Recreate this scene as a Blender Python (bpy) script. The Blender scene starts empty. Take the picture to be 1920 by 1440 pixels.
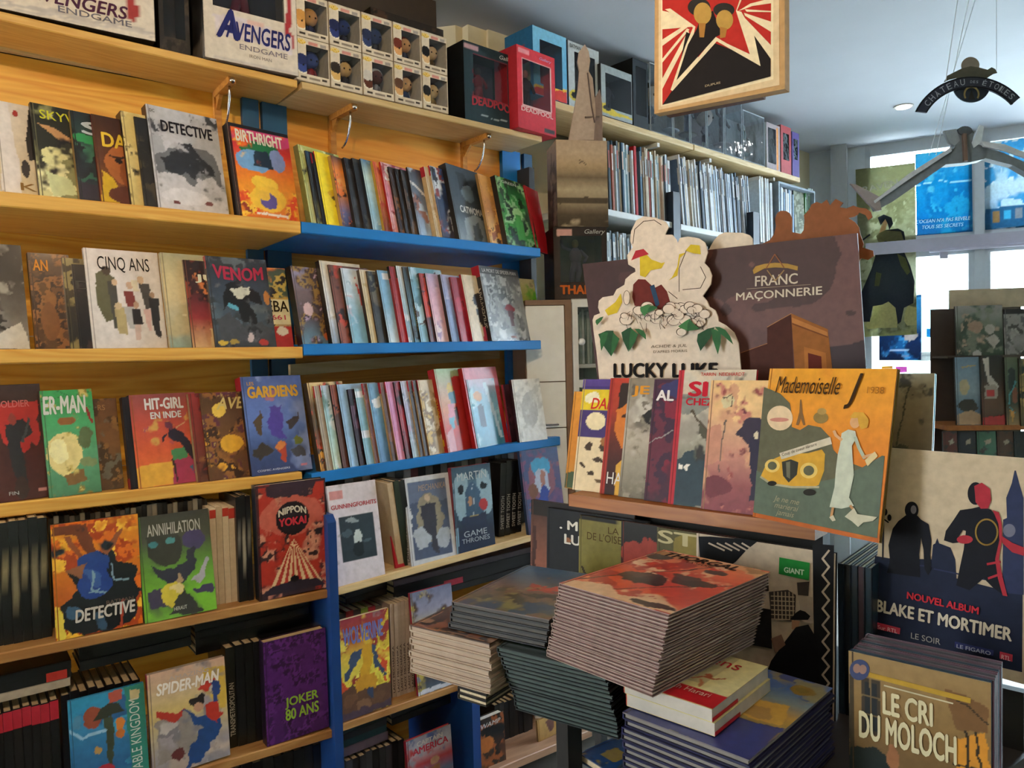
import bpy, math, random, zlib
import numpy as np
from math import sin, cos, radians as rad
random.seed(4)
sc = bpy.context.scene
# ------------------------------------------------------------------ camera
FP = 1406.3
PITCH, ROLL = rad(2.093), rad(-1.4065)
C = np.array([0, 0, 1.55])
Fv = np.array([0, cos(PITCH), -sin(PITCH)]); R0 = np.array([1., 0, 0]); U0 = np.cross(R0, Fv)
Rv = cos(ROLL)*R0 + sin(ROLL)*U0; Uv = -sin(ROLL)*R0 + cos(ROLL)*U0
from mathutils import Matrix, Vector
cd = bpy.data.cameras.new('camera'); cam = bpy.data.objects.new('camera', cd); sc.collection.objects.link(cam)
cd.sensor_width = 36; cd.lens = FP/1920*36; cd.clip_start = .05
M = Matrix.Identity(4)
for i in range(3):
    M[i][0] = Rv[i]; M[i][1] = Uv[i]; M[i][2] = -Fv[i]; M[i][3] = C[i]
cam.matrix_world = M
sc.camera = cam
# ------------------------------------------------------------------ sky, lamps, exposure
wd = bpy.data.worlds.new('sky'); sc.world = wd; wd.use_nodes = True
bg = wd.node_tree.nodes['Background']; bg.inputs[0].default_value = (.86, .93, 1, 1); bg.inputs[1].default_value = 34
vs = sc.view_settings
vs.view_transform = 'Standard'; vs.look = 'None'; vs.exposure = -0.06; vs.gamma = 1; vs.use_curve_mapping = False
def spot(x, y, power, ang=95, tgt=None, r=.04, col=(1, .70, .42)):
    l = bpy.data.lights.new('downlight_beam', 'SPOT'); l.energy = power; l.color = col
    l.spot_size = rad(ang); l.spot_blend = .6; l.shadow_soft_size = r
    o = bpy.data.objects.new('downlight_beam', l); sc.collection.objects.link(o); o.location = (x, y, 2.96)
    if tgt:
        o.rotation_euler = (Vector(tgt)-Vector((x, y, 2.96))).to_track_quat('-Z', 'Y').to_euler()
    return o
LAMPS = [(-.15, -.10, 108, (-1.1, 2.1, 2.35)), (.40, .95, 15, (-.4, 2.6, 1.7)), (.15, -.45, 15, (.9, 1.6, 1.2))]
for x, y, p, t in LAMPS: spot(x, y, p, 96 if p > 50 else 140, t)
# ------------------------------------------------------------------ geometry helpers
def A(*v): return np.array(v, float)
def ray(x, y): return Fv + Rv*(x-960)/FP - Uv*(y-720)/FP
def proj(P):
    v = np.asarray(P)-C; w = v@Fv
    return (960+FP*(v@Rv)/w, 720-FP*(v@Uv)/w)
class Plane:
    def __init__(s, P, th, off=0):
        t = rad(th); s.u = A(sin(t), cos(t), 0); s.n = A(cos(t), -sin(t), 0); s.P = A(P[0], P[1], 0)+off*s.n
    def hit(s, x, y, off=0):
        d = ray(x, y); t = ((s.P+off*s.n-C)@s.n)/(d@s.n); return C+t*d
def zhit(x, y, z):
    d = ray(x, y); return C+d*(z-C[2])/d[2]
def nrm(v): return v/np.linalg.norm(v)
Z = A(0, 0, 1)
d = ray(350, 400)
PL = Plane(C+d*2.05/d[1], 53)
J = PL.hit(567, 650); PR = Plane(J, 49.5)
PLl = Plane(PL.P, 53, .1); J2 = PLl.hit(625, 1000); PRl = Plane(J2, 49.5)
PT = Plane(PL.P, 53, -.19); JT = PT.hit(562, 150); PTr = Plane(JT, 49.5)
d = ray(1145, 388); PB = Plane(C+d*3.5/d[1], 47)
PD = Plane(C+ray(1240, 945)*1.76, 131)
PW = Plane(A(2.82, 5.34, 0), 117)
PK = Plane(A(.2, 2.95, 0), 80)
# ------------------------------------------------------------------ colour
def hx(s):
    if len(s) == 3: s = ''.join(c*2 for c in s)
    c = np.array([int(s[i:i+2], 16)/255 for i in (0, 2, 4)])
    return np.where(c <= .04045, c/12.92, ((c+.055)/1.055)**2.4)
# ------------------------------------------------------------------ materials
MATS = {}
def newmat(n):
    m = bpy.data.materials.new(n); m.use_nodes = True
    return m, m.node_tree.nodes, m.node_tree.links, m.node_tree.nodes['Principled BSDF']
def plain(n, col, rough=.5, metal=0, noise=.12, scale=30, spec=.5, bump=0, alpha=1, trans=0):
    if n in MATS: return MATS[n]
    m, N, L, b = newmat(n); c = hx(col)
    b.inputs['Roughness'].default_value = rough; b.inputs['Metallic'].default_value = metal
    b.inputs['Specular IOR Level'].default_value = spec
    tc = N.new('ShaderNodeTexCoord'); nt = N.new('ShaderNodeTexNoise'); nt.inputs['Scale'].default_value = scale
    nt.inputs['Detail'].default_value = 3
    L.new(tc.outputs['Object'], nt.inputs['Vector'])
    r = N.new('ShaderNodeValToRGB')
    r.color_ramp.elements[0].position = .3; r.color_ramp.elements[1].position = .7
    r.color_ramp.elements[0].color = (*(c*(1-noise)), 1); r.color_ramp.elements[1].color = (*np.minimum(c*(1+noise), 1), 1)
    L.new(nt.outputs['Fac'], r.inputs[0]); L.new(r.outputs[0], b.inputs['Base Color'])
    if bump:
        bp = N.new('ShaderNodeBump'); bp.inputs['Strength'].default_value = bump; bp.inputs['Distance'].default_value = .002
        L.new(nt.outputs['Fac'], bp.inputs['Height']); L.new(bp.outputs[0], b.inputs['Normal'])
    MATS[n] = m; return m
def wood(n, c1, c2, ang, rough=.45, fine=1):
    m, N, L, b = newmat(n); b.inputs['Roughness'].default_value = rough
    tc = N.new('ShaderNodeTexCoord'); mp = N.new('ShaderNodeMapping')
    mp.vector_type = 'TEXTURE'
    mp.inputs['Rotation'].default_value = (0, 0, rad(90-ang)); mp.inputs['Scale'].default_value = (1.0, .09, .09)
    L.new(tc.outputs['Object'], mp.inputs['Vector'])
    nt = N.new('ShaderNodeTexNoise'); nt.inputs['Scale'].default_value = 1.6*fine; nt.inputs['Detail'].default_value = 2
    nt.inputs['Distortion'].default_value = .4
    L.new(mp.outputs[0], nt.inputs['Vector'])
    mu = N.new('ShaderNodeMath'); mu.operation = 'MULTIPLY'; mu.inputs[1].default_value = 14
    fr = N.new('ShaderNodeMath'); fr.operation = 'PINGPONG'; fr.inputs[1].default_value = 1
    L.new(nt.outputs['Fac'], mu.inputs[0]); L.new(mu.outputs[0], fr.inputs[0])
    r = N.new('ShaderNodeValToRGB'); r.color_ramp.elements[0].color = (*hx(c1), 1); r.color_ramp.elements[1].color = (*hx(c2), 1)
    L.new(fr.outputs[0], r.inputs[0])
    n2 = N.new('ShaderNodeTexNoise'); n2.inputs['Scale'].default_value = 18; n2.inputs['Detail'].default_value = 3
    L.new(mp.outputs[0], n2.inputs['Vector'])
    mx = N.new('ShaderNodeMix'); mx.data_type = 'RGBA'; mx.blend_type = 'MULTIPLY'; mx.inputs[0].default_value = .22
    L.new(r.outputs[0], mx.inputs[6]); L.new(n2.outputs['Color'], mx.inputs[7])
    hs = N.new('ShaderNodeRGBToBW'); L.new(n2.outputs['Color'], hs.inputs[0])
    L.new(hs.outputs[0], mx.inputs[7]); L.new(mx.outputs[2], b.inputs['Base Color'])
    bp = N.new('ShaderNodeBump'); bp.inputs['Strength'].default_value = .15; bp.inputs['Distance'].default_value = .001
    L.new(n2.outputs['Fac'], bp.inputs['Height']); L.new(bp.outputs[0], b.inputs['Normal'])
    return m
def printed(n, rough, coat=0, trans=0, spec=.22):
    m, N, L, b = newmat(n)
    at = N.new('ShaderNodeAttribute'); at.attribute_name = 'Col'
    tc = N.new('ShaderNodeTexCoord'); nt = N.new('ShaderNodeTexNoise'); nt.inputs['Scale'].default_value = 60; nt.inputs['Detail'].default_value = 4
    L.new(tc.outputs['Object'], nt.inputs['Vector'])
    mr = N.new('ShaderNodeMapRange'); mr.inputs[3].default_value = .75; mr.inputs[4].default_value = 1.25
    L.new(nt.outputs['Fac'], mr.inputs[0])
    mx = N.new('ShaderNodeVectorMath'); mx.operation = 'MULTIPLY'
    L.new(at.outputs['Color'], mx.inputs[0]); L.new(mr.outputs[0], mx.inputs[1]); L.new(mx.outputs[0], b.inputs['Base Color'])
    b.inputs['Roughness'].default_value = rough; b.inputs['Specular IOR Level'].default_value = spec
    n3 = N.new('ShaderNodeTexNoise'); n3.inputs['Scale'].default_value = 9; L.new(tc.outputs['Object'], n3.inputs['Vector'])
    bp = N.new('ShaderNodeBump'); bp.inputs['Strength'].default_value = .25; bp.inputs['Distance'].default_value = .004
    L.new(n3.outputs['Fac'], bp.inputs['Height']); L.new(bp.outputs[0], b.inputs['Normal'])
    b.inputs['Coat Weight'].default_value = coat; b.inputs['Coat Roughness'].default_value = .12
    if trans:
        tr = N.new('ShaderNodeBsdfTranslucent'); L.new(mx.outputs[0], tr.inputs[0])
        ms = N.new('ShaderNodeMixShader'); ms.inputs[0].default_value = trans
        L.new(b.outputs[0], ms.inputs[1]); L.new(tr.outputs[0], ms.inputs[2]); L.new(ms.outputs[0], N['Material Output'].inputs[0])
    return m
def glassmat(n, tint='ffffff', refl=.12, rough=.05):
    m, N, L, b = newmat(n)
    t = N.new('ShaderNodeBsdfTransparent'); t.inputs[0].default_value = (*hx(tint), 1)
    g = N.new('ShaderNodeBsdfGlossy'); g.inputs['Roughness'].default_value = rough
    nt = N.new('ShaderNodeTexNoise'); nt.inputs['Scale'].default_value = 14; tc = N.new('ShaderNodeTexCoord'); L.new(tc.outputs['Object'], nt.inputs['Vector'])
    bp = N.new('ShaderNodeBump'); bp.inputs['Strength'].default_value = .5 if rough > .05 else 0; bp.inputs['Distance'].default_value = .01
    L.new(nt.outputs['Fac'], bp.inputs['Height']); L.new(bp.outputs[0], g.inputs['Normal'])
    ms = N.new('ShaderNodeMixShader'); lw = N.new('ShaderNodeLayerWeight'); lw.inputs[0].default_value = refl
    mt = N.new('ShaderNodeMath'); mt.operation = 'ADD'; mt.inputs[1].default_value = refl*.4; mt.use_clamp = True
    L.new(lw.outputs['Fresnel'], mt.inputs[0]); L.new(mt.outputs[0], ms.inputs[0])
    L.new(t.outputs[0], ms.inputs[1]); L.new(g.outputs[0], ms.inputs[2]); L.new(ms.outputs[0], N['Material Output'].inputs[0])
    return m
PRINT = printed('printed_card', .5, 0)
GLOSS = printed('laminated_cover', .3, .22, spec=.35)
MATT = printed('matt_print', .6, 0, spec=.12)
PAPERPOST = printed('backlit_poster_paper', .6, 0, .6)
PAGES = plain('page_paper', 'c9b594', .8, noise=.15, scale=120)
WHITEP = plain('white_page_paper', 'd5cfc6', .8, noise=.1, scale=120)
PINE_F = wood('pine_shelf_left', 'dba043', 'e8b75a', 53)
PINE_P = wood('pine_panel', 'e09a28', 'f4bc48', 53, fine=.6)
PINE_PR = wood('pine_panel_right', 'dc8c28', 'eca540', 49.5, fine=.6)
PINE_PALE = wood('pale_pine', 'cfae78', 'e0c592', 50)
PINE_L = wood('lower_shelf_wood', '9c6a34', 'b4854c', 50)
LEDGE = wood('orange_ledge_wood', '96561c', 'a8662a', 131)
BLUE = plain('blue_paint', '0f74c0', .42, noise=.08, scale=8)
BLUED = plain('dark_blue_paint', '1c4f74', .45, noise=.08, scale=8)
NAVY = plain('navy_paint', '123a78', .4, noise=.08, scale=8)
PLASTIC = glassmat('clear_plastic', 'f6f9fc', .10, .08)
GLASS = glassmat('window_glass', 'f4fbff', .06, .02)
METAL = plain('bright_metal', 'b8b8b8', .25, 1)
WHITE = plain('white_paint', 'd2d4d2', .5, noise=.04)
CEIL = plain('ceiling_plaster', 'b9bcc2', .8, noise=.03, scale=3)
WALLM = plain('cream_wall', 'cfc6a8', .8, noise=.04, scale=4)
DARKM = plain('dark_board', '1c1a18', .6)
BLACK = plain('black_paint', '17181c', .4)
TEXTM = {}
def txm(col):
    return plain('ink_'+col, col, .6, noise=.04, spec=.08)
# ------------------------------------------------------------------ meshes
class MB:
    def __init__(s, org=None): s.v = []; s.f = []; s.c = []; s.o = np.zeros(3) if org is None else np.asarray(org, float)
    def box(s, O, ax, ay, az, col='888'):
        """box spanned by three vectors from corner O"""
        b = len(s.v); O = np.asarray(O, float)-s.o
        c = hx(col) if isinstance(col, str) else col
        for k in (0, 1):
            for j in (0, 1):
                for i in (0, 1): s.v.append(O+ax*i+ay*j+az*k); s.c.append(c)
        fs = [(0, 2, 3, 1), (4, 5, 7, 6), (0, 1, 5, 4), (2, 6, 7, 3), (0, 4, 6, 2), (1, 3, 7, 5)]
        if np.cross(ax, ay)@az < 0: fs = [f[::-1] for f in fs]
        s.f += [tuple(b+i for i in f) for f in fs]
    def grid(s, O, ax, ay, img):
        """img[row(top..bottom), col]; O lower left corner"""
        ny, nx = img.shape[:2]; b = len(s.v); O = np.asarray(O, float)-s.o
        for j in range(ny):
            for i in range(nx): s.v.append(O+ax*(i/(nx-1))+ay*(1-j/(ny-1))); s.c.append(img[j, i])
        for j in range(ny-1):
            for i in range(nx-1):
                q = b+j*nx+i; s.f.append((q+nx, q+nx+1, q+1, q))
    def prism(s, pts, dv, col='888'):
        b = len(s.v); n = len(pts); c = hx(col) if isinstance(col, str) else col
        for k in (0, 1):
            for p in pts: s.v.append(np.asarray(p, float)-s.o+dv*k); s.c.append(c)
        s.f.append(tuple(range(b, b+n))[::-1]); s.f.append(tuple(range(b+n, b+2*n)))
        for i in range(n):
            j = (i+1) % n; s.f.append((b+i, b+j, b+n+j, b+n+i))
    def tube(s, pts, r, col='888', n=8, caps=True):
        c = hx(col) if isinstance(col, str) else col
        pts = [np.asarray(p, float)-s.o for p in pts]; rs = r if isinstance(r, (list, tuple)) else [r]*len(pts)
        b = len(s.v)
        for i, p in enumerate(pts):
            t = nrm(pts[min(i+1, len(pts)-1)]-pts[max(i-1, 0)]); a = nrm(np.cross(t, A(.3, .2, .93) if abs(t[2]) < .9 else A(1, .1, 0))); bb = np.cross(t, a)
            for k in range(n):
                an = 2*math.pi*k/n; s.v.append(p+(a*cos(an)+bb*sin(an))*rs[i]); s.c.append(c)
        for i in range(len(pts)-1):
            for k in range(n):
                k2 = (k+1) % n; s.f.append((b+i*n+k, b+i*n+k2, b+(i+1)*n+k2, b+(i+1)*n+k))
        if caps:
            s.f.append(tuple(b+k for k in range(n))[::-1]); s.f.append(tuple(b+(len(pts)-1)*n+k for k in range(n)))
    def ball(s, P, rx, ry, rz, col, ax=None, n=10, m=8):
        c = hx(col) if isinstance(col, str) else col
        X, Y, Zz = ax if ax is not None else (A(1, 0, 0), A(0, 1, 0), Z)
        b = len(s.v); P = np.asarray(P, float)-s.o
        for j in range(m+1):
            th = math.pi*j/m
            for i in range(n):
                ph = 2*math.pi*i/n; s.v.append(P+X*rx*sin(th)*cos(ph)+Y*ry*sin(th)*sin(ph)+Zz*rz*cos(th)); s.c.append(c)
        for j in range(m):
            for i in range(n):
                i2 = (i+1) % n; s.f.append((b+j*n+i, b+(j+1)*n+i, b+(j+1)*n+i2, b+j*n+i2))
    def build(s, name, mat, parent=None, smooth=False):
        me = bpy.data.meshes.new(name); me.from_pydata([tuple(v) for v in s.v], [], s.f)
        ca = me.color_attributes.new('Col', 'FLOAT_COLOR', 'POINT')
        arr = np.ones((len(s.v), 4), np.float32); arr[:, :3] = np.array(s.c, np.float32)
        ca.data.foreach_set('color', arr.ravel())
        me.materials.append(mat)
        if smooth: me.polygons.foreach_set('use_smooth', [True]*len(me.polygons))
        o = bpy.data.objects.new(name, me); sc.collection.objects.link(o)
        if parent is not None: o.parent = parent
        else: o.location = s.o
        return o
def tag(o, label, cat, group=None):
    o['label'] = label; o['category'] = cat
    if group: o['group'] = group
    return o
def struct(o): o['kind'] = 'structure'; return o
def empty(name, loc, label=None, cat=None, group=None):
    o = bpy.data.objects.new(name, None); sc.collection.objects.link(o); o.location = loc; o.empty_display_size = .05
    if label: tag(o, label, cat, group)
    return o
# ------------------------------------------------------------------ painted artwork
_rng = np.random.RandomState(7); LAT = _rng.rand(64, 64)
def vnoise(x, y):
    xi = np.floor(x).astype(int); yi = np.floor(y).astype(int); fx = x-xi; fy = y-yi
    fx = fx*fx*(3-2*fx); fy = fy*fy*(3-2*fy)
    g = lambda a, b: LAT[a % 64, b % 64]
    return (g(xi, yi)*(1-fx)+g(xi+1, yi)*fx)*(1-fy)+(g(xi, yi+1)*(1-fx)+g(xi+1, yi+1)*fx)*fy
def fbm(x, y, o=4):
    t = 0; a = .5; w = 0
    for i in range(o):
        t = t+a*vnoise(x*2**i+i*7.3, y*2**i+i*3.1); w += a; a *= .55
    return np.clip((t/w-.5)*1.7+.5, 0, 1)
def inpoly(u, v, P):
    r = np.zeros(u.shape, bool); n = len(P)
    for i in range(n):
        x1, y1 = P[i]; x2, y2 = P[(i+1) % n]
        if y1 == y2: continue
        c = (v >= min(y1, y2)) & (v < max(y1, y2)); r ^= c & (u < (v-y1)*(x2-x1)/(y2-y1)+x1)
    return r
def paint(ops, nx, ny, asp, seed=0, wob=.02):
    v, u = np.mgrid[0:1:ny*1j, 0:1:nx*1j]
    sx = (seed*13.7) % 50; sy = (seed*7.9) % 50
    img = np.zeros((ny, nx, 3))
    for op in ops.split(';'):
        t = op.split()
        if not t: continue
        k = t[0]
        if k == 'W': wob = float(t[1]); continue
        uu = u+(fbm(u*6+sx, v*6*asp+sy, 3)-.5)*2*wob; vv = v+(fbm(u*6+sy+9, v*6*asp+sx+5, 3)-.5)*2*wob/asp
        if k == 'G':
            cs = [hx(c) for c in t[1:]]; q = v*(len(cs)-1)
            if len(cs) == 1: img[:] = cs[0]; continue
            i = np.clip(q.astype(int), 0, len(cs)-2); f = (q-i)[..., None]; cs = np.array(cs); img = cs[i]*(1-f)+cs[i+1]*f
        elif k == 'N':   # N scale amount c c c : blotches of a palette laid over
            s = float(t[1]); am = float(t[2]); cs = np.array([hx(c) for c in t[3:]])
            n = fbm(u*s+sx, v*s*asp+sy)*(len(cs)-.001); i = n.astype(int); i = np.clip(i, 0, len(cs)-1)
            m = np.clip((fbm(u*s*.7+sy+3, v*s*.7*asp+sx+1)-(1-am))*6+.5, 0, 1)[..., None]; img = img*(1-m)+cs[i]*m
        elif k == 'E':
            c = hx(t[1]); a, b, rx, ry = map(float, t[2:6]); m = ((uu-a)/rx)**2+((vv-b)/ry)**2 < 1; img[m] = c
        elif k == 'R':
            c = hx(t[1]); a, b, x1, y1 = map(float, t[2:6]); m = (u >= a) & (u <= x1) & (v >= b) & (v <= y1); img[m] = c
        elif k == 'P':
            c = hx(t[1]); q = list(map(float, t[2:])); img[inpoly(uu, vv, list(zip(q[::2], q[1::2])))] = c
        elif k == 'L':
            c = hx(t[1]); w = float(t[2]); q = list(map(float, t[3:])); P = list(zip(q[::2], q[1::2]))
            for (x1, y1), (x2, y2) in zip(P, P[1:]):
                dx, dy = x2-x1, (y2-y1)*asp; l2 = dx*dx+dy*dy+1e-9
                tt = np.clip(((uu-x1)*dx+(vv-y1)*asp*dy)/l2, 0, 1); m = ((uu-x1-tt*dx)**2+((vv-y1)*asp-tt*dy)**2) < w*w
                img[m] = c
    return img
def mix(c, d, f): return hx(c)*(1-f)+hx(d)*f if isinstance(c, str) else c*(1-f)+d*f
# ------------------------------------------------------------------ lettering
TQ = []
def letter(name, s, O, ax, ay, nrmv, W, H, box, col, parent, rot=0, off=.0012, bold=.012, shear=0, arc=0):
    """lettering s laid on the face (O lower left, unit ax, ay) in box u0,v0,u1,v1 (v from the top)"""
    u0, v0, u1, v1 = box
    TQ.append(dict(name=name, s=s, O=np.asarray(O)+ax*W*u0+ay*H*(1-v1), ax=ax, ay=ay, n=nrmv, w=W*(u1-u0), h=H*(v1-v0), col=col, parent=parent, rot=rot, off=off, bold=bold, shear=shear, arc=arc))
def flush_letters():
    tmp = {}
    for q in TQ:
        k = (q['s'], q['shear'])
        if k in tmp: continue
        cu = bpy.data.curves.new('lettering', 'FONT'); cu.body = q['s']; cu.resolution_u = 3; cu.shear = q['shear']; cu.align_x = 'CENTER'; cu.space_line = .85
        o = bpy.data.objects.new('lettering', cu); sc.collection.objects.link(o); tmp[k] = o
    bpy.context.view_layer.update(); dg = bpy.context.evaluated_depsgraph_get()
    geo = {}
    for k, o in tmp.items():
        me = bpy.data.meshes.new_from_object(o.evaluated_get(dg))
        v = np.zeros(len(me.vertices)*3); me.vertices.foreach_get('co', v); geo[k] = (v.reshape(-1, 3), [tuple(p.vertices) for p in me.polygons])
        bpy.data.meshes.remove(me)
    for o in tmp.values(): bpy.data.objects.remove(o)
    for q in TQ:
        v, f = geo[(q['s'], q['shear'])]
        if not len(v): continue
        if q['bold'] > .008:
            bb = q['bold']*.75; sh = [(0, 0), (bb, 0), (-bb, 0), (0, bb*.7), (0, -bb*.7)]; n0 = len(v)
            f = [tuple(i+n0*k for i in t) for k in range(5) for t in f]; v = np.concatenate([v+np.array([a, c, k*.0008]) for k, (a, c) in enumerate(sh)])
        lo = v.min(0); lift = v[:, 2]*.02; sz = np.maximum(v.max(0)-lo, 1e-6); p = (v-lo)/sz
        x, y = p[:, 0], p[:, 1]
        if q['arc']: y = y*(1-abs(q['arc']))+ (q['arc']*(1-(2*x-1)**2) if q['arc'] > 0 else -q['arc']*(2*x-1)**2)
        if q['rot'] == 90: x, y = 1-y, x
        elif q['rot'] == -90: x, y = y, 1-x
        P = q['O'][None]+np.outer(x*q['w'], q['ax'])+np.outer(y*q['h'], q['ay'])+q['n'][None]*q['off']+np.outer(lift, q['n'])*2
        po = np.array(q['parent'].location) if q['parent'] is not None else np.zeros(3)
        if q['parent'] is not None and q['parent'].parent is not None: po = np.array(q['parent'].parent.location)
        b = MB(); b.v = [r for r in P-po]; b.f = f; b.c = [hx(q['col'])]*len(P)
        b.build(q['name'], txm(q['col']), q['parent'])
# ------------------------------------------------------------------ books
SEEDN = [0]
def book(name, label, P, w, h, m, W, H, T, art='G 888', spine='222', back=None, hard=True, texts=(), stexts=(), group=None, cat='book', mat=None, pages=None, cell=2.0, sart=None, stop=None, edge=None):
    """P: lower corner of the front cover at the spine edge. w,h,m unit axes (width, up, cover normal)"""
    P = np.asarray(P, float); SEEDN[0] += 1
    b = MB(P); T = max(T, .004); bt = min(.0024, T*.19) if hard else .0007
    x0, y0 = proj(P); x1, y1 = proj(P+w*W); x2, y2 = proj(P+h*H)
    nx = int(np.clip(math.hypot(x1-x0, y1-y0)/cell, 3, 170)); ny = int(np.clip(math.hypot(x2-x0, y2-y0)/cell, 4, 200))
    img = paint(art, nx, ny, H/W, SEEDN[0])
    sp = hx(spine); bk = hx(back) if back else sp
    b.grid(P, w*W, h*H, img)
    b.box(P-m*bt, w*W, h*H, m*bt*.98, hx(edge) if edge else img.reshape(-1, 3).mean(0)*.8)
    b.box(P-m*T, w*W, h*H, m*bt, bk)
    ov = min(.0016, T*.2)
    if sart:
        b.box(P-m*(T-bt)+w*.0002, w*bt, h*H, m*(T-2*bt), sp)
        b.grid(P-m*T-w*.0004, m*T, h*H, paint(sart, 4, max(6, ny), H/max(T, .01), SEEDN[0]))
    else:
        b.box(P-m*(T-bt*.5), w*bt, h*H, m*(T-bt*1.0), sp)
    if stop:   # coloured block at the head of the spine
        b.box(P-m*T+h*H*stop[1]-w*.0008, w*.0006, h*H*(stop[2]-stop[1]), m*T, stop[0])
    if hard:   # darker strip along the hinge
        b.box(P+w*.005-m*.0004, w*.0022, h*H, m*.0009, img[:, 0].mean(0)*.55)
    o = b.build(name, mat or (GLOSS if hard else PRINT))
    tag(o, label, cat, group)
    inset = .0035 if hard else .0004
    pb = MB(P); pb.box(P-m*(T-bt*1.05)+w*bt*1.3+h*inset, w*(W-bt*1.3-inset), h*(H-2*inset), m*(T-bt*2.1))
    pb.build('page_block', pages or PAGES, o)
    for t in texts:
        s, bx, col = t[:3]; kw = t[3] if len(t) > 3 else {}
        letter('cover_lettering', s, P, w, h, m, W, H, bx, col, o, **kw)
    for t in stexts:
        s, bx, col = t[:3]; letter('spine_lettering', s, P-m*T, m, h, -w, T, H, bx, col, o, rot=t[3] if len(t) > 3 else 90, off=.0016)
    return o
def line_at(a, b, x):
    lo, hi = -2., 3.
    for _ in range(50):
        t = (lo+hi)/2
        if proj(a+(b-a)*t)[0] < x: lo = t
        else: hi = t
    return a+(b-a)*lo
class Row:
    """a shelf edge in the world; books are stood on it"""
    def __init__(s, pl, seg, inset=.006):
        s.pl = pl; s.a = pl.hit(*seg[:2]); s.b = pl.hit(*seg[2:]); s.inset = inset
    def pt(s, x, inset=None):
        i = s.inset if inset is None else inset
        return line_at(s.a-s.pl.n*i, s.b-s.pl.n*i, x)+Z*.0005
def faceout(row, bl, tl, br=None, W=.17, T=.018, phi=0, alpha=None, art='G 888', spine='222', label='', name='comic_book', inset=None, lift=0, **kw):
    """book stood face-out: bl = pixel x of its lower left corner, tl = pixel of its upper left corner"""
    pl = row.pl; P = row.pt(bl, inset)+Z*lift; ph = rad(phi)
    m0 = cos(ph)*pl.n+sin(ph)*pl.u; w = cos(ph)*pl.u-sin(ph)*pl.n
    dr = ray(*tl); t = ((P-C)@w)/(dr@w); X = C+dr*t-P
    a = math.degrees(math.atan2(-X@m0, X[2]))
    al = rad(alpha if alpha is not None else min(14, max(.5, a)))
    h = cos(al)*Z-sin(al)*m0; m = cos(al)*m0+sin(al)*Z
    # height so that the top reaches the seen height
    lo, hi = .05, .8
    for _ in range(40):
        mid = (lo+hi)/2
        if proj(P+h*mid)[1] > tl[1]: lo = mid
        else: hi = mid
    H = lo
    if br is not None:
        lo, hi = .03, .6
        for _ in range(40):
            mid = (lo+hi)/2
            if proj(P+w*mid)[0] < br: lo = mid
            else: hi = mid
        W = lo
    return book(name, label, P, w, h, m, W, H, T, art=art, spine=spine, **kw)
def fan(row, items, phi, alpha=11.3, W=.165, Wlast=None):
    """overlapping books, each a little in front of the one on its left. item = (bl, tl, art, spine, label, opts)"""
    prev = None
    for it in items:
        bl, tl, art, sp, lab = it[:5]; o = dict(it[5]) if len(it) > 5 else {}
        P = row.pt(bl)
        T = .022
        if prev is not None: T = float(np.clip(np.linalg.norm(P-prev)*sin(rad(phi))*.96, .005, .032))
        if 'T' in o: T = o.pop('T')
        prev = P
        o.setdefault('W', W); al = o.pop('alpha', alpha)
        if 'br' in o: o.pop('W')
        faceout(row, bl, tl, phi=phi, alpha=al, art=art, spine=sp, label=lab, T=T, **o)
def spines(row, x0, x1, n, ytop, inset, cols, label, group, W=.16, texts=None, stop=None, lean=0, name='comic_book', sart=None, pages=None, jit=.004, hard=True, labels=None):
    """books stood spine-out between two pixels of the shelf edge; ytop = pixel y of the heads at x0"""
    pl = row.pl; a = row.pt(x0, inset); b = row.pt(x1, inset); L = np.linalg.norm(b-a); T = L/n; u = nrm(b-a)
    lo, hi = .05, .6
    for _ in range(40):
        mid = (lo+hi)/2
        if proj(a+Z*mid)[1] > ytop: lo = mid
        else: hi = mid
    H = lo
    for i in range(n):
        h = Z*cos(rad(lean))-pl.u*sin(rad(lean)); m = pl.u*cos(rad(lean))+Z*sin(rad(lean))
        Hi = H-random.random()*jit*2; Ti = T*.97
        P = a+u*T*(i+.985)-pl.n*random.random()*jit+Z*abs(sin(rad(lean)))*0
        c = cols[i % len(cols)]
        tx = texts[i % len(texts)] if texts else ()
        st = stop[i % len(stop)] if isinstance(stop, list) else stop
        book(name, labels[i] if labels else label, P, -pl.n, h, m, W, Hi, Ti, art='G %s' % c, spine=c, stexts=tx, stop=st, group=group, sart=sart[i % len(sart)] if sart else None, cell=40, hard=hard, pages=pages)
def lying(P, w, u, n, L, D, Ts, cols, label, group, stexts=None, labels=None, stop=None):
    """pile of books lying flat; spine along u facing n. P = lower front left corner"""
    z = 0
    for i, T in enumerate(Ts):
        c = cols[i % len(cols)]; s = random.random()*.01
        # cover up: m = Z ; width axis = -n ; height axis along u  => (-n) x h = Z -> h = -u
        Pp = P+Z*(z+T)+u*(L-s)-n*random.random()*.006
        o = book('comic_book', labels[i] if labels else label, Pp, -n, -u, Z, D, L-s, T*.98, art='G %s' % c, spine=c, cell=60, group=group, stop=stop[i] if stop else None,
                 stexts=stexts[i] if stexts and i < len(stexts) else ())
        z += T
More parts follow.
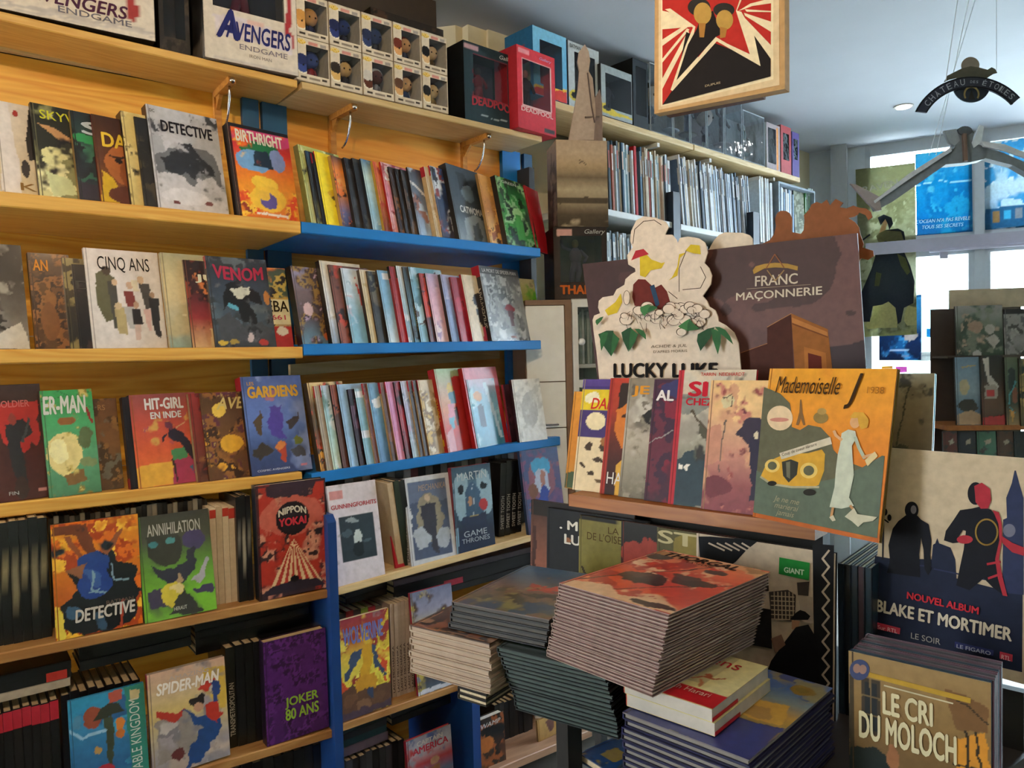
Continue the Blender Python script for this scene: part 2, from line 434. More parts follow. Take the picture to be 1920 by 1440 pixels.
# ================================================================== ROOM
def slab(name, p0, p1, z0, z1, th, mat, nv):
    b = MB(A(p0[0], p0[1], z0)); b.box(A(p0[0], p0[1], z0), A(p1[0]-p0[0], p1[1]-p0[1], 0), nv*th, Z*(z1-z0)); return struct(b.build(name, mat))
CH = 3.0
eL = PL.P-PL.n*.44
def on(pl, t, off=0): return pl.P+pl.u*t+pl.n*off
def isect(p, u, q, v):
    t = np.linalg.solve(np.array([[u[0], -v[0]], [u[1], -v[1]]]), (q-p)[:2]); return p+u*t[0]
wl0 = on(PL, -5.2, -.45); wj = isect(on(PL, 0, -.45), PL.u, on(PR, 0, -.80), PR.u)
pr_end = PR.hit(1012, 478); pr_end = A(pr_end[0], pr_end[1], 0)
wr1 = pr_end+PR.u*.30-PR.n*.80
cb = isect(on(PB, 0, -.34), PB.u, on(PW, 0), PW.u)
wb0 = on(PB, -.62, -.34)
wwR = on(PW, 4.0)
slab('wall_left', wl0, wj, 0, CH, .1, WALLM, -PL.n)
slab('wall_centre', wj, wr1, 0, CH, .1, WALLM, -PR.n)
slab('wall_return', wr1, wb0, 0, CH, .1, WALLM, nrm(A(-1, .2, 0)))
slab('wall_back', wb0, cb, 0, CH, .1, WALLM, -PB.n)
slab('wall_right', A(wwR[0], wwR[1], 0), A(wwR[0], -1.6, 0), 0, CH, .1, WALLM, A(1, 0, 0))
slab('wall_rear', A(wwR[0], -1.6, 0), A(wl0[0], -1.6, 0), 0, CH, .1, WALLM, A(0, -1, 0))
poly = [wl0, wj, wr1, wb0, cb, wwR, A(wwR[0], -1.6, 0), A(wl0[0], -1.6, 0)]
b = MB(); b.prism([A(p[0], p[1], -.06) for p in poly][::-1], Z*.06); struct(b.build('floor', plain('floor_tile', '6a655c', .5)))
b = MB(); b.prism([A(p[0], p[1], CH) for p in poly][::-1], Z*.08); struct(b.build('ceiling', CEIL))
# ceiling beam: shallow drop running towards the window
# pillar beside the shelves
dp = PR.hit(888, 60, -.62)
b = MB(A(dp[0], dp[1], 0)); pc = A(dp[0], dp[1], 0)
b.box(pc-PR.u*.11-PR.n*.10, PR.u*.10, PR.n*.2, Z*CH); b.box(pc-PR.u*.01-PR.n*.10, PR.u*.15, PR.n*.215, Z*CH); struct(b.build('trim_1', plain('pillar_paint', 'd8cfae', .7, noise=.03)))
# window wall --------------------------------------------------------
def wp(x, y, off=0): return PW.hit(x, y, off)
def upt(x, y): return (wp(x, y)-PW.P)@PW.u
ta = upt(1603, 400); tb = upt(1622, 300); tm0 = upt(1826, 370); tm1 = upt(1845, 370)
zr0, zr1 = wp(1820, 466)[2], wp(1820, 442)[2]; ztop = wp(1760, 270)[2]
FR = plain('window_frame_paint', 'b4bcc2', .45, noise=.03)
def wbox(b, t0, t1, z0, z1, o0=-.05, o1=.03): b.box(on(PW, t0, o0)+Z*z0, PW.u*(t1-t0), PW.n*(o1-o0), Z*(z1-z0))
tc0 = (cb-PW.P)@PW.u
b = MB(); wbox(b, tc0-.2, tb, 0, CH, -.08, .02); struct(b.build('wall_front', plain('front_wall', 'c3ccd2', .6, noise=.03)))
b = MB(); wbox(b, upt(1566, 330)-.02, upt(1590, 330), 0, CH, .02, .16); struct(b.build('trim_2', plain('grey_pillar', '9fa4a6', .6, noise=.03)))
b = MB(); wbox(b, tb, 4.0, ztop, CH, -.1, .02); struct(b.build('trim_3', FR))
wins = [(tb, tm0), (tm1, 2.4)]
for i, (t0, t1) in enumerate(wins):
    b = MB(on(PW, t0)); f = .035
    for z0, z1 in ((zr1, ztop), (.12, zr0)):
        wbox(b, t0, t0+f, z0, z1); wbox(b, t1-f, t1, z0, z1); wbox(b, t0, t1, z1-f, z1); wbox(b, t0, t1, z0, z0+f)
    w_ = struct(b.build('window_%d' % (i+1), FR))
    for z0, z1 in ((zr1, ztop), (.12, zr0)):
        g = MB(on(PW, t0)); wbox(g, t0+f, t1-f, z0+f, z1-f, -.012, -.006); g.build('pane', GLASS, w_)
for i, (t0, t1) in enumerate([(tm0, tm1), (2.4, 4.0)]):
    b = MB(); wbox(b, t0, t1, 0, ztop, -.06, .04); struct(b.build('trim_%d' % (4+i), FR))
b = MB(); wbox(b, tb, 4.0, zr0, zr1, -.06, .05); b.tube([on(PW, tb+.4, .07)+Z*(zr0-.005), on(PW, 3.9, .07)+Z*(zr0-.005)], .012)
q = upt(1761, 470); wbox(b, q, q+.05, zr0-.06, zr0, .03, .06); struct(b.build('trim_8', plain('rail_paint', 'a9a6b4', .4, noise=.03)))
b = MB(); wbox(b, tb, 4.0, 0, .12, -.06, .04); struct(b.build('baseboard_front', FR))
# outside: pavement and the pale house over the road
b = MB(); b.box(on(PW, -6, -9)+Z*-.08, PW.u*14, PW.n*8.85, Z*.05); struct(b.build('pavement', plain('pavement_stone', 'e8e6e0', .8, scale=6)))
b = MB(on(PW, -5, -8.2))
b.box(on(PW, -5, -8.4), PW.u*12, PW.n*.2, Z*2.9)
hs = tag(b.build('house', plain('mint_render', 'cfe8e4', .8, noise=.04, scale=2)), 'pale mint rendered house across the street behind the shop window', 'house')
for i in range(5):
    w_ = MB(on(PW, -5, -8.2)); w_.box(on(PW, -4+i*2.1, -8.2)+Z*.9, PW.u*.9, PW.n*.04, Z*1.3)
    o = w_.build('shutter', plain('shutter_paint', '8fb9b6', .6, noise=.04), hs)
# ceiling downlights
def downlight(x, y, label, lit):
    e = MB(A(x, y, CH)); k = 20
    ring = [A(x+.055*cos(2*math.pi*i/k), y+.055*sin(2*math.pi*i/k), CH-.006) for i in range(k)]
    e.prism(ring, Z*.006); o = e.build('downlight', plain('lamp_rim', 'b4b0a8', .4)); tag(o, label, 'lamp')
    g = MB(A(x, y, CH)); g.prism([A(x+.04*cos(2*math.pi*i/k), y+.04*sin(2*math.pi*i/k), CH-.009) for i in range(k)], Z*.003)
    m, N, L, bb = newmat('lamp_glow'); bb.inputs['Emission Color'].default_value = (1, .86, .66, 1) if lit else (1, .97, .92, 1); bb.inputs['Emission Strength'].default_value = 30
    g.build('lens', m, o)
dl = zhit(1694, 199, CH); downlight(dl[0], dl[1], 'small round lit downlight recessed in the pale ceiling left of the hanging arched sign', False)
for i, (x, y, p, t) in enumerate(LAMPS):
    downlight(x, y, ['round recessed downlight over the left bookcase', 'round recessed downlight over the blue shelves', 'round recessed downlight over the display table'][i], True)
# ================================================================== BOOKCASES
S = dict(L1=(0, 358, 563, 415), L2=(0, 655, 567, 650), L3=(0, 945, 567, 885), L4=(0, 1225, 615, 1105), L5=(423, 1426, 622, 1368),
         R1=(565, 415, 1012, 465), R2=(568, 645, 1013, 638), R3=(583, 888, 1020, 823), R4=(634, 1102, 995, 1003), R5=(638, 1359, 858, 1283), L0=(0, 20, 557, 150), R0=(567, 152, 1015, 255))
ROW = {k: Row({'L': PL, 'R': PR}[k[0]] if k[1] in '123' else ({'L': PLl, 'R': PRl}[k[0]] if k[1] in '45' else {'L': PT, 'R': PTr}[k[0]]), s) for k, s in S.items()}
def shelf(row, x0, x1, depth, th, mat, parent, name='shelf', org=None):
    a = row.pt(x0, 0)-Z*.0005; c = row.pt(x1, 0)-Z*.0005; o = A(*parent.location)
    b = MB(o); u = c-a; bv = .003; n = row.pl.n
    b.prism([a+A(0, 0, -bv), a-n*bv, a-n*depth, a-n*depth-Z*th, a-n*bv-Z*th, a-Z*(th-bv)], u)
    return b.build(name, mat, parent)
lc = empty('bookcase', on(PL, 0), 'tall honey pine bookcase on the left with thick wooden shelf edges', 'bookcase')
rc = empty('bookcase', J*A(1, 1, 0), 'blue painted bookcase right of the pine one, with pale wooden lower shelves', 'bookcase')
for k in ('L1', 'L2', 'L3'): shelf(ROW[k], -420, {'L1': 563, 'L2': 567, 'L3': 566}[k], .40, .036 if k == 'L1' else .034, PINE_F, lc)
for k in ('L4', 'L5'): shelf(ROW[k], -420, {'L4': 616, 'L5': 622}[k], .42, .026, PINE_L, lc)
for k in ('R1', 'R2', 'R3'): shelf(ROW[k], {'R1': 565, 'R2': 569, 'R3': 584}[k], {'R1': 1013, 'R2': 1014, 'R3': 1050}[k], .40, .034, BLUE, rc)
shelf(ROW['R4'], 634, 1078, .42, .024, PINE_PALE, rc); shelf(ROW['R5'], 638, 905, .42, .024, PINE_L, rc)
# panel boards (each board a piece) on the back
def panel(pl, x0, x1, z0, z1, off, mat, parent, n=1, name='back_board', gap=.003):
    a = pl.hit(x0, 640, off); c = pl.hit(x1, 640, off); a[2] = c[2] = 0; H = (z1-z0)/n
    for i in range(n):
        b = MB(A(*parent.location)); b.box(a+Z*(z0+i*H), c-a, pl.n*-.012, Z*(H-gap)); b.build(name, mat, parent)
zt = PL.hit(0, 97, -.40)[2]
panel(PL, -420, 499, 0.05, zt, -.40, PINE_P, lc, 6)
panel(PR, 501, 996, 0.05, zt, -.40, PINE_PR, rc, 6)
def strip(pl, x0, x1, z0, z1, off, mat, parent, name, th=.02, yref=640):
    a = pl.hit(x0, yref, off); c = pl.hit(x1, yref, off); a[2] = c[2] = 0
    b = MB(A(*parent.location)); b.box(a+Z*z0, c-a, pl.n*th, Z*(z1-z0)); return b.build(name, mat, parent)
strip(PL, 459+8, 497, .05, zt, -.398, BLUED, lc, 'upright')
strip(PR, 503, 548, .05, zt, -.398, BLUED, rc, 'upright')
strip(PR, 945, 978, .05, zt, -.398, BLUE, rc, 'upright')
strip(PR, 985, 1000, .05, zt+.0, -.398, BLUED, rc, 'upright')
tr = strip(PL, -420, 492, zt, zt+.012, -.40, PINE_PALE, lc, 'top_trim', .02)
strip(PR, 494, 800, zt, zt+.012, -.40, PINE_PALE, rc, 'top_trim', .02)
# pale batten under each blue shelf
for k, z in (('R2', 0), ('R3', 0)):
    r = ROW[k]
for x0, x1, yy, mt in ((550, 935, 705, PINE_PALE),):
    a = PR.hit(545, 705, -.36); c = PR.hit(937, 672, -.36); b = MB(A(*rc.location)); b.box(a, c-a, -PR.n*.02, Z*.04); b.build('batten', PINE_PALE, rc)
# lower blue divider between the two units
a = PLl.hit(615, 1000, .02); b = MB(A(*rc.location)); a[2] = 0
ztop_ = PLl.hit(615, 968, .02)[2]
b.prism([a-PL.n*.36+Z*.02, a+Z*.02, a+Z*(ztop_-.02), a-PL.n*.02+Z*ztop_, a-PL.n*.36+Z*ztop_], PL.u*.026); b.build('upright', NAVY, rc)
# lower corner post and side panel
a = PRl.hit(886, 1350, .03); z1_ = PRl.hit(886, 1275, .03)[2]; a[2] = .02
b = MB(A(*rc.location)); b.box(a, PR.u*.032, -PR.n*.4, Z*(z1_-.02)); b.build('upright', NAVY, rc)
b = MB(A(*lc.location)); q = on(PL, -1.2, -.02); b.box(q*A(1, 1, 0)+Z*.02, PL.u*1.5, -PL.n*.3, Z*.07); b.build('plinth', PINE_L, lc)
# upper display shelf: two boards carried by wooden brackets with metal hooks
ts = empty('wall_shelf', ROW['L0'].a*A(1, 1, 1), 'long bracketed pine shelf above the bookcases, carrying boxed figures', 'shelf')
shelf(ROW['L0'], -420, 557, .21, .024, wood('shelf_pine_orange', 'd6a24e', 'e4b663', 53), ts, 'shelf_board')
shelf(ROW['R0'], 566, 1016, .21, .024, wood('shelf_pine_pale', 'd4b57c', 'e2c792', 49.5), ts, 'shelf_board')
def bracket(row, x, inset):
    P = row.pt(x, 0)-Z*.0245; pl = row.pl; o = A(*ts.location); b = MB(o); w = .011
    bk = -.205
    b.box(P-pl.n*inset-pl.u*w, pl.u*2*w, pl.n*(bk+inset), -Z*.02)
    b.box(P+pl.n*bk-pl.u*w, pl.u*2*w, pl.n*.018, -Z*.20)
    b.prism([P+pl.n*(bk+.018)-Z*.02-pl.u*w*.5, P+pl.n*(bk+.018)-Z*.06-pl.u*w*.5, P+pl.n*(bk+.06)-Z*.02-pl.u*w*.5], pl.u*w)
    br = b.build('bracket', wood('bracket_wood', 'b5762c', 'cf9140', 53) if 'bracket_wood' not in bpy.data.materials else bpy.data.materials['bracket_wood'], ts)
    h = MB(o); q = P-pl.n*(inset+.03)-Z*.02
    pts = [q+pl.n*(.0-(1-cos(t))*.075)-Z*(.11*sin(t)) for t in np.linspace(0, 1.45, 12)]
    h.tube(pts, .0035, n=8); h.ball(P-pl.n*inset-Z*.012, .009, .009, .009, '888'); h.build('hook', METAL, br, True)
bracket(ROW['L0'], 440, .03); bracket(ROW['R0'], 672, .03); bracket(ROW['R0'], 925, .03)
# dark boards standing in for the shade of the gap above the panels
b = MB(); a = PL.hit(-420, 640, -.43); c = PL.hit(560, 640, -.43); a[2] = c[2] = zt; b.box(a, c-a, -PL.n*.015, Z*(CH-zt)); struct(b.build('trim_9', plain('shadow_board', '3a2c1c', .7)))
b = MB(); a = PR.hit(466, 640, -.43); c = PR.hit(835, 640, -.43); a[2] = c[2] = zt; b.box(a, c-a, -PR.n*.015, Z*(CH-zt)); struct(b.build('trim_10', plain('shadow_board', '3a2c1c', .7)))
# ================================================================== BOXED FIGURES
def doll(b, P, s, skin, hair, body, n, u):
    """plain big-headed doll: feet at P, height s"""
    ax = (u, -n, Z)
    b.box(P-u*.07*s+n*.05*s, u*.055*s, -n*.1*s, Z*.16*s, body); b.box(P+u*.015*s+n*.05*s, u*.055*s, -n*.1*s, Z*.16*s, body)
    b.ball(P+Z*.27*s, .10*s, .08*s, .15*s, body, ax)
    for k in (-1, 1): b.tube([P+u*k*.09*s+Z*.35*s, P+u*k*.15*s+Z*.24*s, P+u*k*.13*s+n*.05*s+Z*.16*s], [.035*s, .03*s, .03*s], body)
    b.ball(P+Z*.64*s, .25*s, .21*s, .25*s, skin, ax, 14, 10)
    b.ball(P+Z*.73*s-n*.05*s, .265*s, .21*s, .22*s, hair, ax, 14, 10)
    for k in (-1, 1): b.ball(P+u*k*.10*s+n*.195*s+Z*.60*s, .028*s, .02*s, .032*s, '101010', ax, 8, 6)
def figbox(label, P, u, n, W, H, D, front='eee', side='ccc', win=(.12, .15, .88, .72), group=None, texts=(), content=None, inner='2a2a30', fart=None, cat='box', name='figure_box', sidewin=False, glass=True, top=None, sart=None, clear=False):
    root = MB(P); t = .0015
    if clear:
        e = .004
        for (a, c) in ((0, 0), (W-e, 0), (0, D-e), (W-e, D-e)): root.box(P+u*a-n*c, u*e, -n*e, Z*H, side)
        root.box(P, u*W, -n*D, Z*.012, side); root.box(P+Z*(H-.006), u*W, -n*D, Z*.006, side)
        root.box(P-n*(D-.002)+Z*.012, u*W, -n*.002, Z*(H-.02), inner)
    else:
        if sart: root.grid(P-n*D-u*.0003, n*D, Z*H, paint(sart, 16, 24, H/D, len(label)))
        root.box(P, u*t, -n*D, Z*H, side)
        root.box(P+u*(W-t), u*t, -n*D, Z*H, side)
        root.box(P-n*(D-t), u*W, -n*t, Z*H, inner)
        root.box(P, u*W, -n*D, Z*t, side); root.box(P+Z*(H-t), u*W, -n*D, Z*t, top or side)
    u0, v0, u1, v1 = win
    img = paint(fart or 'G '+front, 40, 56, H/W, len(label)) if fart else None
    def fr(a, c, e, g):
        if e-a < 1e-4 or g-c < 1e-4: return
        if img is None: root.box(P+u*W*a+Z*H*(1-g)-n*t, u*W*(e-a), n*t, Z*H*(g-c), front)
        else:
            q = img[int(c*55):max(int(c*55)+2, int(g*55)+1), int(a*39):max(int(a*39)+2, int(e*39)+1)]
            root.grid(P+u*W*a+Z*H*(1-g), u*W*(e-a), Z*H*(g-c), q)
    if not clear: fr(0, 0, 1, v0); fr(0, v1, 1, 1); fr(0, v0, u0, v1); fr(u1, v0, 1, v1)
    o = root.build(name, PRINT); tag(o, label, cat, group)
    g = MB(P)
    if clear: g.box(P+n*.0004+Z*.002, u*W, -n*.0006, Z*(H-.004)); g.box(P-u*.0004+Z*.002, u*.0006, -n*D, Z*(H-.004))
    else: g.box(P+u*W*u0+Z*H*(1-v1)-n*.001, u*W*(u1-u0), n*.0005, Z*H*(v1-v0))
    g.build('window_film', PLASTIC, o)
    if content:
        c = MB(P); content(c, P+u*W*(u0+u1)/2-n*D*.5+Z*(H*(1-v1)*.8+.002), min(H*(v1-v0)*1.1, W*1.7), n, u); c.build('figure', MATT, o, True)
    for tx in texts:
        s, bx, col = tx[:3]; letter('box_lettering', s, P, u, Z, n, W, H, bx, col, o, **(tx[3] if len(tx) > 3 else {}))
    return o
def place(row, xl, xr, tl, inset=.01, yaw=0, W=None):
    """corner, axes and size of a box whose front runs between two pixels of the shelf edge"""
    P = row.pt(xl, inset); pl = row.pl; y = rad(yaw); u = cos(y)*pl.u-sin(y)*pl.n; n = cos(y)*pl.n+sin(y)*pl.u
    if W is None:
        lo, hi = .02, .8
        for _ in range(40):
            mid = (lo+hi)/2
            if proj(P+u*mid)[0] < xr: lo = mid
            else: hi = mid
        W = lo
    lo, hi = .03, .8
    for _ in range(40):
        mid = (lo+hi)/2
        if proj(P+Z*mid)[1] > tl: lo = mid
        else: hi = mid
    return P, u, n, W, lo
def D1(skin, hair, body): return lambda b, P, s, n, u: doll(b, P, s, skin, hair, body, n, u)
def statue(col, c2):
    def f(b, P, s, n, u):
        b.ball(P+Z*.04*s, .3*s, .22*s, .05*s, c2, (u, -n, Z))
        b.tube([P+u*.02*s+Z*.06*s, P+u*.07*s+Z*.3*s, P+u*.02*s+Z*.5*s], [.05*s, .06*s, .08*s], col); b.tube([P-u*.09*s+Z*.06*s, P-u*.07*s+Z*.3*s, P-u*.01*s+Z*.5*s], [.05*s, .06*s, .08*s], col)
        b.ball(P+Z*.62*s, .13*s, .09*s, .18*s, col, (u, -n, Z)); b.ball(P+Z*.87*s, .07*s, .07*s, .09*s, c2, (u, -n, Z))
        b.tube([P+u*.1*s+Z*.74*s, P+u*.24*s+Z*.6*s, P+u*.16*s+n*.1*s+Z*.5*s], .035*s, col); b.tube([P-u*.1*s+Z*.74*s, P-u*.26*s+Z*.8*s, P-u*.3*s+Z*.95*s], .035*s, col)
    return f
r0, r1 = ROW['L0'], ROW['R0']
# big pale boxes on the left
P, u, n, W, H = place(r0, -60, 292, -230, -.01)
figbox('large white figure box at the top left corner, cut off by the frame', P, u, n, W, H, .17, 'd9d2c6', '1c1b1c', (.1, .08, .78, .62), texts=[('AVENGERS', (.28, .74, .84, .86), '4b2a44', dict(shear=.2, bold=.03)), ('ENDGAME', (.45, .865, .86, .92), '6a6a78')], content=statue('38513a', '2c2430'),
       fart='G d9d2c6; P 9c3434 .84 .2 .9 .2 .9 .88 .84 .86; L b9b4b0 .01 0 .93 1 .93; L c4bfba .008 0 .97 1 .96')
P, u, n, W, H = place(r0, 384, 560, -150, -.012)
SB, uu, nn = P, u, n
figbox('white boxed figure with blue slanted title lettering and dark window', P, u, n, W, H, .18, 'd9d2c6', '6b625a', (.10, .06, .86, .60), texts=[('AVENGERS', (.22, .68, .92, .82), '2a2f6a', dict(shear=.15, bold=.035)), ('A', (.12, .60, .36, .83), '2a2f6a', dict(shear=.2, bold=.05)), ('ENDGAME', (.36, .845, .88, .885), '85808a'), ('IRON MAN', (.46, .91, .70, .935), '8a8680')], content=statue('5b2030', '6d5a30'),
       fart='G d9d2c6; P a4343a .86 .1 .93 .1 .93 .66 .97 .70 .97 .80 .86 .80; P d9d2c6 .1 .6 .5 .6 .5 .8 .1 .8; W .004; P d8d2da .10 .66 .40 .64 .95 .70 .93 .84 .30 .80 .12 .82; L b9b4b0 .006 0 .955 1 .955; L c4bfba .005 0 .985 1 .98; R d9b8b0 .44 .64 .62 .69',
       sart='G 3c3a3a; N 3 .5 2a2a2c 55504a 6e665c; P 7a726a 0 .9 1 .8 1 1 0 1')
# a dark box side between them
P2 = r0.pt(300, .02)
figbox('dark grey figure box wedged between the two large white ones', P2, u, n, .085, .30, .16, '2b2a2a', '1f1e1e', (.15, .1, .85, .85), inner='222', fart='G 2b2a2a; N 3 .5 222 3a3634 4a443e')
# small window boxes, two rows of five
POPX = [556, 620, 681, 740, 793, 842]
skins = [('3a4a8a', '27305e', '8a2a2a'), ('d8b06a', '2a2018', '3a3a44'), ('5a3020', 'c8c4bc', '8a8a90'), ('d8a86e', '5a3a22', '3a4a6a'), ('d8b87c', '1c1a1a', '8a7040')]
skins2 = [('d8a060', 'c89048', '2c2c55'), ('2f3c78', '20264c', '2a2a3a'), ('34406a', '242a48', '30303a'), ('dca468', '6a2c1c', '2c2c34'), ('dcb884', '17171a', '6a5a3a')]
POPS = ['blue-skinned doll with yellow accents', 'bald tan doll with a dark beard', 'grey-haired brown-faced doll', 'brown-haired tan doll in grey', 'black-haired tan doll with a beard']
POPS2 = ['orange-haired doll', 'navy doll', 'dark blue hooded doll', 'red-haired tan doll', 'black-haired doll in brown']
hts = []
for i in range(5):
    P, u, n, W, H = place(r1, POPX[i]+1, POPX[i+1]-1, [50, 62, 80, 98, 116][i]+8, -.006)
    H = .138
    for lv, (sk, nm) in enumerate(((skins, POPS), (skins2, POPS2))):
        Pz = P+Z*(H+.0015)*lv; s_ = sk[i]
        fa = 'W .002; G d8cdb8; E d9b640 .15 .10 .15 .05; R c98a80 .36 .06 .66 .13; R 9a948c .72 .06 .92 .13; W .004; E f0ead8 .17 .60 .22 .23; E %s .17 .60 .17 .20; E %s .15 .50 .17 .13; E 101010 .20 .62 .03 .025; R 3a342c .12 .88 .30 .93; R 8a8072 .36 .89 .70 .93; R 3a342c .76 .87 .92 .92' % (s_[0], s_[1])
        figbox('small white window box, %s row, showing %s' % (['lower', 'upper'][lv], nm[i]), Pz, u, n, W, H, .09, 'd8cdb8', 'cfc4ae', (.30, .15, .97, .83), group='small boxed dolls stacked in two rows', content=D1(s_[0], s_[1], s_[2]), inner='23242e', fart=fa, texts=[('POP', (.04, .05, .27, .14), 'f0e0a0')])
# dark plain boxes behind the dolls
P, u, n, W, H = place(r1, 700, 836, -60, .10)
figbox('brown black box standing on top behind the small boxed dolls', P+Z*.0, u, n, W, .36, .09, '2a231c', '221c17', (.1, .1, .9, .8), inner='1b1714', fart='G 2a231c; N 3 .5 1b1714 4a3524 2a231c')
# black and red boxes at the right end
P, u, n, W, H = place(r1, 872, 972, 74, .006, 2)
figbox('big black window box with red block lettering at the shelf end', P, u, n, W, H, .15, '22343a', '0f1012', (.17, .14, .80, .66), texts=[('DEADPOOL', (.13, .655, .92, .80), 'a03a44', dict(bold=.06, arc=.2)), ('Gallery', (.66, .04, .97, .11), 'c8c8c8', dict(shear=.3))],
       fart='G 1d2f34 24383e; R b08a90 .02 .02 .26 .09; L a8b4b6 .006 .24 .90 .80 .90; W .002; P 7a2a34 .155 .125 .815 .125 .815 .68 .155 .68; R d0c8c0 .50 .60 .76 .65; N 2 .2 1a2a2e 22343a', content=statue('6a2028', '3a3a40'), inner='43303c', top='111')
P, u, n, W, H = place(r1, 972, 1043, 82, -.035, 4)
figbox('bright red window box overhanging the end of the top shelf', P, u, n, W, H, .13, 'c2313c', 'a82630', (.14, .15, .86, .70), texts=[('DEADPOOL', (.08, .725, .92, .785), 'e0b4b0', dict(bold=.05)), ('Gallery', (.58, .055, .90, .10), 'b8a0c8', dict(shear=.3))],
       fart='G c8343e b82a36; R d88a90 .04 .03 .32 .09; W .002; R d8a8a4 .115 .13 .885 .72; R 3a3436 .68 .92 .95 .97', content=statue('3a2c30', '9a6a5c'), inner='7a4a48')
# ---- far shelf on the back wall
BK = Row(PB, (1120, 213, 1500, 333)); BK2 = Row(PB, (1143, 392, 1400, 440))
BK2.b = BK2.a+PB.u*np.linalg.norm((BK2.b-BK2.a)[:2]); BK2.b[2] = BK2.a[2]-.02
def fb(lab, xl, xr, tl, D=.14, inset=.02, **k):
    P, u, n, W, H = place(BK, xl, xr, tl, inset); return figbox(lab, P, u, n, W, H, D, **k)
fb('sky blue window box on the far shelf with a red emblem on its side', 1001, 1064, 46, .17, inset=.0, front='5aa7cc', side='2c6a96', win=(.2, .17, .86, .82), content=statue('a83a34', '3a5a9a'), inner='3d5460', top='2a5f86', fart='G 79b8d6 4f9cc6; P c23a30 0 .9 1 .82 1 1 0 1; L d8b23a .03 0 .88 .6 .84 1 .80', sart='G 2c6a96; E b04028 .6 .28 .12 .06; P 8a8a70 .3 .5 .9 .4 .9 .8 .3 .9')
fb('pale grey window box on the far shelf beside the sky blue one', 1067, 1125, 74, front='b8c0c0', side='3a4044', win=(.2, .14, .86, .80), content=statue('3a3c40', '2c2c30'), inner='50585c', texts=[('BATMAN', (.06, .04, .4, .10), '2a2c30')], fart='G b8c0c0; E c8b03a .2 .80 .18 .09; E 222 .2 .80 .12 .05')
fb('low grey window box with yellow trim on the far shelf', 1128, 1186, 118, inset=.0, front='8a9494', side='2c3034', win=(.14, .15, .98, .82), content=statue('44484e', '2c2e34'), inner='3c4448', fart='G 98a2a2; P c8b03a .0 .75 .3 .75 .5 .85 1 .88 1 .92 .4 .95 0 .92; E 2a2a26 .17 .83 .13 .05')
fb('tall black window box with a dark glossy side on the far shelf', 1188, 1216, 108, .20, inset=.02, front='20262a', side='161a1c', win=(.2, .1, .9, .8), inner='2c3438')
cx = [(1220, 1262, 116), (1264, 1294, 150), (1296, 1325, 155), (1327, 1358, 165), (1360, 1392, 172), (1394, 1434, 205)]
for i, (a_, c_, t_) in enumerate(cx):
    fb('clear acrylic window box, %s of the six pale ones past the hanging poster' % ['first', 'second', 'third', 'fourth', 'fifth', 'sixth'][i], a_, c_, t_, inset=.02, front='aab4b6', side='c0cacc', clear=True, inner=['c4cccc', 'b4bcc0', 'c4c0ac', 'a89aa4', 'b8c2c4', 'a8b2b0'][i], content=[D1('c0b8a8', '54503c', '6a7a86'), statue('5c6468', '98a0a2'), statue('3d4858', '8a8a84'), D1('b0a498', '5a4a58', '8a8a90'), statue('6c6c70', 'a0a0a0'), statue('48544e', '8c948c')][i], group='clear window boxes on the far shelf')
fb('orange edged grey window box near the end of the far shelf', 1438, 1463, 228, front='9a9496', side='c8cccc', win=(.1, .1, .7, .85), inner='5c6468', fart='G a89a9c; R d88a3a .74 .05 .86 .95')
fb('red topped window box near the end of the far shelf', 1465, 1484, 233, front='a84448', side='8a5a5c', win=(.2, .15, .8, .7), inner='6a5c60')
fb('small purple box last on the far shelf', 1486, 1499, 246, front='584a8a', side='6c5c98', win=(.2, .15, .8, .6), inner='4a4068')
bs = empty('wall_shelf', BK.a, 'cream shelf running high along the far wall under the boxed figures', 'shelf')
shelf(BK, 1020, 1300, .26, .03, PINE_PALE, bs, 'shelf_board'); shelf(BK, 1302, 1500, .26, .03, PINE_PALE, bs, 'shelf_board')
for x in (1232, 1330, 1450):
    Pq = BK.pt(x, .03)-Z*.035; bb = MB(A(*bs.location)); bb.box(Pq, PB.u*.02, -PB.n*.2, -Z*.02); bb.box(Pq-PB.n*.2, PB.u*.02, -PB.n*.02, -Z*.16); bb.build('bracket', WHITE, bs)
bc = empty('bookcase', BK2.a*A(1, 1, 0), 'far bookcase with white shelves and navy uprights full of thin albums', 'bookcase')
BKL = []
zs_ = [BK2.a[2]]
shelf(BK2, 1100, 1263, .30, .03, WHITE, bc); shelf(BK2, 1277, 1412, .30, .03, WHITE, bc)
for kk in (1, 2, 3):
    for (xa, xb) in ((1100, 1263), (1277, 1412)):
        R_ = Row(PB, (1120, 213, 1500, 333)); R_.a = BK2.a-Z*.40*kk; R_.b = BK2.b-Z*.40*kk; shelf(R_, xa, xb, .30, .03, WHITE, bc)
for x0, x1 in ((1263, 1276), (1413, 1424)):
    a = BK2.pt(x0, -.01); c = BK2.pt(x1, -.01); zt2 = PB.hit(x0, 360 if x0 < 1300 else 398)[2]
    b = MB(A(*bc.location)); a[2] = c[2] = .02; b.box(a, c-a, -PB.n*.31, Z*(zt2-.02)); b.build('upright', plain('ink_navy_paint', '14202e', .5), bc)
    a = BK2.pt(x0, .13); c = BK2.pt(x1, .13); a[2] = c[2] = .02; b = MB(A(*bc.location)); b.box(a, c-a, -PB.n*.17, Z*(BK.a[2]-.10)); b.build('upright', plain('ink_navy_paint', '14202e', .5), bc)
ALB = ['9a5a4c', 'cfd4d4', 'b9b2a0', '6f8c9a', 'd8d8d4', '8a3a34', '4c6c80', 'c8c0ac', '2f4a60', 'b4c0c4', '9c8c74', '38424c', 'd0b8a0', '5c7c84', 'c4ccd0', 'a4564a']
TOK = {}
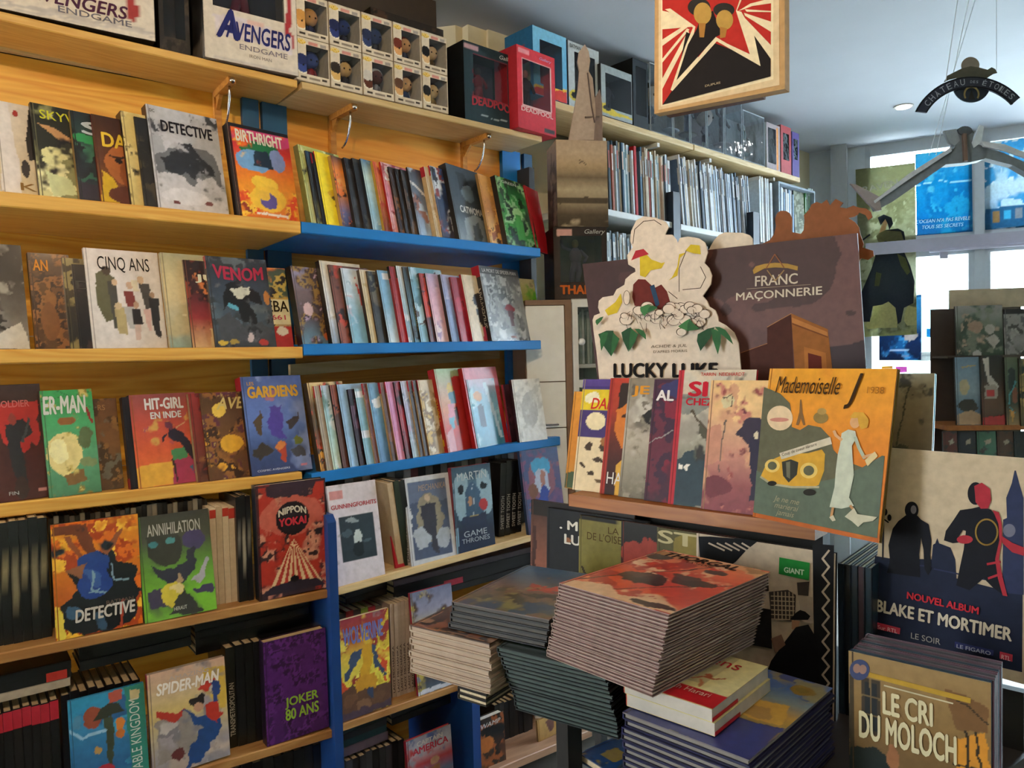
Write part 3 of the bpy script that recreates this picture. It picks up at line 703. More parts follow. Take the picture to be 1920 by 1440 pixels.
def album_row(row, x0, x1, ytop, T, label, group, lean, zoff=0, cols=ALB):
    a = row.pt(x0, .03)+Z*zoff; c = row.pt(x1, .03)+Z*zoff; L = np.linalg.norm(c-a); k = int(L/T); u = nrm(c-a); pl = row.pl
    lo = proj(a); H = .30
    for j in range(60):
        if proj(a+Z*(.15+j*.005))[1] <= ytop: H = .15+j*.005; break
    for i in range(k):
        ci = random.randrange(len(cols)); vi = random.randrange(3)
        key = (ci, vi, round(H, 2), id(cols))
        if key not in TOK:
            b = MB(); T_ = T*.93; Hh = H-vi*.012
            b.box(A(0, 0, 0), A(T_*.15, 0, 0), A(0, .22, 0), A(0, 0, Hh), cols[ci]); b.box(A(T_*.85, 0, 0), A(T_*.15, 0, 0), A(0, .22, 0), A(0, 0, Hh), cols[ci]); b.box(A(0, -.0006, 0), A(T_, 0, 0), A(0, .002, 0), A(0, 0, Hh), cols[ci])
            b.box(A(T_*.2, -.001, Hh*.62), A(T_*.6, 0, 0), A(0, .0005, 0), A(0, 0, Hh*.25), cols[(ci+4) % len(cols)])
            o = b.build('album', PRINT); g = MB(); g.box(A(T_*.15, .003, .002), A(T_*.7, 0, 0), A(0, .214, 0), A(0, 0, Hh-.005), 'ccc'); pg = g.build('page_block', PAGES, o); TOK[key] = (o, pg)
        else:
            s0, s1 = TOK[key]; o = s0.copy(); sc.collection.objects.link(o); pg = s1.copy(); pg.parent = o; sc.collection.objects.link(pg)
        o.location = a+u*T*i+pl.n*random.uniform(-.008, .006)
        o.rotation_euler = (0, rad(-lean), math.atan2(u[1], u[0])); tag(o, label, 'book', group)
album_row(BK2, 1130, 1193, 257, .0125, 'thin album in the first block of the far top shelf, below the grey rocket box', 'albums on the far shelf, first block', 2)
album_row(BK2, 1194, 1201, 275, .018, 'red spined album among the thin albums on the far top shelf', 'red album on the far shelf', 2, cols=['a01c20'])
album_row(BK2, 1203, 1262, 275, .012, 'thin album on the far top shelf right of the red spined one', 'albums on the far shelf, second block', 2)
album_row(BK2, 1278, 1410, 292, .011, 'thin pale album on the far top shelf between the two navy uprights', 'albums on the far shelf, third block', 6, cols=['d8dadc', 'c4ccd4', '8c9cac', 'd8d0c0', '38424c', 'b4c8d8', 'e0e0e0', '48586c'])
album_row(BK2, 1426, 1452, 330, .014, 'white spined album right of the far bookcase upright', 'white albums near the window', 2, cols=['e0e2e4', 'd0d8dc', 'c8d0d8'])
for kk in (1,):
    R_ = Row(PB, (1120, 213, 1500, 333)); R_.a = BK2.a-Z*.40*kk; R_.b = BK2.b-Z*.40*kk
    yt = proj(R_.pt(1150)+Z*.31)[1]
    album_row(R_, 1130, 1262, yt, .0125, 'thin grey album on the %s shelf of the far bookcase, left bay' % ['second', 'third'][kk-1], 'left bay albums, %s shelf' % ['second', 'third'][kk-1], 2, cols=['c8ccd0', 'a8b4bc', '8c9494', 'd4d4d0', '6a7a84'])
    album_row(R_, 1278, 1410, proj(R_.pt(1290)+Z*.31)[1], .0125, 'thin grey album on the %s shelf of the far bookcase, right bay' % ['second', 'third'][kk-1], 'right bay albums, %s shelf' % ['second', 'third'][kk-1], 4, cols=['c8ccd0', 'a8b4bc', '8c9494', 'd4d4d0', '4a5a64'])
# short bookcase by the window
NB = Row(PB, (1420, 446, 1500, 462))
sb = empty('bookcase', NB.pt(1455)*A(1, 1, 0), 'short grey bookcase of white albums close to the shop window', 'bookcase')
a = PB.hit(1460, 343, -.0); e_ = PB.hit(1528, 350, -.0)
zA = a[2]; a2 = A(a[0], a[1], zA-.36); W_ = np.linalg.norm((e_-a)[:2])
b = MB(A(*sb.location)); GR = plain('grey_board', '7d8a94', .5)
b.box(a2-Z*.02, PB.u*W_, -PB.n*.28, Z*.02); b.build('shelf', GR, sb)
for k_, (o_, s_) in enumerate(((0, .012), (W_-.012, .012))): b = MB(A(*sb.location)); b.box(A(a2[0], a2[1], .02)+PB.u*o_, PB.u*s_, -PB.n*.28, Z*(zA-.02)); b.build('side_panel', GR, sb)
b = MB(A(*sb.location)); b.box(a2+Z*.36, PB.u*W_, -PB.n*.28, Z*.012); b.build('top', GR, sb)
R_ = Row(PB, (1120, 213, 1500, 333)); R_.a = a2; R_.b = a2+PB.u*W_
album_row(R_, 1464, 1491, 352, .016, 'white spined album in the short bookcase by the window', 'white albums in the short bookcase', 0, cols=['e4e6e8', 'd0dce8', '8ca4bc', 'e8e8e8'])
album_row(R_, 1512, 1526, 352, .016, 'green or white album at the right end of the short bookcase', 'albums at the short bookcase end', 0, cols=['4c8a4c', 'd8e4dc', 'c8dcd8'])
faceout(R_, 1492, (1491, 347), 1511, T=.012, art='G 8a8f78; N 4 .7 5a604c a8a890 6c6c50', spine='556', label='olive covered album facing out in the short bookcase', name='album', inset=.03, alpha=2)
# ================================================================== BOOKS ON THE LEFT BOOKCASE
WT, YL, BK_ = 'e8e4da', 'e8c832', '15151a'
L1, L2, L3, L4, L5 = (ROW[k] for k in ('L1', 'L2', 'L3', 'L4', 'L5')); R1, R2, R3, R4, R5 = (ROW[k] for k in ('R1', 'R2', 'R3', 'R4', 'R5'))
fan(L1, [
 (4, (-14, 186), 'G d9cfc4 cbb893; P ddd6d2 0 0 .18 0 .25 1 0 1; W .01; E a03028 .25 .11 .03 .04; P 1c1614 .42 .04 .55 .04 .52 .55 .36 .62 .34 .40; E 1c1614 .3 .72 .05 .1; P 2c2018 .48 .6 .62 .55 .75 .95 .5 .8', 'c8c0b8', 'pale white and tan hardback at the left end of the top book row', dict(texts=[('Kin', (.22, .88, .62, .96), '8c6c40')], stexts=())),
 (75, (55, 191), 'G 22261c 1c1f18; N 4 .45 c9c48c e0dca8 8a8a5c 4c4c34; E ddd79c .26 .52 .20 .07; E d8d49a .2 .60 .13 .05; P b88a5c .06 .22 .25 .24 .9 .55 .8 .62; N 5 .2 15161a 2a2c20; P c8cf9c .1 .72 .4 .78 .5 .95 .15 .98', '101211', 'black and cream album with yellow lettering, second in the top row', dict(texts=[('SKYW', (.1, .06, .62, .16), 'c8c83c')])),
 (150, (126, 206), 'G 20282c 24403c 1c2a30 23222a; N 3 .4 1c2a30 2c5c48 14181c 3a6c54; E 2f8c50 .2 .30 .2 .05; P 2a2430 0 .8 .6 .85 .6 1 0 1', 'a3814c', 'dark teal album with a tan spine and big grey letter', dict(texts=[('S', (.12, .10, .42, .25), 'b8c4cc', dict(bold=.04))], T=.014)),
 (190, (167, 213), 'G 3c2418 5c3218 8a4c1c; E a8602c .38 .55 .27 .22; E 8a4a20 .5 .62 .2 .2; P c8a020 .05 .65 .2 .72 .35 1 .02 1; E 5c2c18 .42 .9 .3 .12; L 3a2010 .02 .2 .45 .4 .46; E 201410 .3 .5 .05 .03', '7a1e1c', 'brown album with a tan face and yellow lettering', dict(texts=[('DARK', (.1, .19, .75, .36), 'd8b43c', dict(bold=.04))])),
 (247, (222, 207), 'G d8c484 cbb470; N 5 .35 2a2618 d8c484 5c5034 1c1a14; L 2a2618 .03 .55 .2 .3 .6 .5 .8; E cbb470 .2 .2 .2 .2', '14140f', 'cream album with black ink blots and a black spine', dict(T=.034)),
 (272, (252, 218), 'G 1c1a16 2a2620; N 4 .4 1a1814 4a4030', '161411', 'black backed book pressed behind the silver album', dict(T=.010)),
 (297, (273, 194), 'G b9babf b0b2b8 c4c3c8 cfccd0; N 3 .4 a4a6ac c0c0c6 b4b4ba; W .05; P 6a6c70 .02 .50 .30 .38 .5 .36 .8 .36 .95 .46 .98 .72 .8 .62 .6 .66 .5 .74 .3 .62 .08 .70; P 2c2e32 .12 .52 .36 .40 .5 .30 .62 .40 .85 .50 .90 .62 .70 .60 .55 .66 .45 .62 .2 .64; N 6 .25 3a3c40 a8a8ae 5c5e64; W .02; E d8d6da .4 .86 .32 .08; E 7a4c4c .72 .9 .06 .025; E 6a3c3c .25 .92 .04 .02', '17181c', 'silver grey hardback with a dark smoky wing shape and black title', dict(br=430, T=.03, texts=[('DETECTIVE', (.17, .13, .90, .245), '26262e', dict(bold=.05)), ('DC', (.04, .04, .11, .07), '555')])),
 (450, (426, 228), 'G 6a2c3c c8302c e07820 e89828 d86a20; E c03a6a .5 .1 .6 .12; E 1f6a3c .48 .25 .34 .10; E 6f9cc8 .35 .38 .28 .12; E 7c8cc0 .75 .34 .14 .12; P 1c2c3c .38 .26 .6 .26 .66 .44 .34 .44; N 6 .35 e8a82c e06820 d84820 f0c040 8a3020; E ecc040 .48 .62 .22 .09; E e8b83c .5 .78 .30 .14; E 5c4c8c .5 .80 .14 .09; E e0b040 .44 .74 .1 .05; L e8dcd0 .02 .3 .95 .8 .95; W .01; R 17141a 0 0 1 .035; R 17141a 0 0 .025 1', '17141a', 'fiery orange hardback with a green tree shape and pale title', dict(br=563, T=.032, texts=[('BIRTHRIGHT', (.10, .055, .88, .19), 'd8d4c0', dict(bold=.05))])),
], 10, W=.18)
fan(R1, [
 (584, (545, 270), 'G a8ac5c c0c48c; N 4 .35 2a2c1c a8ac5c d0d4a0 5c5c34', '6c7038', 'pale olive album with black blots beside the fiery orange book', {}),
 (596, (560, 282), 'G 1c3a54 17181a 22221c 8a8c5c; N 4 .4 17181a 3a3a28 17181a', '101214', 'black album with a dark blue head and a pale brush character', dict(texts=[('//', (.12, .13, .55, .28), 'd8dcb8', dict(bold=.08))])),
 (607, (583, 287), 'G 17181a; N 3 .4 101012 2a2a28', '0f1012', 'thin black book left of the yellow one', dict(stop=('a82430', .86, 1.0))),
 (613, (590, 283), 'G e8d028 f0d828; E d8b020 .35 .55 .2 .06; E 4c3c14 .35 .60 .1 .03; P 3c3414 .28 .7 .5 .66 .45 .8; P b8301c .35 .82 .6 .8 .6 .97 .4 .97', '1a1a1c', 'bright yellow hardback with a black spine', dict(stop=('b82430', .86, 1.0))),
 (643, (622, 291), 'G 4c3c34 d87c2c e09850 a86a48 5c5c84 2a2a4c; N 5 .4 2c1c1c d8702c c89c50', 'b08c50', 'album of orange flames with a tan spine', {}),
 (668, (641, 295), 'G 2a2a2c; N 4 .4 1a1a1c 3c3c3e', '1c1c1e', 'dark grey album among the blue shelf top row', {}),
 (684, (657, 296), 'G 1c1c1e; N 4 .5 17171a 3c3830', '131315', 'black album left of the pale blue one', {}),
 (700, (680, 297), 'G 3c6484 b8d0c8 a8c8d0 8cb4c8 a8c4cc; N 4 .35 c8d8d0 7ca4bc e0e4d8', '1c2c3c', 'pale blue album on the top blue shelf', {}),
 (722, (702, 302), 'G c8502c b86a30 702818; N 5 .4 d88c3c 982c1c', 'b8902c', 'thin orange album beside a red spine', {}),
 (737, (713, 303), 'G 9c3c4c c87c84 d88ca0 e0a8b0 c88070; N 3 .4 d88090 8c2c34 d8b0b0 e08040', 'a81e20', 'pink and red album with a bright red spine', dict(texts=[('S', (.03, .06, .26, .26), 'd8d4d0', dict(bold=.02, shear=.2))])),
 (751, (731, 312), 'G 2a1c18; N 4 .5 1a1412 7a5030 3c2c20', '141210', 'black album of a three volume set', {}),
 (762, (741, 316), 'G 1f1a18; N 4 .5 1a1412 5c4838', '12100f', 'black spined book with small white marks', {}),
 (773, (751, 317), 'G 1f1a18; N 4 .5 1a1412 5c4838', '12100f', 'black spined book just left of the blue grey album', {}),
 (787, (763, 313), 'G 34343c 5c6878 70788c 9cb0c8; N 4 .4 3a3a44 8a5c50 a8b4c0 505c74; L d8d4d0 .03 .02 .2 .5 .42', '17171a', 'blue grey album with a pale diagonal streak', {}),
 (819, (797, 312), 'G c8b08c; N 3 .3 b89c74 d8c4a0', 'c8ac80', 'cream spined book with a red head', dict(stop=('a82430', .86, 1.0))),
 (830, (808, 310), 'G 2a4470 1c2c4c 20203c; N 4 .4 3c5c8c 8c3c38 c8ccd0 1a1a24', 'c8b08c', 'dark blue album with a cream spine', dict(stop=('a82430', .86, 1.0))),
 (862, (839, 305), 'G 303a42 38444e 4a5660 808c94; P 1c242c .22 .08 .45 .1 .55 .25 .5 .32 .35 .35 .25 .30; E 60707a .45 .34 .16 .12; P 8c989e .25 .70 .55 .62 .95 .72 .98 .98 .2 .98; W .04; P 5a666e .45 .75 .6 .72 .62 .98 .4 .98', '101216', 'slate grey hardback with a shaded profile and white title', dict(br=931, T=.034, texts=[('CATWOMAN', (.16, .53, .84, .625), 'd0d4d4', dict(bold=.05))])),
 (920, (895, 325), 'G c88c3c a86c34 d8b070; N 5 .5 3c2418 d89c4c 8c4c24', '8c6c3c', 'orange tan album half hidden by the slate one', dict(T=.012, W=.15)),
 (953, (936, 328), 'G 1c2420 1c6a2c 2c4c38 243c38 34484c; N 5 .4 143018 3c8c44 8cb884 1c3428; E 9cc88c .5 .5 .16 .10; P 4c9c50 .4 .5 .6 .5 .65 .9 .35 .9', '0e0f10', 'dark green hardback at the end of the top blue shelf', dict(br=1011, T=.034, texts=[(': GREEN', (.08, .045, .62, .085), 'c8ccc4')])),
], 16)
faceout(R1, 1006, (992, 347), 1030, T=.012, art='G b8202a c42630', spine='8a1018', label='thin red book sticking out past the end of the top blue shelf', phi=25, alpha=10, inset=.06)
fan(L2, [
 (-58, (-75, 452), 'G 1a1816 3a3632 6a645e a8a39c; N 3 .45 2c2a28 7c7874 4a4642 9c988f; P d0ccc4 .5 .85 .9 .75 1 1 .3 1', '0e0e0f', 'misty dark grey hardback cut off at the left edge, second row', dict(br=57)),
 (68, (54, 473), 'G 4c3420 5c4028 4c3018 5a3c20; N 4 .5 6a4424 3c2818 8c5c30 5c3c1c; E 8a5a2c .45 .5 .14 .1; E 7a4c24 .4 .72 .22 .2', '2a1c12', 'brown album with orange letters on its head', dict(br=146, texts=[('AN', (.10, .07, .46, .19), 'd89040', dict(bold=.03))], T=.014)),
 (133, (116, 483), 'G 5c4c30 2a2418 1c1813; N 4 .4 3a3020 8a7c50 1c1812', '1a1610', 'olive brown album behind the white group cover', dict(T=.013)),
 (150, (130, 495), 'G 15110f 1a1413; N 4 .4 15110f 3c2c2c', '0c0b0b', 'black album with faint lettering left of the white cover', dict(T=.014, texts=[('DE', (.03, .20, .4, .30), '4c4844')])),
 (175, (153, 464), 'W .008; G ddd7d6 d8d3d2; P 5c5a40 .12 .26 .2 .22 .36 .28 .38 .6 .3 .72 .2 .74 .1 .55; E 4a3c30 .26 .22 .06 .05; P 44423c .26 .33 .38 .33 .38 .8 .3 .8; P 7a3430 .46 .42 .6 .42 .62 .58 .5 .62; E c8a890 .56 .36 .05 .04; P b0b0b0 .42 .58 .58 .58 .58 .8 .5 .8; P 4c4a48 .68 .33 .84 .33 .84 .55 .76 .62; E c8ac90 .72 .30 .05 .04; P d8b8b8 .72 .6 .84 .6 .80 .82 .76 .82; P 2c2a2c .8 .48 .95 .48 .92 .9 .84 .86; E a88c78 .86 .45 .04 .03; P b0a074 .32 .6 .46 .6 .48 .86 .36 .86; E c8b08c .38 .58 .05 .04; P 2a2628 .56 .6 .68 .6 .7 .75 .56 .76; P c8b0a8 .58 .76 .66 .76 .64 .92 .58 .92; E b89880 .62 .56 .04 .04; E c8a888 .36 .34 .04 .035; P d8d0b8 .58 .3 .68 .3 .68 .42 .6 .42', 'cfcac8', 'white hardback with a small crowd of people and tall black title', dict(br=315, T=.012, texts=[('CINQ ANS', (.16, .075, .86, .235), '2c2a2c', dict(bold=.0))])),
 (320, (290, 473), 'G a8a484 cbb98c d0bc90 a8a48c 8c9c8c; N 2 .3 b8a880 d0c49c; P 1c1c18 .45 .05 .6 .08 .58 .18 .46 .16; P 4c6c78 .5 .12 .6 .12 .6 .2 .5 .2; W .01; E 3c3a34 .76 .42 .16 .035; E 8a9c8c .74 .42 .06 .03; P 1a1a1c .40 .48 .85 .50 .95 .62 .6 .64; E b09468 .9 .55 .06 .1', 'a8a080', 'cream album with a large drawn eye beside the white cover', dict(W=.16, T=.014)),
 (362, (333, 487), 'G 2a1a1a 3c1c1c 8c2c2c c89c6c; N 5 .4 8c3a24 2a1410 c8743c; P c8a878 .3 .78 .9 .7 .9 1 .3 1; E c85c38 .55 .6 .2 .1', '2c1412', 'dark red brown album behind the monster cover', dict(T=.014, texts=[('JU', (.15, .16, .5, .26), 'd8d4b8', dict(bold=.04))])),
 (405, (383, 479), 'G 2c3038 384250 46525c 3c4044; N 3 .35 50606c 34383c 5c6468; E 5aa0b8 .42 .5 .2 .1; W .05; P 17181a .18 .42 .3 .30 .52 .24 .62 .34 .82 .42 .8 .52 .62 .5 .72 .74 .5 .70 .44 .6 .26 .52 .16 .6; P c8c8b8 .38 .36 .66 .34 .58 .44 .42 .46; P 44464a .08 .7 .3 .62 .5 .76 .8 .7 .96 .78 .96 .92 .08 .92; N 7 .18 6a6c70 4a4c50 2a2c30; W .02; E c8a840 .12 .95 .08 .03; E a83a34 .8 .95 .08 .03; E 9c8440 .3 .94 .08 .03; E c0b0b0 .58 .90 .05 .05; E b8783c .93 .44 .05 .08', '121315', 'dark hardback with a hulking black shape and red jagged title', dict(br=519, T=.036, stop=('a82434', .86, 1.0), texts=[('VENOM', (.09, .085, .92, .265), 'a8344c', dict(bold=.05, arc=-.15))])),
], 7, W=.18)
faceout(L2, 456, (440, 498), phi=3, alpha=11.3, art='G d8643c 3c6c50 c8a048 d8c890 8c5c40 a83428; N 4 .4 d8843c 4c5c50 c0a858 2a2a2c; R d8d0a8 .5 .40 1 .72; R a8302c .6 .74 1 1; E d8d0c0 .8 .8 .12 .06', spine='a85c2c', label='multicoloured album right of the hulking shape cover', inset=0.034, **{'br': 551, 'T': 0.012, 'texts': [('EBA', (0.55, 0.42, 0.98, 0.56), '2c2418', {'bold': 0.02}), ('661', (0.62, 0.6, 0.9, 0.66), 'b83c5c')]})
faceout(L3, 150, (130, 750), phi=3, alpha=11.3, art='G 6c4828 7c5630 5c4428; N 4 .5 8c6434 4c3820 6c6454', spine='4c341c', label='plain brown album beside the green shiny one', inset=0.04, **{'T': 0.01, 'br': 233, 'texts': [('RS', (0.55, 0.07, 0.72, 0.13), 'a07850')]})
def glz(a, b_, c, *x): return 'G %s %s %s; N 4 .4 %s %s %s %s; N 7 .18 %s %s' % (a, b_, c, a, b_, c, x[0], x[0], x[-1])
fan(R2, [
 (568, (546, 498), 'G 8c84a0 6c5450 4c3c3c 5c7c8c; N 5 .55 7c6470 4c3428 8c6c34 3c2c34 a88ca0; E c8a4a0 .25 .55 .1 .08; E b85c2c .6 .9 .1 .05', '111114', 'purple brown album with a black spine, first on the middle blue shelf', dict(T=.026)),
 (624, (598, 488), 'G d0c4ac d8d4d0 c8d0dc 8ca0b8; N 2 .3 e0dcd4 b8a888', '131013', 'cream white album with a black and red spine', dict(T=.02)),  # white and tan window glare painted as the cover colour
 (640, (620, 496), 'G 5c3a30 8c4c38; N 5 .4 b0402c 2c2020', '15121a', 'thin dark red album between the cream white and light blue ones', {}),
 (662, (639, 502), 'G c4ccd4 b4c8d4 7ca8bc 80b0c4; N 3 .3 d89ca0 e0e4e8 6c94a8; P b83a30 .3 .1 .5 .5 .4 .6', '121214', 'light blue and pink album with a black spine', {}),
 (697, (672, 505), 'G d8ccb4 c8b890 ccb88c; N 3 .3 b8a070 e0d4bc; E a82c28 .4 .38 .1 .05; P 2a2420 .3 .5 .42 .5 .4 .7 .32 .75', '30201c', 'cream album with a red dot', {}),
 (710, (690, 508), 'G 2c2a24; N 4 .4 1a1814 5c5440', '1d1b16', 'grey black album left of the sky blue one', {}),
 (730, (707, 506), 'G 78a8cc 80acc8 c8d4dc; N 2 .2 90b8d4; E b82c3c .55 .35 .15 .12; P 2c2430 .4 .4 .7 .5 .7 .95 .5 .8; R e0e4e8 .1 .03 .6 .12', '18171a', 'sky blue album with a red shape', {}),
 (754, (733, 499), 'G 8c2028 a8242c; N 3 .4 2c181c a82c30', '8c1a1e', 'bright red album in the middle of the blue middle shelf', dict(stop=('121214', .84, 1.0))),
 (767, (742, 498), 'G d0d4d4 a8c4d0 98b8c8; N 3 .3 c83a40 d8dce0 88a8bc', 'a01c22', 'pale album with a red spine', dict(stop=('121214', .84, 1.0))),
 (779, (758, 500), 'G 2a2a2c 5c8494; N 4 .4 3c4c54 1a1a1c', '121214', 'black spined book left of the one with yellow spine letters', {}),
 (790, (767, 500), 'G 6c9cac 7cacc4 8cb8cc; N 3 .4 5c8494 b0ccd8 4a3434', '15140f', 'grey blue album with small yellow spine letters', dict(stexts=[('SPIDER', (.2, .5, .8, .85), 'a89c5c')])),
 (808, (788, 512), 'G a8302c 3c2c34 5c3c48; N 4 .4 c8402c 2c2028', '2c1418', 'dark red and purple album', {}),
 (820, (798, 512), 'G b09cb8 d0a0b0 d8a8b4 e0b8b4; N 3 .3 9c84a8 e0c8cc c87c84', '1a1720', 'pink lilac album on the middle blue shelf', {}),
 (848, (828, 514), 'G a8a4c0 8c94bc 7c90b8 6c84ac; N 3 .4 7c88b0 b0acc8 5c6c98', '161317', 'lilac blue album right of the pink lilac one', {}),
 (866, (848, 519), 'G 8c1c34 a01c34; N 3 .3 781428 b02840', '6c1424', 'crimson album left of the cream black haired cover', {}),
 (887, (865, 514), 'G d4c0a0 d8c4a4; N 3 .2 c0a884; E 2a2022 .5 .38 .25 .12; P 241e22 .3 .5 .7 .45 .6 .95 .35 .7; P b83c50 .4 .8 .7 .75 .6 1 .4 1', 'a01c30', 'cream album with black haired figures and a crimson spine', {}),
 (923, (903, 497), 'G 5c6064 8a8e92 9ca0a2 8a8e90; N 4 .6 7c8084 b8bcbe 5c6064 a4a8aa 44484c; N 8 .3 c8cccc 6c7074; E 8c2c34 .6 .55 .14 .05; P 5c3034 .52 .58 .68 .58 .64 .8 .56 .8; P c0c4c6 .45 .12 .62 .12 .6 .24 .48 .24; R 54585c 0 0 1 .1', '15141a', 'silver grey hardback with white swirls at the end of the middle blue shelf', dict(br=995, T=.036, stop=('a82430', .85, 1.0), texts=[('LA MORT DE SPIDER-MAN', (.06, .035, .92, .085), 'd0d0d0', dict(bold=.03)), ('MARVEL', (.5, .93, .64, .96), 'c88')], stexts=[('SPIDER-MAN', (.2, .3, .8, .82), 'b0a89c')])),
], 13)
faceout(R2, 965, (942, 520), 1018, T=.012, art='G b8ac84 98a048 4c8c24 3c5a30; N 3 .3 5a9c2c 2c5c28; E b0a480 .86 .1 .1 .06; E 8c8460 .86 .1 .06 .035', spine='2c4420', label='green album with a cream ring behind the silver grey one', phi=4, alpha=10, inset=.075)
fan(L3, [
 (-40, (-70, 724), 'G 3c2c28 4c2420; P b0302c .3 .16 .95 .16 .92 .32 .96 .44 .88 .55 .8 .5 .76 .62 .4 .5; P 2c2c30 .45 .35 .7 .3 .85 .42 .66 .5 .7 .9 .6 .95 .5 .7; E 8c3c34 .56 .3 .06 .05; P 4c2422 .7 .6 1 .5 1 1 .7 1; L 44484c .02 .78 .3 .70 .5; R c88c8c .84 .91 .96 .94; E 3c2a26 .6 .9 .1 .1', '1a1210', 'dark red album with an armed standing figure at the left edge, third row', dict(br=94, texts=[('SOLDIER', (.36, .14, .82, .20), 'c87070', dict(bold=.03)), ('FIN', (.42, .92, .56, .95), 'aaa')])),
 (93, (66, 733), 'G 3c9c58 4ca068 5c9c74 4c7c5c; L 2c6c44 .004 0 .1 1 .02; L 2c6c44 .004 .3 0 1 .2; E 8c5c34 .45 .30 .18 .04; P 8c2c28 .82 .18 .88 .18 .98 .33 .94 .35; W .04; E e0cf8c .36 .6 .34 .2; E f0e8b0 .25 .58 .16 .12; E 5c6c48 .78 .46 .14 .10; E 7c8c60 .8 .7 .18 .05; P 7c5c34 .3 .8 .7 .78 .75 .88 .4 .9; N 7 .15 8c7434 c8b468', '2c4a38', 'green shiny album with a golden glare and white lettering', dict(br=191, texts=[('ER-MAN', (.03, .055, .86, .23), 'd0d4d0', dict(bold=.05, shear=.1))], mat=GLOSS, T=.012)),  # the pale yellow ellipses are lamp glare painted into the cover
 (246, (222, 745), 'G 1c1418; N 3 .3 2a1c20 14101a', '17121a', 'black spined book left of the orange red hardback', dict(T=.02, stop=('8c1a28', .0, .12))),
 (260, (238, 741), 'G 8c4a48 b84c3c d05c34 d8743c; P d8a03c .0 .78 .55 .74 .55 1 0 1; P 4c8c5c .55 .64 .75 .60 .78 .78 .56 .80; P a83c5c .56 .74 .96 .70 .97 1 .5 1; N 6 .06 c8a050 6c3c6c; P 8c7c34 .8 .62 .98 .6 .98 .72; P 3c6c8c .78 .84 .86 .82 .86 .9; W .03; P 2c2434 .52 .40 .62 .38 .78 .48 .92 .66 .90 .78 .78 .70 .66 .56 .54 .50; E 6c3444 .53 .36 .06 .04; L 2c2434 .02 .5 .46 .42 .52; L c8a478 .008 .64 .38 .78 .33; L 3c2c28 .015 .55 .72 .58 .98', '16141c', 'orange red hardback with a diving caped figure and white title', dict(br=384, T=.034, texts=[('HIT-GIRL', (.21, .045, .80, .175), 'd8d8d8', dict(bold=.06)), ('EN INDE', (.28, .20, .75, .275), 'd0d0d0', dict(bold=.05))])),
 (372, (352, 738), 'G 8c2c28 5c3424; N 4 .4 8c5c34 3c1c18 6c2420', 'a8906c', 'red and tan album left of the golden figures one', dict(T=.016, W=.12)),
 (393, (378, 738), 'G 4c3420 6c4828 5c3820; N 5 .5 d89c34 3c2418 8c5c2c 5c2c3c a88c50; E d8a030 .45 .6 .2 .1; E e0b84c .3 .2 .12 .08', '4c3c34', 'dark album with golden figures and leaning letters', dict(T=.018, texts=[('AVE', (.25, .06, .75, .2), 'c8b070', dict(shear=.3, bold=.03))])),
 (473, (448, 707), 'G 4c5c94 5c70ac 5c74b0 3c4c74 34406a; N 2 .3 7c8cbc 4c6098; W .05; P 4c3c8c .36 .34 .58 .30 .62 .44 .56 .58 .62 .66 .42 .62; E 9c6c84 .44 .22 .1 .06; P 50402c .1 .46 .24 .36 .3 .5 .2 .58; P 3c3434 .64 .48 .84 .42 .8 .54 .68 .56; E 6c7434 .84 .68 .09 .05; P 3c342c .04 .76 .2 .66 .36 .76 .2 .86; P a83c24 .4 .70 .54 .66 .6 .78 .54 .9 .44 .8; E c8783c .48 .72 .08 .06; P 44444c .68 .78 .86 .74 .94 .86 .76 .84; R c87c90 .82 .93 .92 .955', '14141a', 'blue hardback with a swarm of figures and golden title', dict(br=586, T=.036, stop=('a82434', .86, 1.0), texts=[('GARDIENS', (.08, .10, .92, .225), 'c89838', dict(bold=.07)), ('LES', (.09, .055, .2, .09), 'c89838'), ('COSMIC AVENGERS', (.09, .945, .62, .965), 'b8bcc8', dict(bold=.03))])),
], 7, W=.17)
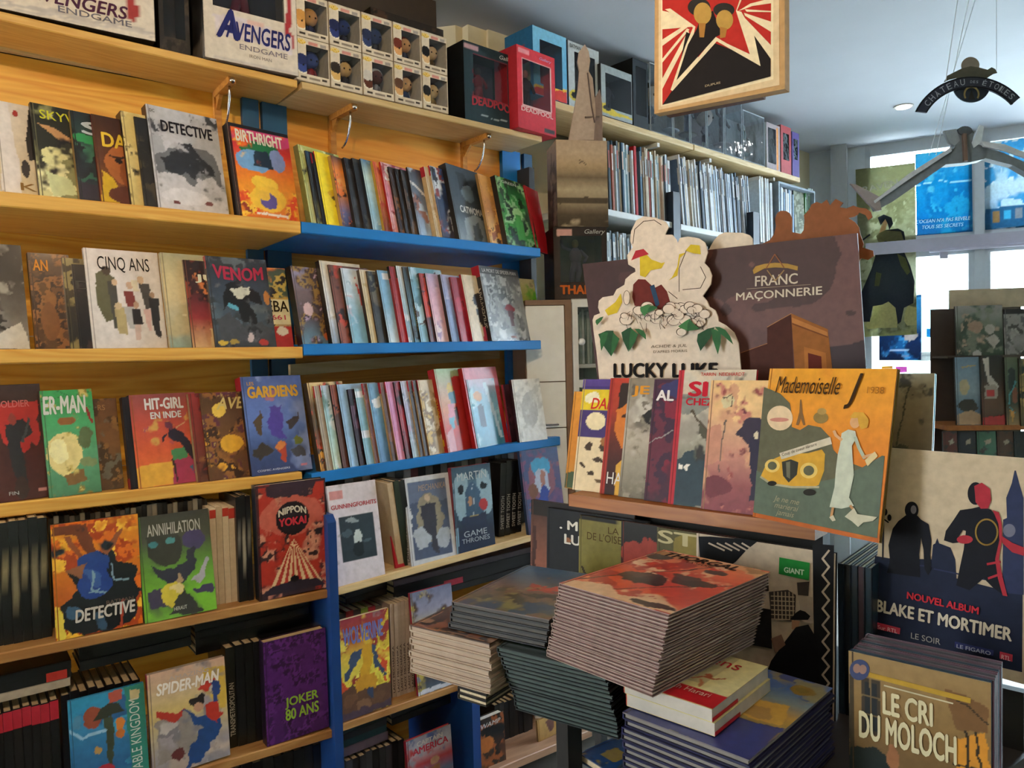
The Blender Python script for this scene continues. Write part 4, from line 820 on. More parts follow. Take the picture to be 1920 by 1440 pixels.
fan(R3, [
 (602, (570, 718), 'G d8bc84 5c4418 3c2c14 8c3c18 3c3018; N 4 .4 c88c28 2a2214 b83c1c 5c4c28', '3c2c18', 'brown and yellow album, first on the lowest blue shelf', dict(W=.14)),
 (614, (592, 724), 'G a89c8c; N 3 .3 b8a898 8c8074', '9c9084', 'grey tan spined book', dict(T=.01, stop=('a82838', .86, 1.0))),
 (626, (603, 723), 'G b4c0d0 98bcc4 b0d0c8 c8d8c0; N 4 .35 7cacb8 d8e0e4 5c7c70', 'a89c8c', 'pale teal white album with a red headed spine', dict(stop=('a82838', .86, 1.0))),
 (644, (624, 722), 'G 3c2c28 5c3428; N 4 .4 2a201e 8c4c38', '1a1818', 'dark brown album left of the plain light blue one', {}),
 (657, (633, 721), 'G a8c0d4 98b8d0 8cb0d0 98bcdc; N 2 .2 8cacc8', '121316', 'plain light blue album with a black spine', {}),
 (676, (652, 730), 'G 2a2030 2a1c28; N 4 .4 1a161a 5c3c50', '141018', 'dark plum album left of the white banded one', {}),
 (688, (664, 729), 'G a0c0cc 80acc0 80b0c4 88b0c4; R d8dce4 0 .55 .4 .66; R e0e4e8 0 .03 .5 .12', '161418', 'light blue album with a white band', {}),
 (705, (683, 719), 'G 6c3c34; N 4 .4 8c4c3c 2c2428', 'b09474', 'tan spined album on the lowest blue shelf', dict(stop=('a82838', .86, 1.0))),
 (713, (690, 719), 'G 6c90ac 6494b4 5c84a8 50789c; N 3 .3 8cb0c8 48688c; P d8dce0 .05 .22 .3 .16 .28 .3 .1 .32', 'b09474', 'mid blue album with a tan spine', {}),
 (737, (712, 717), 'G 5c3c30; N 4 .4 7c5040 2c201c', 'b8986c', 'tan spined volume left of the pink album', dict(stop=('a82838', .86, 1.0))),
 (747, (722, 716), 'G d08cb4 c884b0 c87ca4 d890ac; N 3 .3 e0b0cc 8c3c5c; P 5c8c9c .2 .7 .35 .68 .35 .9 .2 .9', 'b8986c', 'pink album on the lowest blue shelf', dict(stop=('a82838', .86, 1.0))),
 (763, (741, 716), 'G 8c2c3c a83c4c 2c1c20; N 4 .4 a82c38 2c1c20', '1a1416', 'red and black album right of the pink one', {}),
 (775, (750, 715), 'G c8c8d8 a8a8c4 98a4b8 a8c0c8; N 4 .4 b88cac 7c8ca4 d8dce4 3c3c44', '18161c', 'white and lilac album on the lowest blue shelf', {}),
 (789, (769, 714), 'G 3c2c24; N 4 .4 5c4434 1c1814', 'b8986c', 'tan spined volume with a red head', dict(stop=('a82838', .86, 1.0))),
 (798, (775, 714), 'G 3c2c24; N 4 .4 5c4434 1c1814', 'b8986c', 'second tan spined volume with a red head', dict(stop=('a82838', .86, 1.0))),
 (807, (783, 713), 'G c8b494 c0a880 b09468; N 4 .5 a88c60 d8c8a8 7c6040 c8a458', 'b8986c', 'cream album with flaming gold art', dict(stop=('a82838', .86, 1.0))),
 (841, (814, 692), 'G 98b484 b89c80 c8805c b8302c a82820; P a82824 .55 .1 1 .1 1 1 .5 1; E c8a850 .42 .24 .10 .07; P 4c7c90 .34 .30 .56 .28 .58 .42 .38 .45; P c87c8c .25 .44 .5 .42 .44 .6 .22 .6; P 3c1c1c .48 .48 .6 .46 .54 .7 .46 .7; P 5c9cb4 .22 .6 .4 .58 .38 .72 .24 .76; P c88c94 .05 .8 .3 .7 .3 1 .05 1', 'a81e22', 'large red hardback with a thick red spine', dict(br=893, T=.032, stexts=[('MARVEL', (.25, .35, .75, .62), 'c8a030'), ('1', (.3, .84, .7, .92), 'c8a030', 0)])),
 (893, (870, 690), 'G c86c7c c03038 b02028; N 3 .3 a82028 d8707c; R d0707c 0 0 .18 .2', '9c1a20', 'second large red album behind the glossy blue one', dict(br=955, T=.02, W=.17)),
 (897, (874, 712), 'G c8b4c8 8cb4cc 78b0cc 5c98b8 3c7c94; N 3 .3 5c98b0 a8ccd8 2c5c74; E c8905c .3 .25 .15 .08; P 2c3c54 .2 .4 .4 .36 .44 .7 .25 .7; P c8e0f0 .55 .05 .68 .05 .95 .9 .85 .9', '3c7c9c', 'glossy blue shrink wrapped book in front of the red albums', dict(br=948, T=.009)),  # the last polygon is a streak of glare painted on the wrap
], 13)
faceout(R3, 960, (936, 721), 990, T=.012, art='G 4c2c38 34202c; N 3 .4 5c3444 241820', spine='8c1c28', label='dark maroon books between the red album and the white one', phi=13, alpha=9, inset=.03)
faceout(R3, 975, (953, 712), 1027, T=.016, art='G f4f8fa f0f6fa; N 4 .15 e4eaee f0f4f8; E c8ced4 .5 .5 .28 .28; N 5 .45 d4dade e8eef2', spine='3c2028', label='pale white sketch covered book at the end of the lowest blue shelf', phi=0, alpha=10, inset=-.002)
# ---------------- lower shelves
SP = lambda s, c='b8a468', a=.25, b_=.8: [(s, (.22, a, .78, b_), c)]
spines(L4, -70, 98, 9, 985, .05, ['16161a', '121216', '191a1c'], 'tall black hardback with gold spine lettering, spine out on the lower left shelf', 'black gold lettered hardbacks on the lower left shelf', W=.18, sart=['W .005; G 15161a 121316; R a08c4c .3 .10 .75 .19; R 8c8468 .3 .32 .75 .38; R 8c8468 .3 .40 .75 .60; N 5 .0 111; P 6c3430 0 .90 1 .88 1 .97 0 .97; E 8c6c50 .5 .93 .4 .03', 'W .005; G 141518; R a08c4c .3 .10 .75 .19; R 7c7660 .3 .36 .75 .52; R 7c7660 .3 .54 .75 .62; P 8c4434 0 .9 1 .91 1 .98 0 .98; E 3c2c28 .5 .94 .3 .03'])
faceout(L4, 105, (94, 985), 268, T=.013, W=.185, art='G d88c20 d07818 b85c18 5c3018; N 5 .6 e8a830 d86c18 a84014 f0bc3c; P 6c3820 .0 .03 .4 .03 .5 .3 .38 .3 .28 .12 0 .1; P 8c4c2c .12 .12 .2 .12 .4 .38 .36 .4; W .06; P 14161c .42 .28 .6 .3 .7 .3 .8 .42 .95 .48 .98 .68 .9 .95 .5 1 .12 1 .1 .72 .25 .62 .2 .45; E 26448c .46 .38 .16 .11; E 24408a .44 .54 .2 .16; E 3c5c9c .42 .50 .08 .1; W .02; L 7c9cb0 .012 .45 .45 .40 .62 .56 .66; L 7c9cb0 .01 .38 .64 .5 .62; L 7c98ac .01 .66 .42 .68 .55 .86 .58; P 8c5030 .56 .28 .84 .1 .8 .16 .62 .34; P 8c5a3c .15 .42 .4 .36 .3 .5; W .03; E 3c5c7c .22 .78 .08 .06; E 34506c .5 .9 .06 .08; P e0cc50 .0 .72 .06 .72 .12 .84 .08 1 0 1; L a83c24 .015 .78 .74 .74 1; N 6 .1 101218 1c2430', spine='2a1c14', label='large orange album with a dark blue armoured torso', texts=[('DETECTIVE', (.22, .765, .92, .88), 'c8c4c0', dict(bold=.05, shear=.1)), ('BATMAN', (.58, .735, .9, .77), '6c5c54')], name='comic_album')
faceout(L4, 272, (256, 971), 407, T=.015, art='G 3c3c34 484c3c 5c8c34 6cac2c 74b430; N 2 .25 4c6c34 3c3c38 78a83c; P 34342c .08 .2 .5 .15 .6 .3 .5 .5 .3 .5 .12 .4; E 3c7c84 .18 .27 .07 .03; E 4c8c90 .42 .26 .07 .03; E 48406c .76 .28 .16 .10; W .05; P 2c2c3c .1 .5 .3 .52 .5 .56 .62 .5 .6 .4 .74 .36 .7 .6 .5 .72 .3 .68; P 3c3450 .04 .74 .3 .72 .36 .9 .1 .84; P a8a8b4 .7 .66 .9 .48 .94 .5 .82 .72; E 3c3454 .84 .78 .14 .03; E c8b83c .42 .78 .16 .12; E d8c88c .46 .74 .10 .05; E a88c6c .5 .64 .06 .05; P 2c2c28 .3 .98 .42 .84 .56 .76 .66 .86 .8 .98', spine='4c4440', label='green and grey hardback with a dark face over battling figures', texts=[('ANNIHILATION', (.12, .085, .86, .20), 'b4b4ac', dict(bold=.02)), ('HERAUT', (.4, .90, .58, .935), 'c0c0b8')])
spines(L4, 400, 446, 4, 952, .05, ['bda88c', 'b4a084', 'c4b094'], 'beige spined paperback with a red head, next to the green and grey hardback', 'beige spined paperbacks', stop=[('a83428', .90, .985), None, ('a83428', .90, .985), ('a83428', .88, .985)], hard=False)
spines(L4, 449, 476, 3, 928, .035, ['1a1a1c', '141416', '1a2230'], 'black spined book left of the red patterned hardback', 'black spined books by the patterned hardback', sart=['W 0; G 16161a; R 7c7c78 .3 .3 .7 .6', 'W 0; G 141416; R a09c90 .3 .25 .7 .62'])
faceout(L4, 487, (489, 912), 617, T=.034, alpha=.5, art='W .004; G 3a2830; R a83428 .03 .02 .97 .97; W .03; P 3a2a34 .12 0 .85 0 .8 .12 .6 .16 .3 .16 .15 .12; E b85c4c .5 .3 .45 .18; N 6 .45 9c3428 3c2c30 c88c74 b07060 2a2428; W .003; P d8bc94 .5 .5 .14 .93 .9 .93; P a8342c .5 .5 .2 .93 .27 .93; P a8342c .5 .5 .33 .93 .39 .93; P a8342c .5 .5 .45 .93 .50 .93; P a8342c .5 .5 .56 .93 .62 .93; P a8342c .5 .5 .68 .93 .74 .93; P a8342c .5 .5 .80 .93 .86 .93; E 241e24 .5 .32 .24 .15; P 2c2430 .05 .97 .15 .9 .5 .87 .85 .9 .95 .97; E 1a161a .5 .86 .06 .03; R 34242c 0 0 .02 1; R 34242c .98 0 1 1', spine='1a1c24', label='thick dark red hardback with a rising sun fan and round black emblem', texts=[('NIPPON', (.30, .21, .70, .30), 'c8c0ac', dict(bold=.06, arc=.3)), ('YOKAI', (.30, .31, .70, .385), 'b83440', dict(bold=.07))])
# pages of stock stood behind the face-out books
spines(L4, 100, 252, 16, 968, .12, ['2a2824', '8c8474', '1c1b1a', '3a3833', '5c564c'], 'book in the hidden back row behind the orange album', 'back row books behind the orange album', W=.12)
spines(L4, 254, 396, 15, 948, .12, ['8c8474', '2a2824', '1c1b1a', '6a6458'], 'book in the hidden back row behind the green and grey hardback', 'back row behind the green and grey hardback', W=.12)
# L5 : bottom shelf of the pine case
spines(L5, -60, 118, 10, 1348, .06, ['141418', '16161a', '1b1a1c'], 'black paperback with a red block at the head of its spine, bottom left', 'black paperbacks with red spine heads', stop=('b02438', .80, .99), texts=[SP('MARVEL', 'c0a8a0', .83, .96)], W=.17)
# taller on the left: lying books above
def pile(row, x0, x1, ybot, inset, Ts, cols, label, group, D=.16, **k):
    P = row.pt(x0, inset); Q = row.pt(x1, inset); u = nrm((Q-P)*A(1, 1, 0)); L = np.linalg.norm(Q-P)
    for j in range(200):
        if proj(P+Z*j*.003)[1] <= ybot: break
    lying(P+Z*(j*.003), None, u, row.pl.n, L, D, Ts, cols, label, group, **k)
pile(L5, -60, 150, 1338, .065, [.022, .022, .020], ['a89c8c', '141518', '17171b'], 'book lying flat on the bottom left row of black paperbacks', 'flat books over the black paperbacks', stexts=[(), (), ()], labels=['pale grey book lying flat on the red headed black paperbacks', 'black book lying flat on the pale grey one, bottom left', 'topmost black flat book at the bottom left'], stop=[None, ('b03028', .04, .24), None])
spines(L5, 122, 270, 9, 1300, .075, ['15151a', '1a1a1e'], 'black numbered volume behind the blue umbrella album', 'black numbered volumes behind the blue album', texts=[[(str(i), (.2, .86, .8, .94), 'b0a890', 0)] for i in (1, 1, 2, 3, 4, 5)], W=.16)
pile(L5, 160, 372, 1262, .085, [.024, .022, .022, .018], ['17171a', '121316', '1a1a1d', '141416'], 'black thick book lying flat behind the wall crawling hero cover', 'flat black books, bottom shelf middle', D=.15, stexts=[])
pile(L5, 375, 590, 1230, .10, [.022, .022, .02, .022], ['161619', '131417', '1a1b1f'], 'black thick book lying flat behind the purple hardback', 'flat black books behind the purple hardback', D=.15)
faceout(L5, 138, (124, 1316), 281, T=.013, W=.19, alpha=7, art='G 2c8cb8 3484b4 2c6c9c 2a5c8c 2c7c9c; N 3 .4 2c7cac 3c94bc 24588c 2c6c7c; P 2c7c70 .72 0 1 0 1 1 .8 1; E 8c4430 .3 .22 .12 .12; P a84c3c .5 .02 .7 .02 .68 .12 .54 .14; P c8b88c .8 .04 .92 .06 .9 .16 .78 .14; P 2c3024 .3 .26 .4 .16 .52 .12 .66 .16 .72 .24 .5 .26; P 3c4434 .44 .26 .56 .26 .58 .4 .52 .86 .46 .6; E c87830 .66 .36 .06 .06; E b8682c .66 .46 .06 .05; E a8844c .34 .56 .05 .04; E a82438 .42 .78 .13 .07; L 8cb4d0 .02 .0 .3 .15 .4 .45 .38; P 4c84a8 .06 .18 .16 .16 .15 .3 .05 .3', spine='2a7ca8', label='blue sea album with a dark umbrella at the bottom left', texts=[('ABLE KINGDOM', (.78, .14, .92, .86), 'c8ccc8', dict(rot=90, bold=.0))], name='comic_album')
faceout(L5, 287, (277, 1267), 432, T=.018, W=.18, alpha=5, art='G c8a490 c8b090 c8b070 b8a888 9c9498 8c8890; P c8a848 .7 .05 1 .1 1 .5 .75 .5; N 3 .25 b8a8a0 a89890; N 6 .0 888; W .05; P 8c8480 .05 .5 .5 .45 .7 .7 .4 .9 .05 .85; N 5 .25 9c949c 7c7880 b4acac; E 241e20 .58 .36 .12 .06; E b88c74 .62 .42 .07 .06; P a83428 .1 .38 .3 .4 .42 .44 .4 .5 .2 .48 .1 .46; P 24447c .4 .44 .56 .5 .8 .56 .9 .62 .8 .8 .6 .95 .42 1 .5 .8 .66 .66; P b03428 .72 .42 .9 .4 .95 .56 .85 .64 .74 .56; P b03428 .62 .22 .86 .2 .8 .28 .7 .3; P 5c2c2c .2 .84 .4 .78 .45 .86 .3 .92; P 28407c .8 .24 .86 .24 .92 .42 .84 .42', spine='8c7c70', label='hardback with a leaping figure in red and blue, bottom shelf', stop=('a02434', .86, 1.0), texts=[('SPIDER-MAN', (.10, .105, .92, .235), 'ece8e4', dict(bold=.05, shear=.2, arc=-.1)), ('AMAZING', (.26, .065, .78, .11), 'b8a8a0', dict(bold=.03))])
spines(L5, 430, 499, 4, 1214, .055, ['15150f', '111114', '131313', '17171a'], 'black tall volume with lettered spine beside the purple hardback', 'black tall volumes beside the purple hardback', texts=[SP('TRANSMETROPOLITAN', 'b0a898', .35, .88), [], [], []], W=.18)
faceout(L5, 501, (493, 1206), 617, T=.036, alpha=.6, art='G 4c2460 54246c 48205c; N 9 .55 3c1c4c 602c78 341840 582870', spine='24142c', label='purple mottled hardback with green lettering', pages=plain('cream_page_edges', 'cbb28a', .8), texts=[('JOKER', (.30, .585, .84, .70), '8cb03c', dict(bold=.04)), ('80 ANS', (.30, .70, .84, .81), '8cb03c', dict(bold=.04))])
# R4
faceout(R4, 632, (613, 912), 723, T=.010, alpha=9, art='W .003; G d4ced6 d0cad4; R 2c3840 .16 .33 .87 .78; W .03; N 6 .0 888; E 485860 .3 .5 .1 .03; E 8c989c .45 .38 .15 .025; E b8c4c4 .5 .55 .08 .08; E 1c2428 .52 .68 .12 .08; E 4c5c64 .7 .6 .1 .02; W .003; R c88c8c .03 .06 .3 .15', spine='c0b8c0', label='white softcover with a dark square picture and red title', hard=False, texts=[('GUNNINGFORHITS', (.04, .20, .97, .245), 'a84450', dict(bold=.04))])
faceout(R4, 742, (704, 908), 760, T=.008, W=.05, alpha=12, art='G a82430', spine='a82430', label='red softcover leaning behind the white one', hard=False, inset=.03)
spines(R4, 748, 780, 3, 900, .03, ['bfa888', '222a1c', '141414'], 'slanting book between the white softcover and the silver framed one', 'slanting books on the pale lower shelf', lean=7, labels=['cream spined book slanting beside the red softcover', 'dark green book slanting between cream and black ones', 'black book slanting against the silver framed book'])
faceout(R4, 772, (753, 898), 857, T=.022, alpha=8, art='W .003; G c8ccd4; W .02; R 44506c .07 .05 .94 .95; N 2 .0 888; P 5c6884 .07 .05 .94 .05 .94 .3 .07 .3; W .05; E 8c8474 .5 .5 .3 .3; E a8b0bc .3 .7 .18 .14; E a4acb8 .74 .74 .16 .12; E c0a890 .46 .27 .07 .05; P 2c2c3c .3 .34 .64 .34 .6 .6 .62 .9 .5 .9 .46 .7 .36 .6; L c8ccd4 .01 .07 .05 .07 .95; W .002; L c8ccd4 .02 .06 .04 .94 .04 .94 .96 .06 .96 .06 .04', spine='b8b4b0', label='silver framed blue grey book with an armoured woman', texts=[('MECHANIKA', (.3, .10, .9, .17), 'a08c80', dict(shear=.2))], stexts=[('LADY MECHANIKA', (.2, .45, .8, .95), '3a3438')])
faceout(R4, 857, (848, 878), 929, T=.020, alpha=4, art='G 2c4458 4c6c84 2c4458 1c2840 1a2440; W .04; E 8ca8b8 .2 .35 .2 .28; E 8ca8b8 .82 .33 .2 .28; E 34506c .5 .5 .22 .3; E 16202c .2 .28 .1 .05; E 16202c .78 .26 .1 .05; P 1c2844 .2 .6 .8 .58 .9 1 .1 1; W .001; L b4bcc8 .014 .5 .22 .5 .6; L a8925c .012 .4 .60 .62 .59; E a83038 .76 .48 .11 .07; E a87c5c .42 .42 .05 .06; P 8cb0cc 0 .7 .08 .7 .05 1 0 1', spine='782430', label='dark blue book with pale wolf eyes and a sword', texts=[('MARTIN', (.12, .07, .88, .165), 'b8c0c4', dict(bold=.0)), ('GAME', (.2, .76, .8, .83), 'a4acb8'), ('THRONES', (.14, .845, .86, .90), 'a4acb8')])
spines(R4, 935, 978, 4, 868, .06, ['101012', '141417'], 'black volume with slanting white spine letters right of the wolf eyes book', 'black lettered volumes by the wolf eyes book', texts=[SP('SWEET TOOTH', 'a09c98', .45, .9)], lean=-4)
spines(R4, 636, 990, 26, 895, .15, ['1c1a1a', '6a6460', '2a2828', '8c8480', '5c2c2c'], 'book in the hidden back row of the pale lower shelf', 'back row of the pale lower shelf', W=.11)
faceout(R4, 992, (978, 846), 1062, T=.014, W=.19, alpha=8, art='G 3c4c70 4c4468 50406c 34406a; N 3 .45 6c4468 3c4870 7c4c5c; E 7c4c5c .5 .35 .35 .26; W .04; E 3c8cb4 .5 .22 .26 .12; E a8b0c4 .48 .40 .2 .16; E 9c6c60 .5 .36 .08 .10; E 283c8c .5 .58 .12 .14; E 6c4434 .24 .5 .1 .1', spine='2c3c5c', label='violet hardback with a blue haired head beyond the lower shelves', inset=.0)
# R5
faceout(R5, 638, (634, 1166), 734, T=.012, alpha=.5, art='G 8c3440 a84c34 d8b848 d8c850 8c6c44 5c4434; N 4 .5 c84c2c e0d050 c8b03c 8c3430 e8d860; W .05; P 5c4030 0 .74 .3 .66 .6 .7 1 .78 1 1 0 1; N 6 .0 888; E 6c4c38 .2 .82 .12 .06; E 7c5c44 .45 .9 .14 .06; E 644834 .75 .86 .14 .06; P c8982c .42 .30 .62 .30 .66 .48 .6 .62 .44 .62; P c08c2c .38 .6 .7 .6 .72 .76 .5 .72 .3 .76; P 3c4c68 .32 .32 .44 .34 .34 .5 .12 .6 .1 .54; P 3c4c68 .62 .34 .72 .34 .78 .5 .92 .64 .84 .68 .7 .5; E d0ac40 .54 .26 .08 .06; P 34405c .55 .74 .68 .74 .66 .86 .56 .84; P 4c3c48 0 .93 1 .93 1 1 0 1', spine='7c2c34', label='fiery album with a crouching yellow clad fighter', texts=[('WOLVERINE', (.1, .085, .88, .265), '6c74b0', dict(bold=.05))], hard=False)
spines(R5, 737, 778, 6, 1130, .05, ['a89484', 'b09c8c', 'a08c7c'], 'beige paperback with black spine letters beside the fiery album', 'beige lettered paperbacks', texts=[SP('LADY MECHANIKA', '3c2c2c', .45, .95)], hard=False)
spines(R5, 640, 736, 7, 1150, .10, ['3a3430', '8c3430', '4c4440', '8ca03c', 'a82c38', '6c6058'], 'book in the back row behind the fiery album', 'back row behind the fiery album', W=.12)
pile(R5, 655, 735, 1135, .13, [.02, .02], ['1a1a1c', '222226'], 'black book lying flat above the fiery album', 'flat black books above the fiery album', D=.12)
pile(R5, 745, 1010, 1140, .10, [.022, .022, .024, .02], ['17171a', '1a1a1e', '141518', '3c3038'], 'black book lying flat under the pale lower shelf', 'flat black books under the pale lower shelf', D=.14, stexts=[[('MARVEL', (.2, .05, .8, .2), '8c3038', -90)]], stop=[None, ('a82c40', .55, .68), None, None])
spines(R5, 780, 850, 8, 1120, .07, ['1c1c20', '2a2a2e'], 'dark volume behind the violet topped book', 'dark volumes right of the beige ones')
faceout(R5, 785, (770, 1113), 862, T=.012, alpha=6, art='G 6c7494 8c8ca4 a89c5c 5c4c40 3c2c28 4c5c70; N 4 .4 7c84a0 a8984c 4c3830 2c3444; P c8ccd8 .0 .96 1 .96 1 1 0 1', spine='a82c48', label='violet and yellow book behind the white album pile')
# R6 row, lowest : books standing on the bottom boards
R6 = Row(PRl, (643, 1600, 905, 1500))
R6.a = R5.a-Z*.36; R6.b = R5.b-Z*.36
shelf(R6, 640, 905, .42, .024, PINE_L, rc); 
faceout(R6, 770, (756, 1392), 853, T=.014, alpha=4, art='G 8c8c9c a8a8b4 a83438 5c6c8c 8c5440 3c2c2c; N 4 .3 a83c3c 8c8c98 4c5c8c; P 8c5c3c .4 .5 .7 .5 .8 1 .3 1; E a87c5c .6 .42 .1 .06', spine='a82c40', label='red and grey album with white and red title at the bottom of the blue case', texts=[('CAPTAIN', (.22, .06, .8, .13), 'c0bcb8', dict(bold=.04)), ('AMERICA', (.12, .14, .92, .24), 'a83848', dict(bold=.04))], stop=('a82c40', .85, 1))
faceout(R6, 882, (870, 1362), 950, T=.030, alpha=3, art='G 16181a 1c1c1e 4c2c1c 6c3c20; N 4 .4 1a1a1c 8c4c28 2c2420; E a8602c .4 .45 .3 .14', spine='121214', label='thick black volume with orange art beside the navy post', pages=WHITEP, texts=[('SWAMP', (.25, .08, .9, .16), 'c0bcb8', dict(shear=.2))], stexts=[('SWAMP', (.3, .3, .7, .8), '8c8880')])
spines(R6, 640, 762, 10, 1430, .07, ['26262a', '34343a', '17171a'], 'dark volume in the lowest row left of the red and grey album', 'dark volumes in the lowest row', texts=[SP('TALES', '8c8880', .5, .9)])
pile(R6, 640, 735, 1425, .08, [.03, .022, .02, .024], ['5c4c58', '1c3a40', '24242a', '1c2c30'], 'book lying flat in the lowest row under the fiery album', 'flat books in the lowest row', labels=['mauve book lying flat, lowest of its pile', 'dark teal book lying flat on the mauve one', 'black book lying flat on the teal one', 'dark green book lying flat, topmost of its pile'], D=.15)
pile(R6, 740, 880, 1362, .09, [.022, .02, .022, .02, .02], ['1c1d22', '202228'], 'black volume lying flat behind the red and grey album', 'flat black volumes in the lowest row', D=.15)
# L6 dark stock below the lowest left shelf
L6 = Row(PLl, S['L5']); L6.a = L5.a-Z*.34; L6.b = L5.b-Z*.34
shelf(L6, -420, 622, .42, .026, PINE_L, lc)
spines(L6, 440, 610, 9, 1440, .09, ['1a1a1c', '26221e'], 'black volume under the purple hardback shelf', 'black volumes under the lowest left shelf')
pile(L6, 450, 610, 1436, .10, [.02, .02, .018], ['26221e', '1a1a1c'], 'black book lying flat under the purple hardback shelf', 'flat books under the lowest left shelf')
# next bay: low wooden ledge seen under the table piles
LB = Row(PRl, (940, 1438, 1098, 1370)); 
nb = empty('bookcase', LB.a*A(1, 1, 0), 'low wooden bookcase bay seen beneath the dark green album pile', 'bookcase')
PRx = Plane(PRl.P, 49.5, .02); LB = Row(PRx, (940, 1438, 1098, 1372)); shelf(LB, 925, 1110, .40, .03, wood('rose_shelf', 'a3785a', 'b88c6c', 49.5), nb)
panel_ = MB(A(*nb.location)); q = LB.pt(925, .41); q[2] = .05; q2 = LB.pt(1110, .41); q2[2] = .05; panel_.box(q, q2-q, PR.n*.01, Z*.55); panel_.build('back_board', plain('brown_board', '3a2620', .6), nb)
faceout(LB, 1010, (1004, 1352), 1062, T=.01, alpha=4, art='G b8945c a8804c; W .04; P 6c4840 .3 .2 .7 .15 .75 .6 .4 .8; P b88c4c .6 .2 .8 .3 .8 .9 .6 .9; N 3 .2 8c5c40 c09c60', spine='8c6c44', label='tan album on the low ledge under the green pile', inset=.05)
spines(LB, 930, 1000, 8, 1320, .14, ['1a1818', '241f1e', '17161a'], 'dark book on the low ledge left of the tan album', 'dark books on the low ledge', W=.14)
# ================================================================== FLAT SHAPES ON LEANING SURFACES
class LP:
    """a (leaning) flat surface in the world"""
    def __init__(s, P, w, h): s.P = np.asarray(P, float); s.u = nrm(w); s.h = nrm(h); s.m = nrm(np.cross(s.u, s.h))
    def hit(s, x, y, off=0):
        d = ray(x, y); t = ((s.P+s.m*off-C)@s.m)/(d@s.m); return C+t*d
def lean(pl, P, al):
    al = rad(al); return LP(P, pl.u, cos(al)*Z-sin(al)*pl.n)
def kf(x0, y0, s): return lambda x, y: (x0+x/s, y0+y/s)
def pairs(q): return list(zip(q[::2], q[1::2]))
def decal(lp, items, parent, k=lambda x, y: (x, y), off=.0008, name='printed_shape', mat=None):
    po = A(*parent.location); b = MB(po)
    for i, it in enumerate(items):
        o = off+.00012*i; c = it[1]
        if it[0] == 'P': P = [lp.hit(*k(x, y), o) for x, y in pairs(it[2:])]
        elif it[0] == 'E':
            cx_, cy_, rx, ry = it[2:6]; P = [lp.hit(*k(cx_+rx*cos(t), cy_+ry*sin(t)), o) for t in np.linspace(0, 2*math.pi, 25)[:-1]]
        elif it[0] == 'L':
            w = it[2]; q = pairs(it[3:])
            for (x1, y1), (x2, y2) in zip(q, q[1:]):
                l = math.hypot(x2-x1, y2-y1)+1e-6; nx, ny = -(y2-y1)/l*w, (x2-x1)/l*w; ex, ey = (x2-x1)/l*w*.4, (y2-y1)/l*w*.4
                b_ = len(b.v)
                for (a_, c_) in ((x1+nx-ex, y1+ny-ey), (x2+nx+ex, y2+ny+ey), (x2-nx+ex, y2-ny+ey), (x1-nx-ex, y1-ny-ey)): b.v.append(lp.hit(*k(a_, c_), o)-po); b.c.append(hx(c))
                b.f.append((b_, b_+1, b_+2, b_+3))
            continue
        b_ = len(b.v); n_ = 0
        for p in P: b.v.append(p-po); b.c.append(hx(c))
        b.f.append(tuple(range(b_, b_+len(P))))
    return b.build(name, mat or MATT, parent)
def cut(name, lp, pts, th, col, label, cat, k=lambda x, y: (x, y), mat=None, edge=None):
    P = [lp.hit(*k(x, y)) for x, y in pairs(pts)]; c = sum(P)/len(P); b = MB(A(c[0], c[1], min(p[2] for p in P)))
    nn = np.cross(P[1]-P[0], P[2]-P[1])
    b.prism(P, -lp.m*th, col); o = b.build(name, mat or MATT); tag(o, label, cat); return o
def panel4(name, lp, TL, TR, BR, BL, th, art, label, cat, mat=None, edge='888', k=lambda x, y: (x, y), cell=2.6):
    """four cornered board whose front is printed with painted artwork"""
    q = [lp.hit(*k(*p)) for p in (TL, TR, BR, BL)]; b = MB(q[3])
    wpx = math.dist(k(*TL), k(*TR)); hpx = math.dist(k(*TL), k(*BL)); nx = int(np.clip(wpx/cell, 4, 200)); ny = int(np.clip(hpx/cell, 4, 200))
    img = paint(art, nx, ny, hpx/wpx, len(label)); b0 = len(b.v)
    for j in range(ny):
        for i in range(nx):
            s, t = i/(nx-1), j/(ny-1); p = (q[0]*(1-s)+q[1]*s)*(1-t)+(q[3]*(1-s)+q[2]*s)*t; b.v.append(p-b.o); b.c.append(img[j, i])
    for j in range(ny-1):
        for i in range(nx-1): a = j*nx+i; b.f.append((a+nx, a+nx+1, a+1, a))
    b.prism([p-lp.m*.0004 for p in q][::-1], -lp.m*th, edge)
    o = b.build(name, mat or MATT); tag(o, label, cat); o['q'] = 0; del o['q']
    return o, q
def lett4(s, q, m, box, col, parent, **kw):
    """lettering on a four cornered board"""
    w = nrm(q[2]-q[3]); W = np.linalg.norm(q[2]-q[3]); hv = q[0]-q[3]; H = np.linalg.norm(hv)
    letter('printed_lettering', s, q[3], w, hv/H, m, W, H, box, col, parent, **kw)
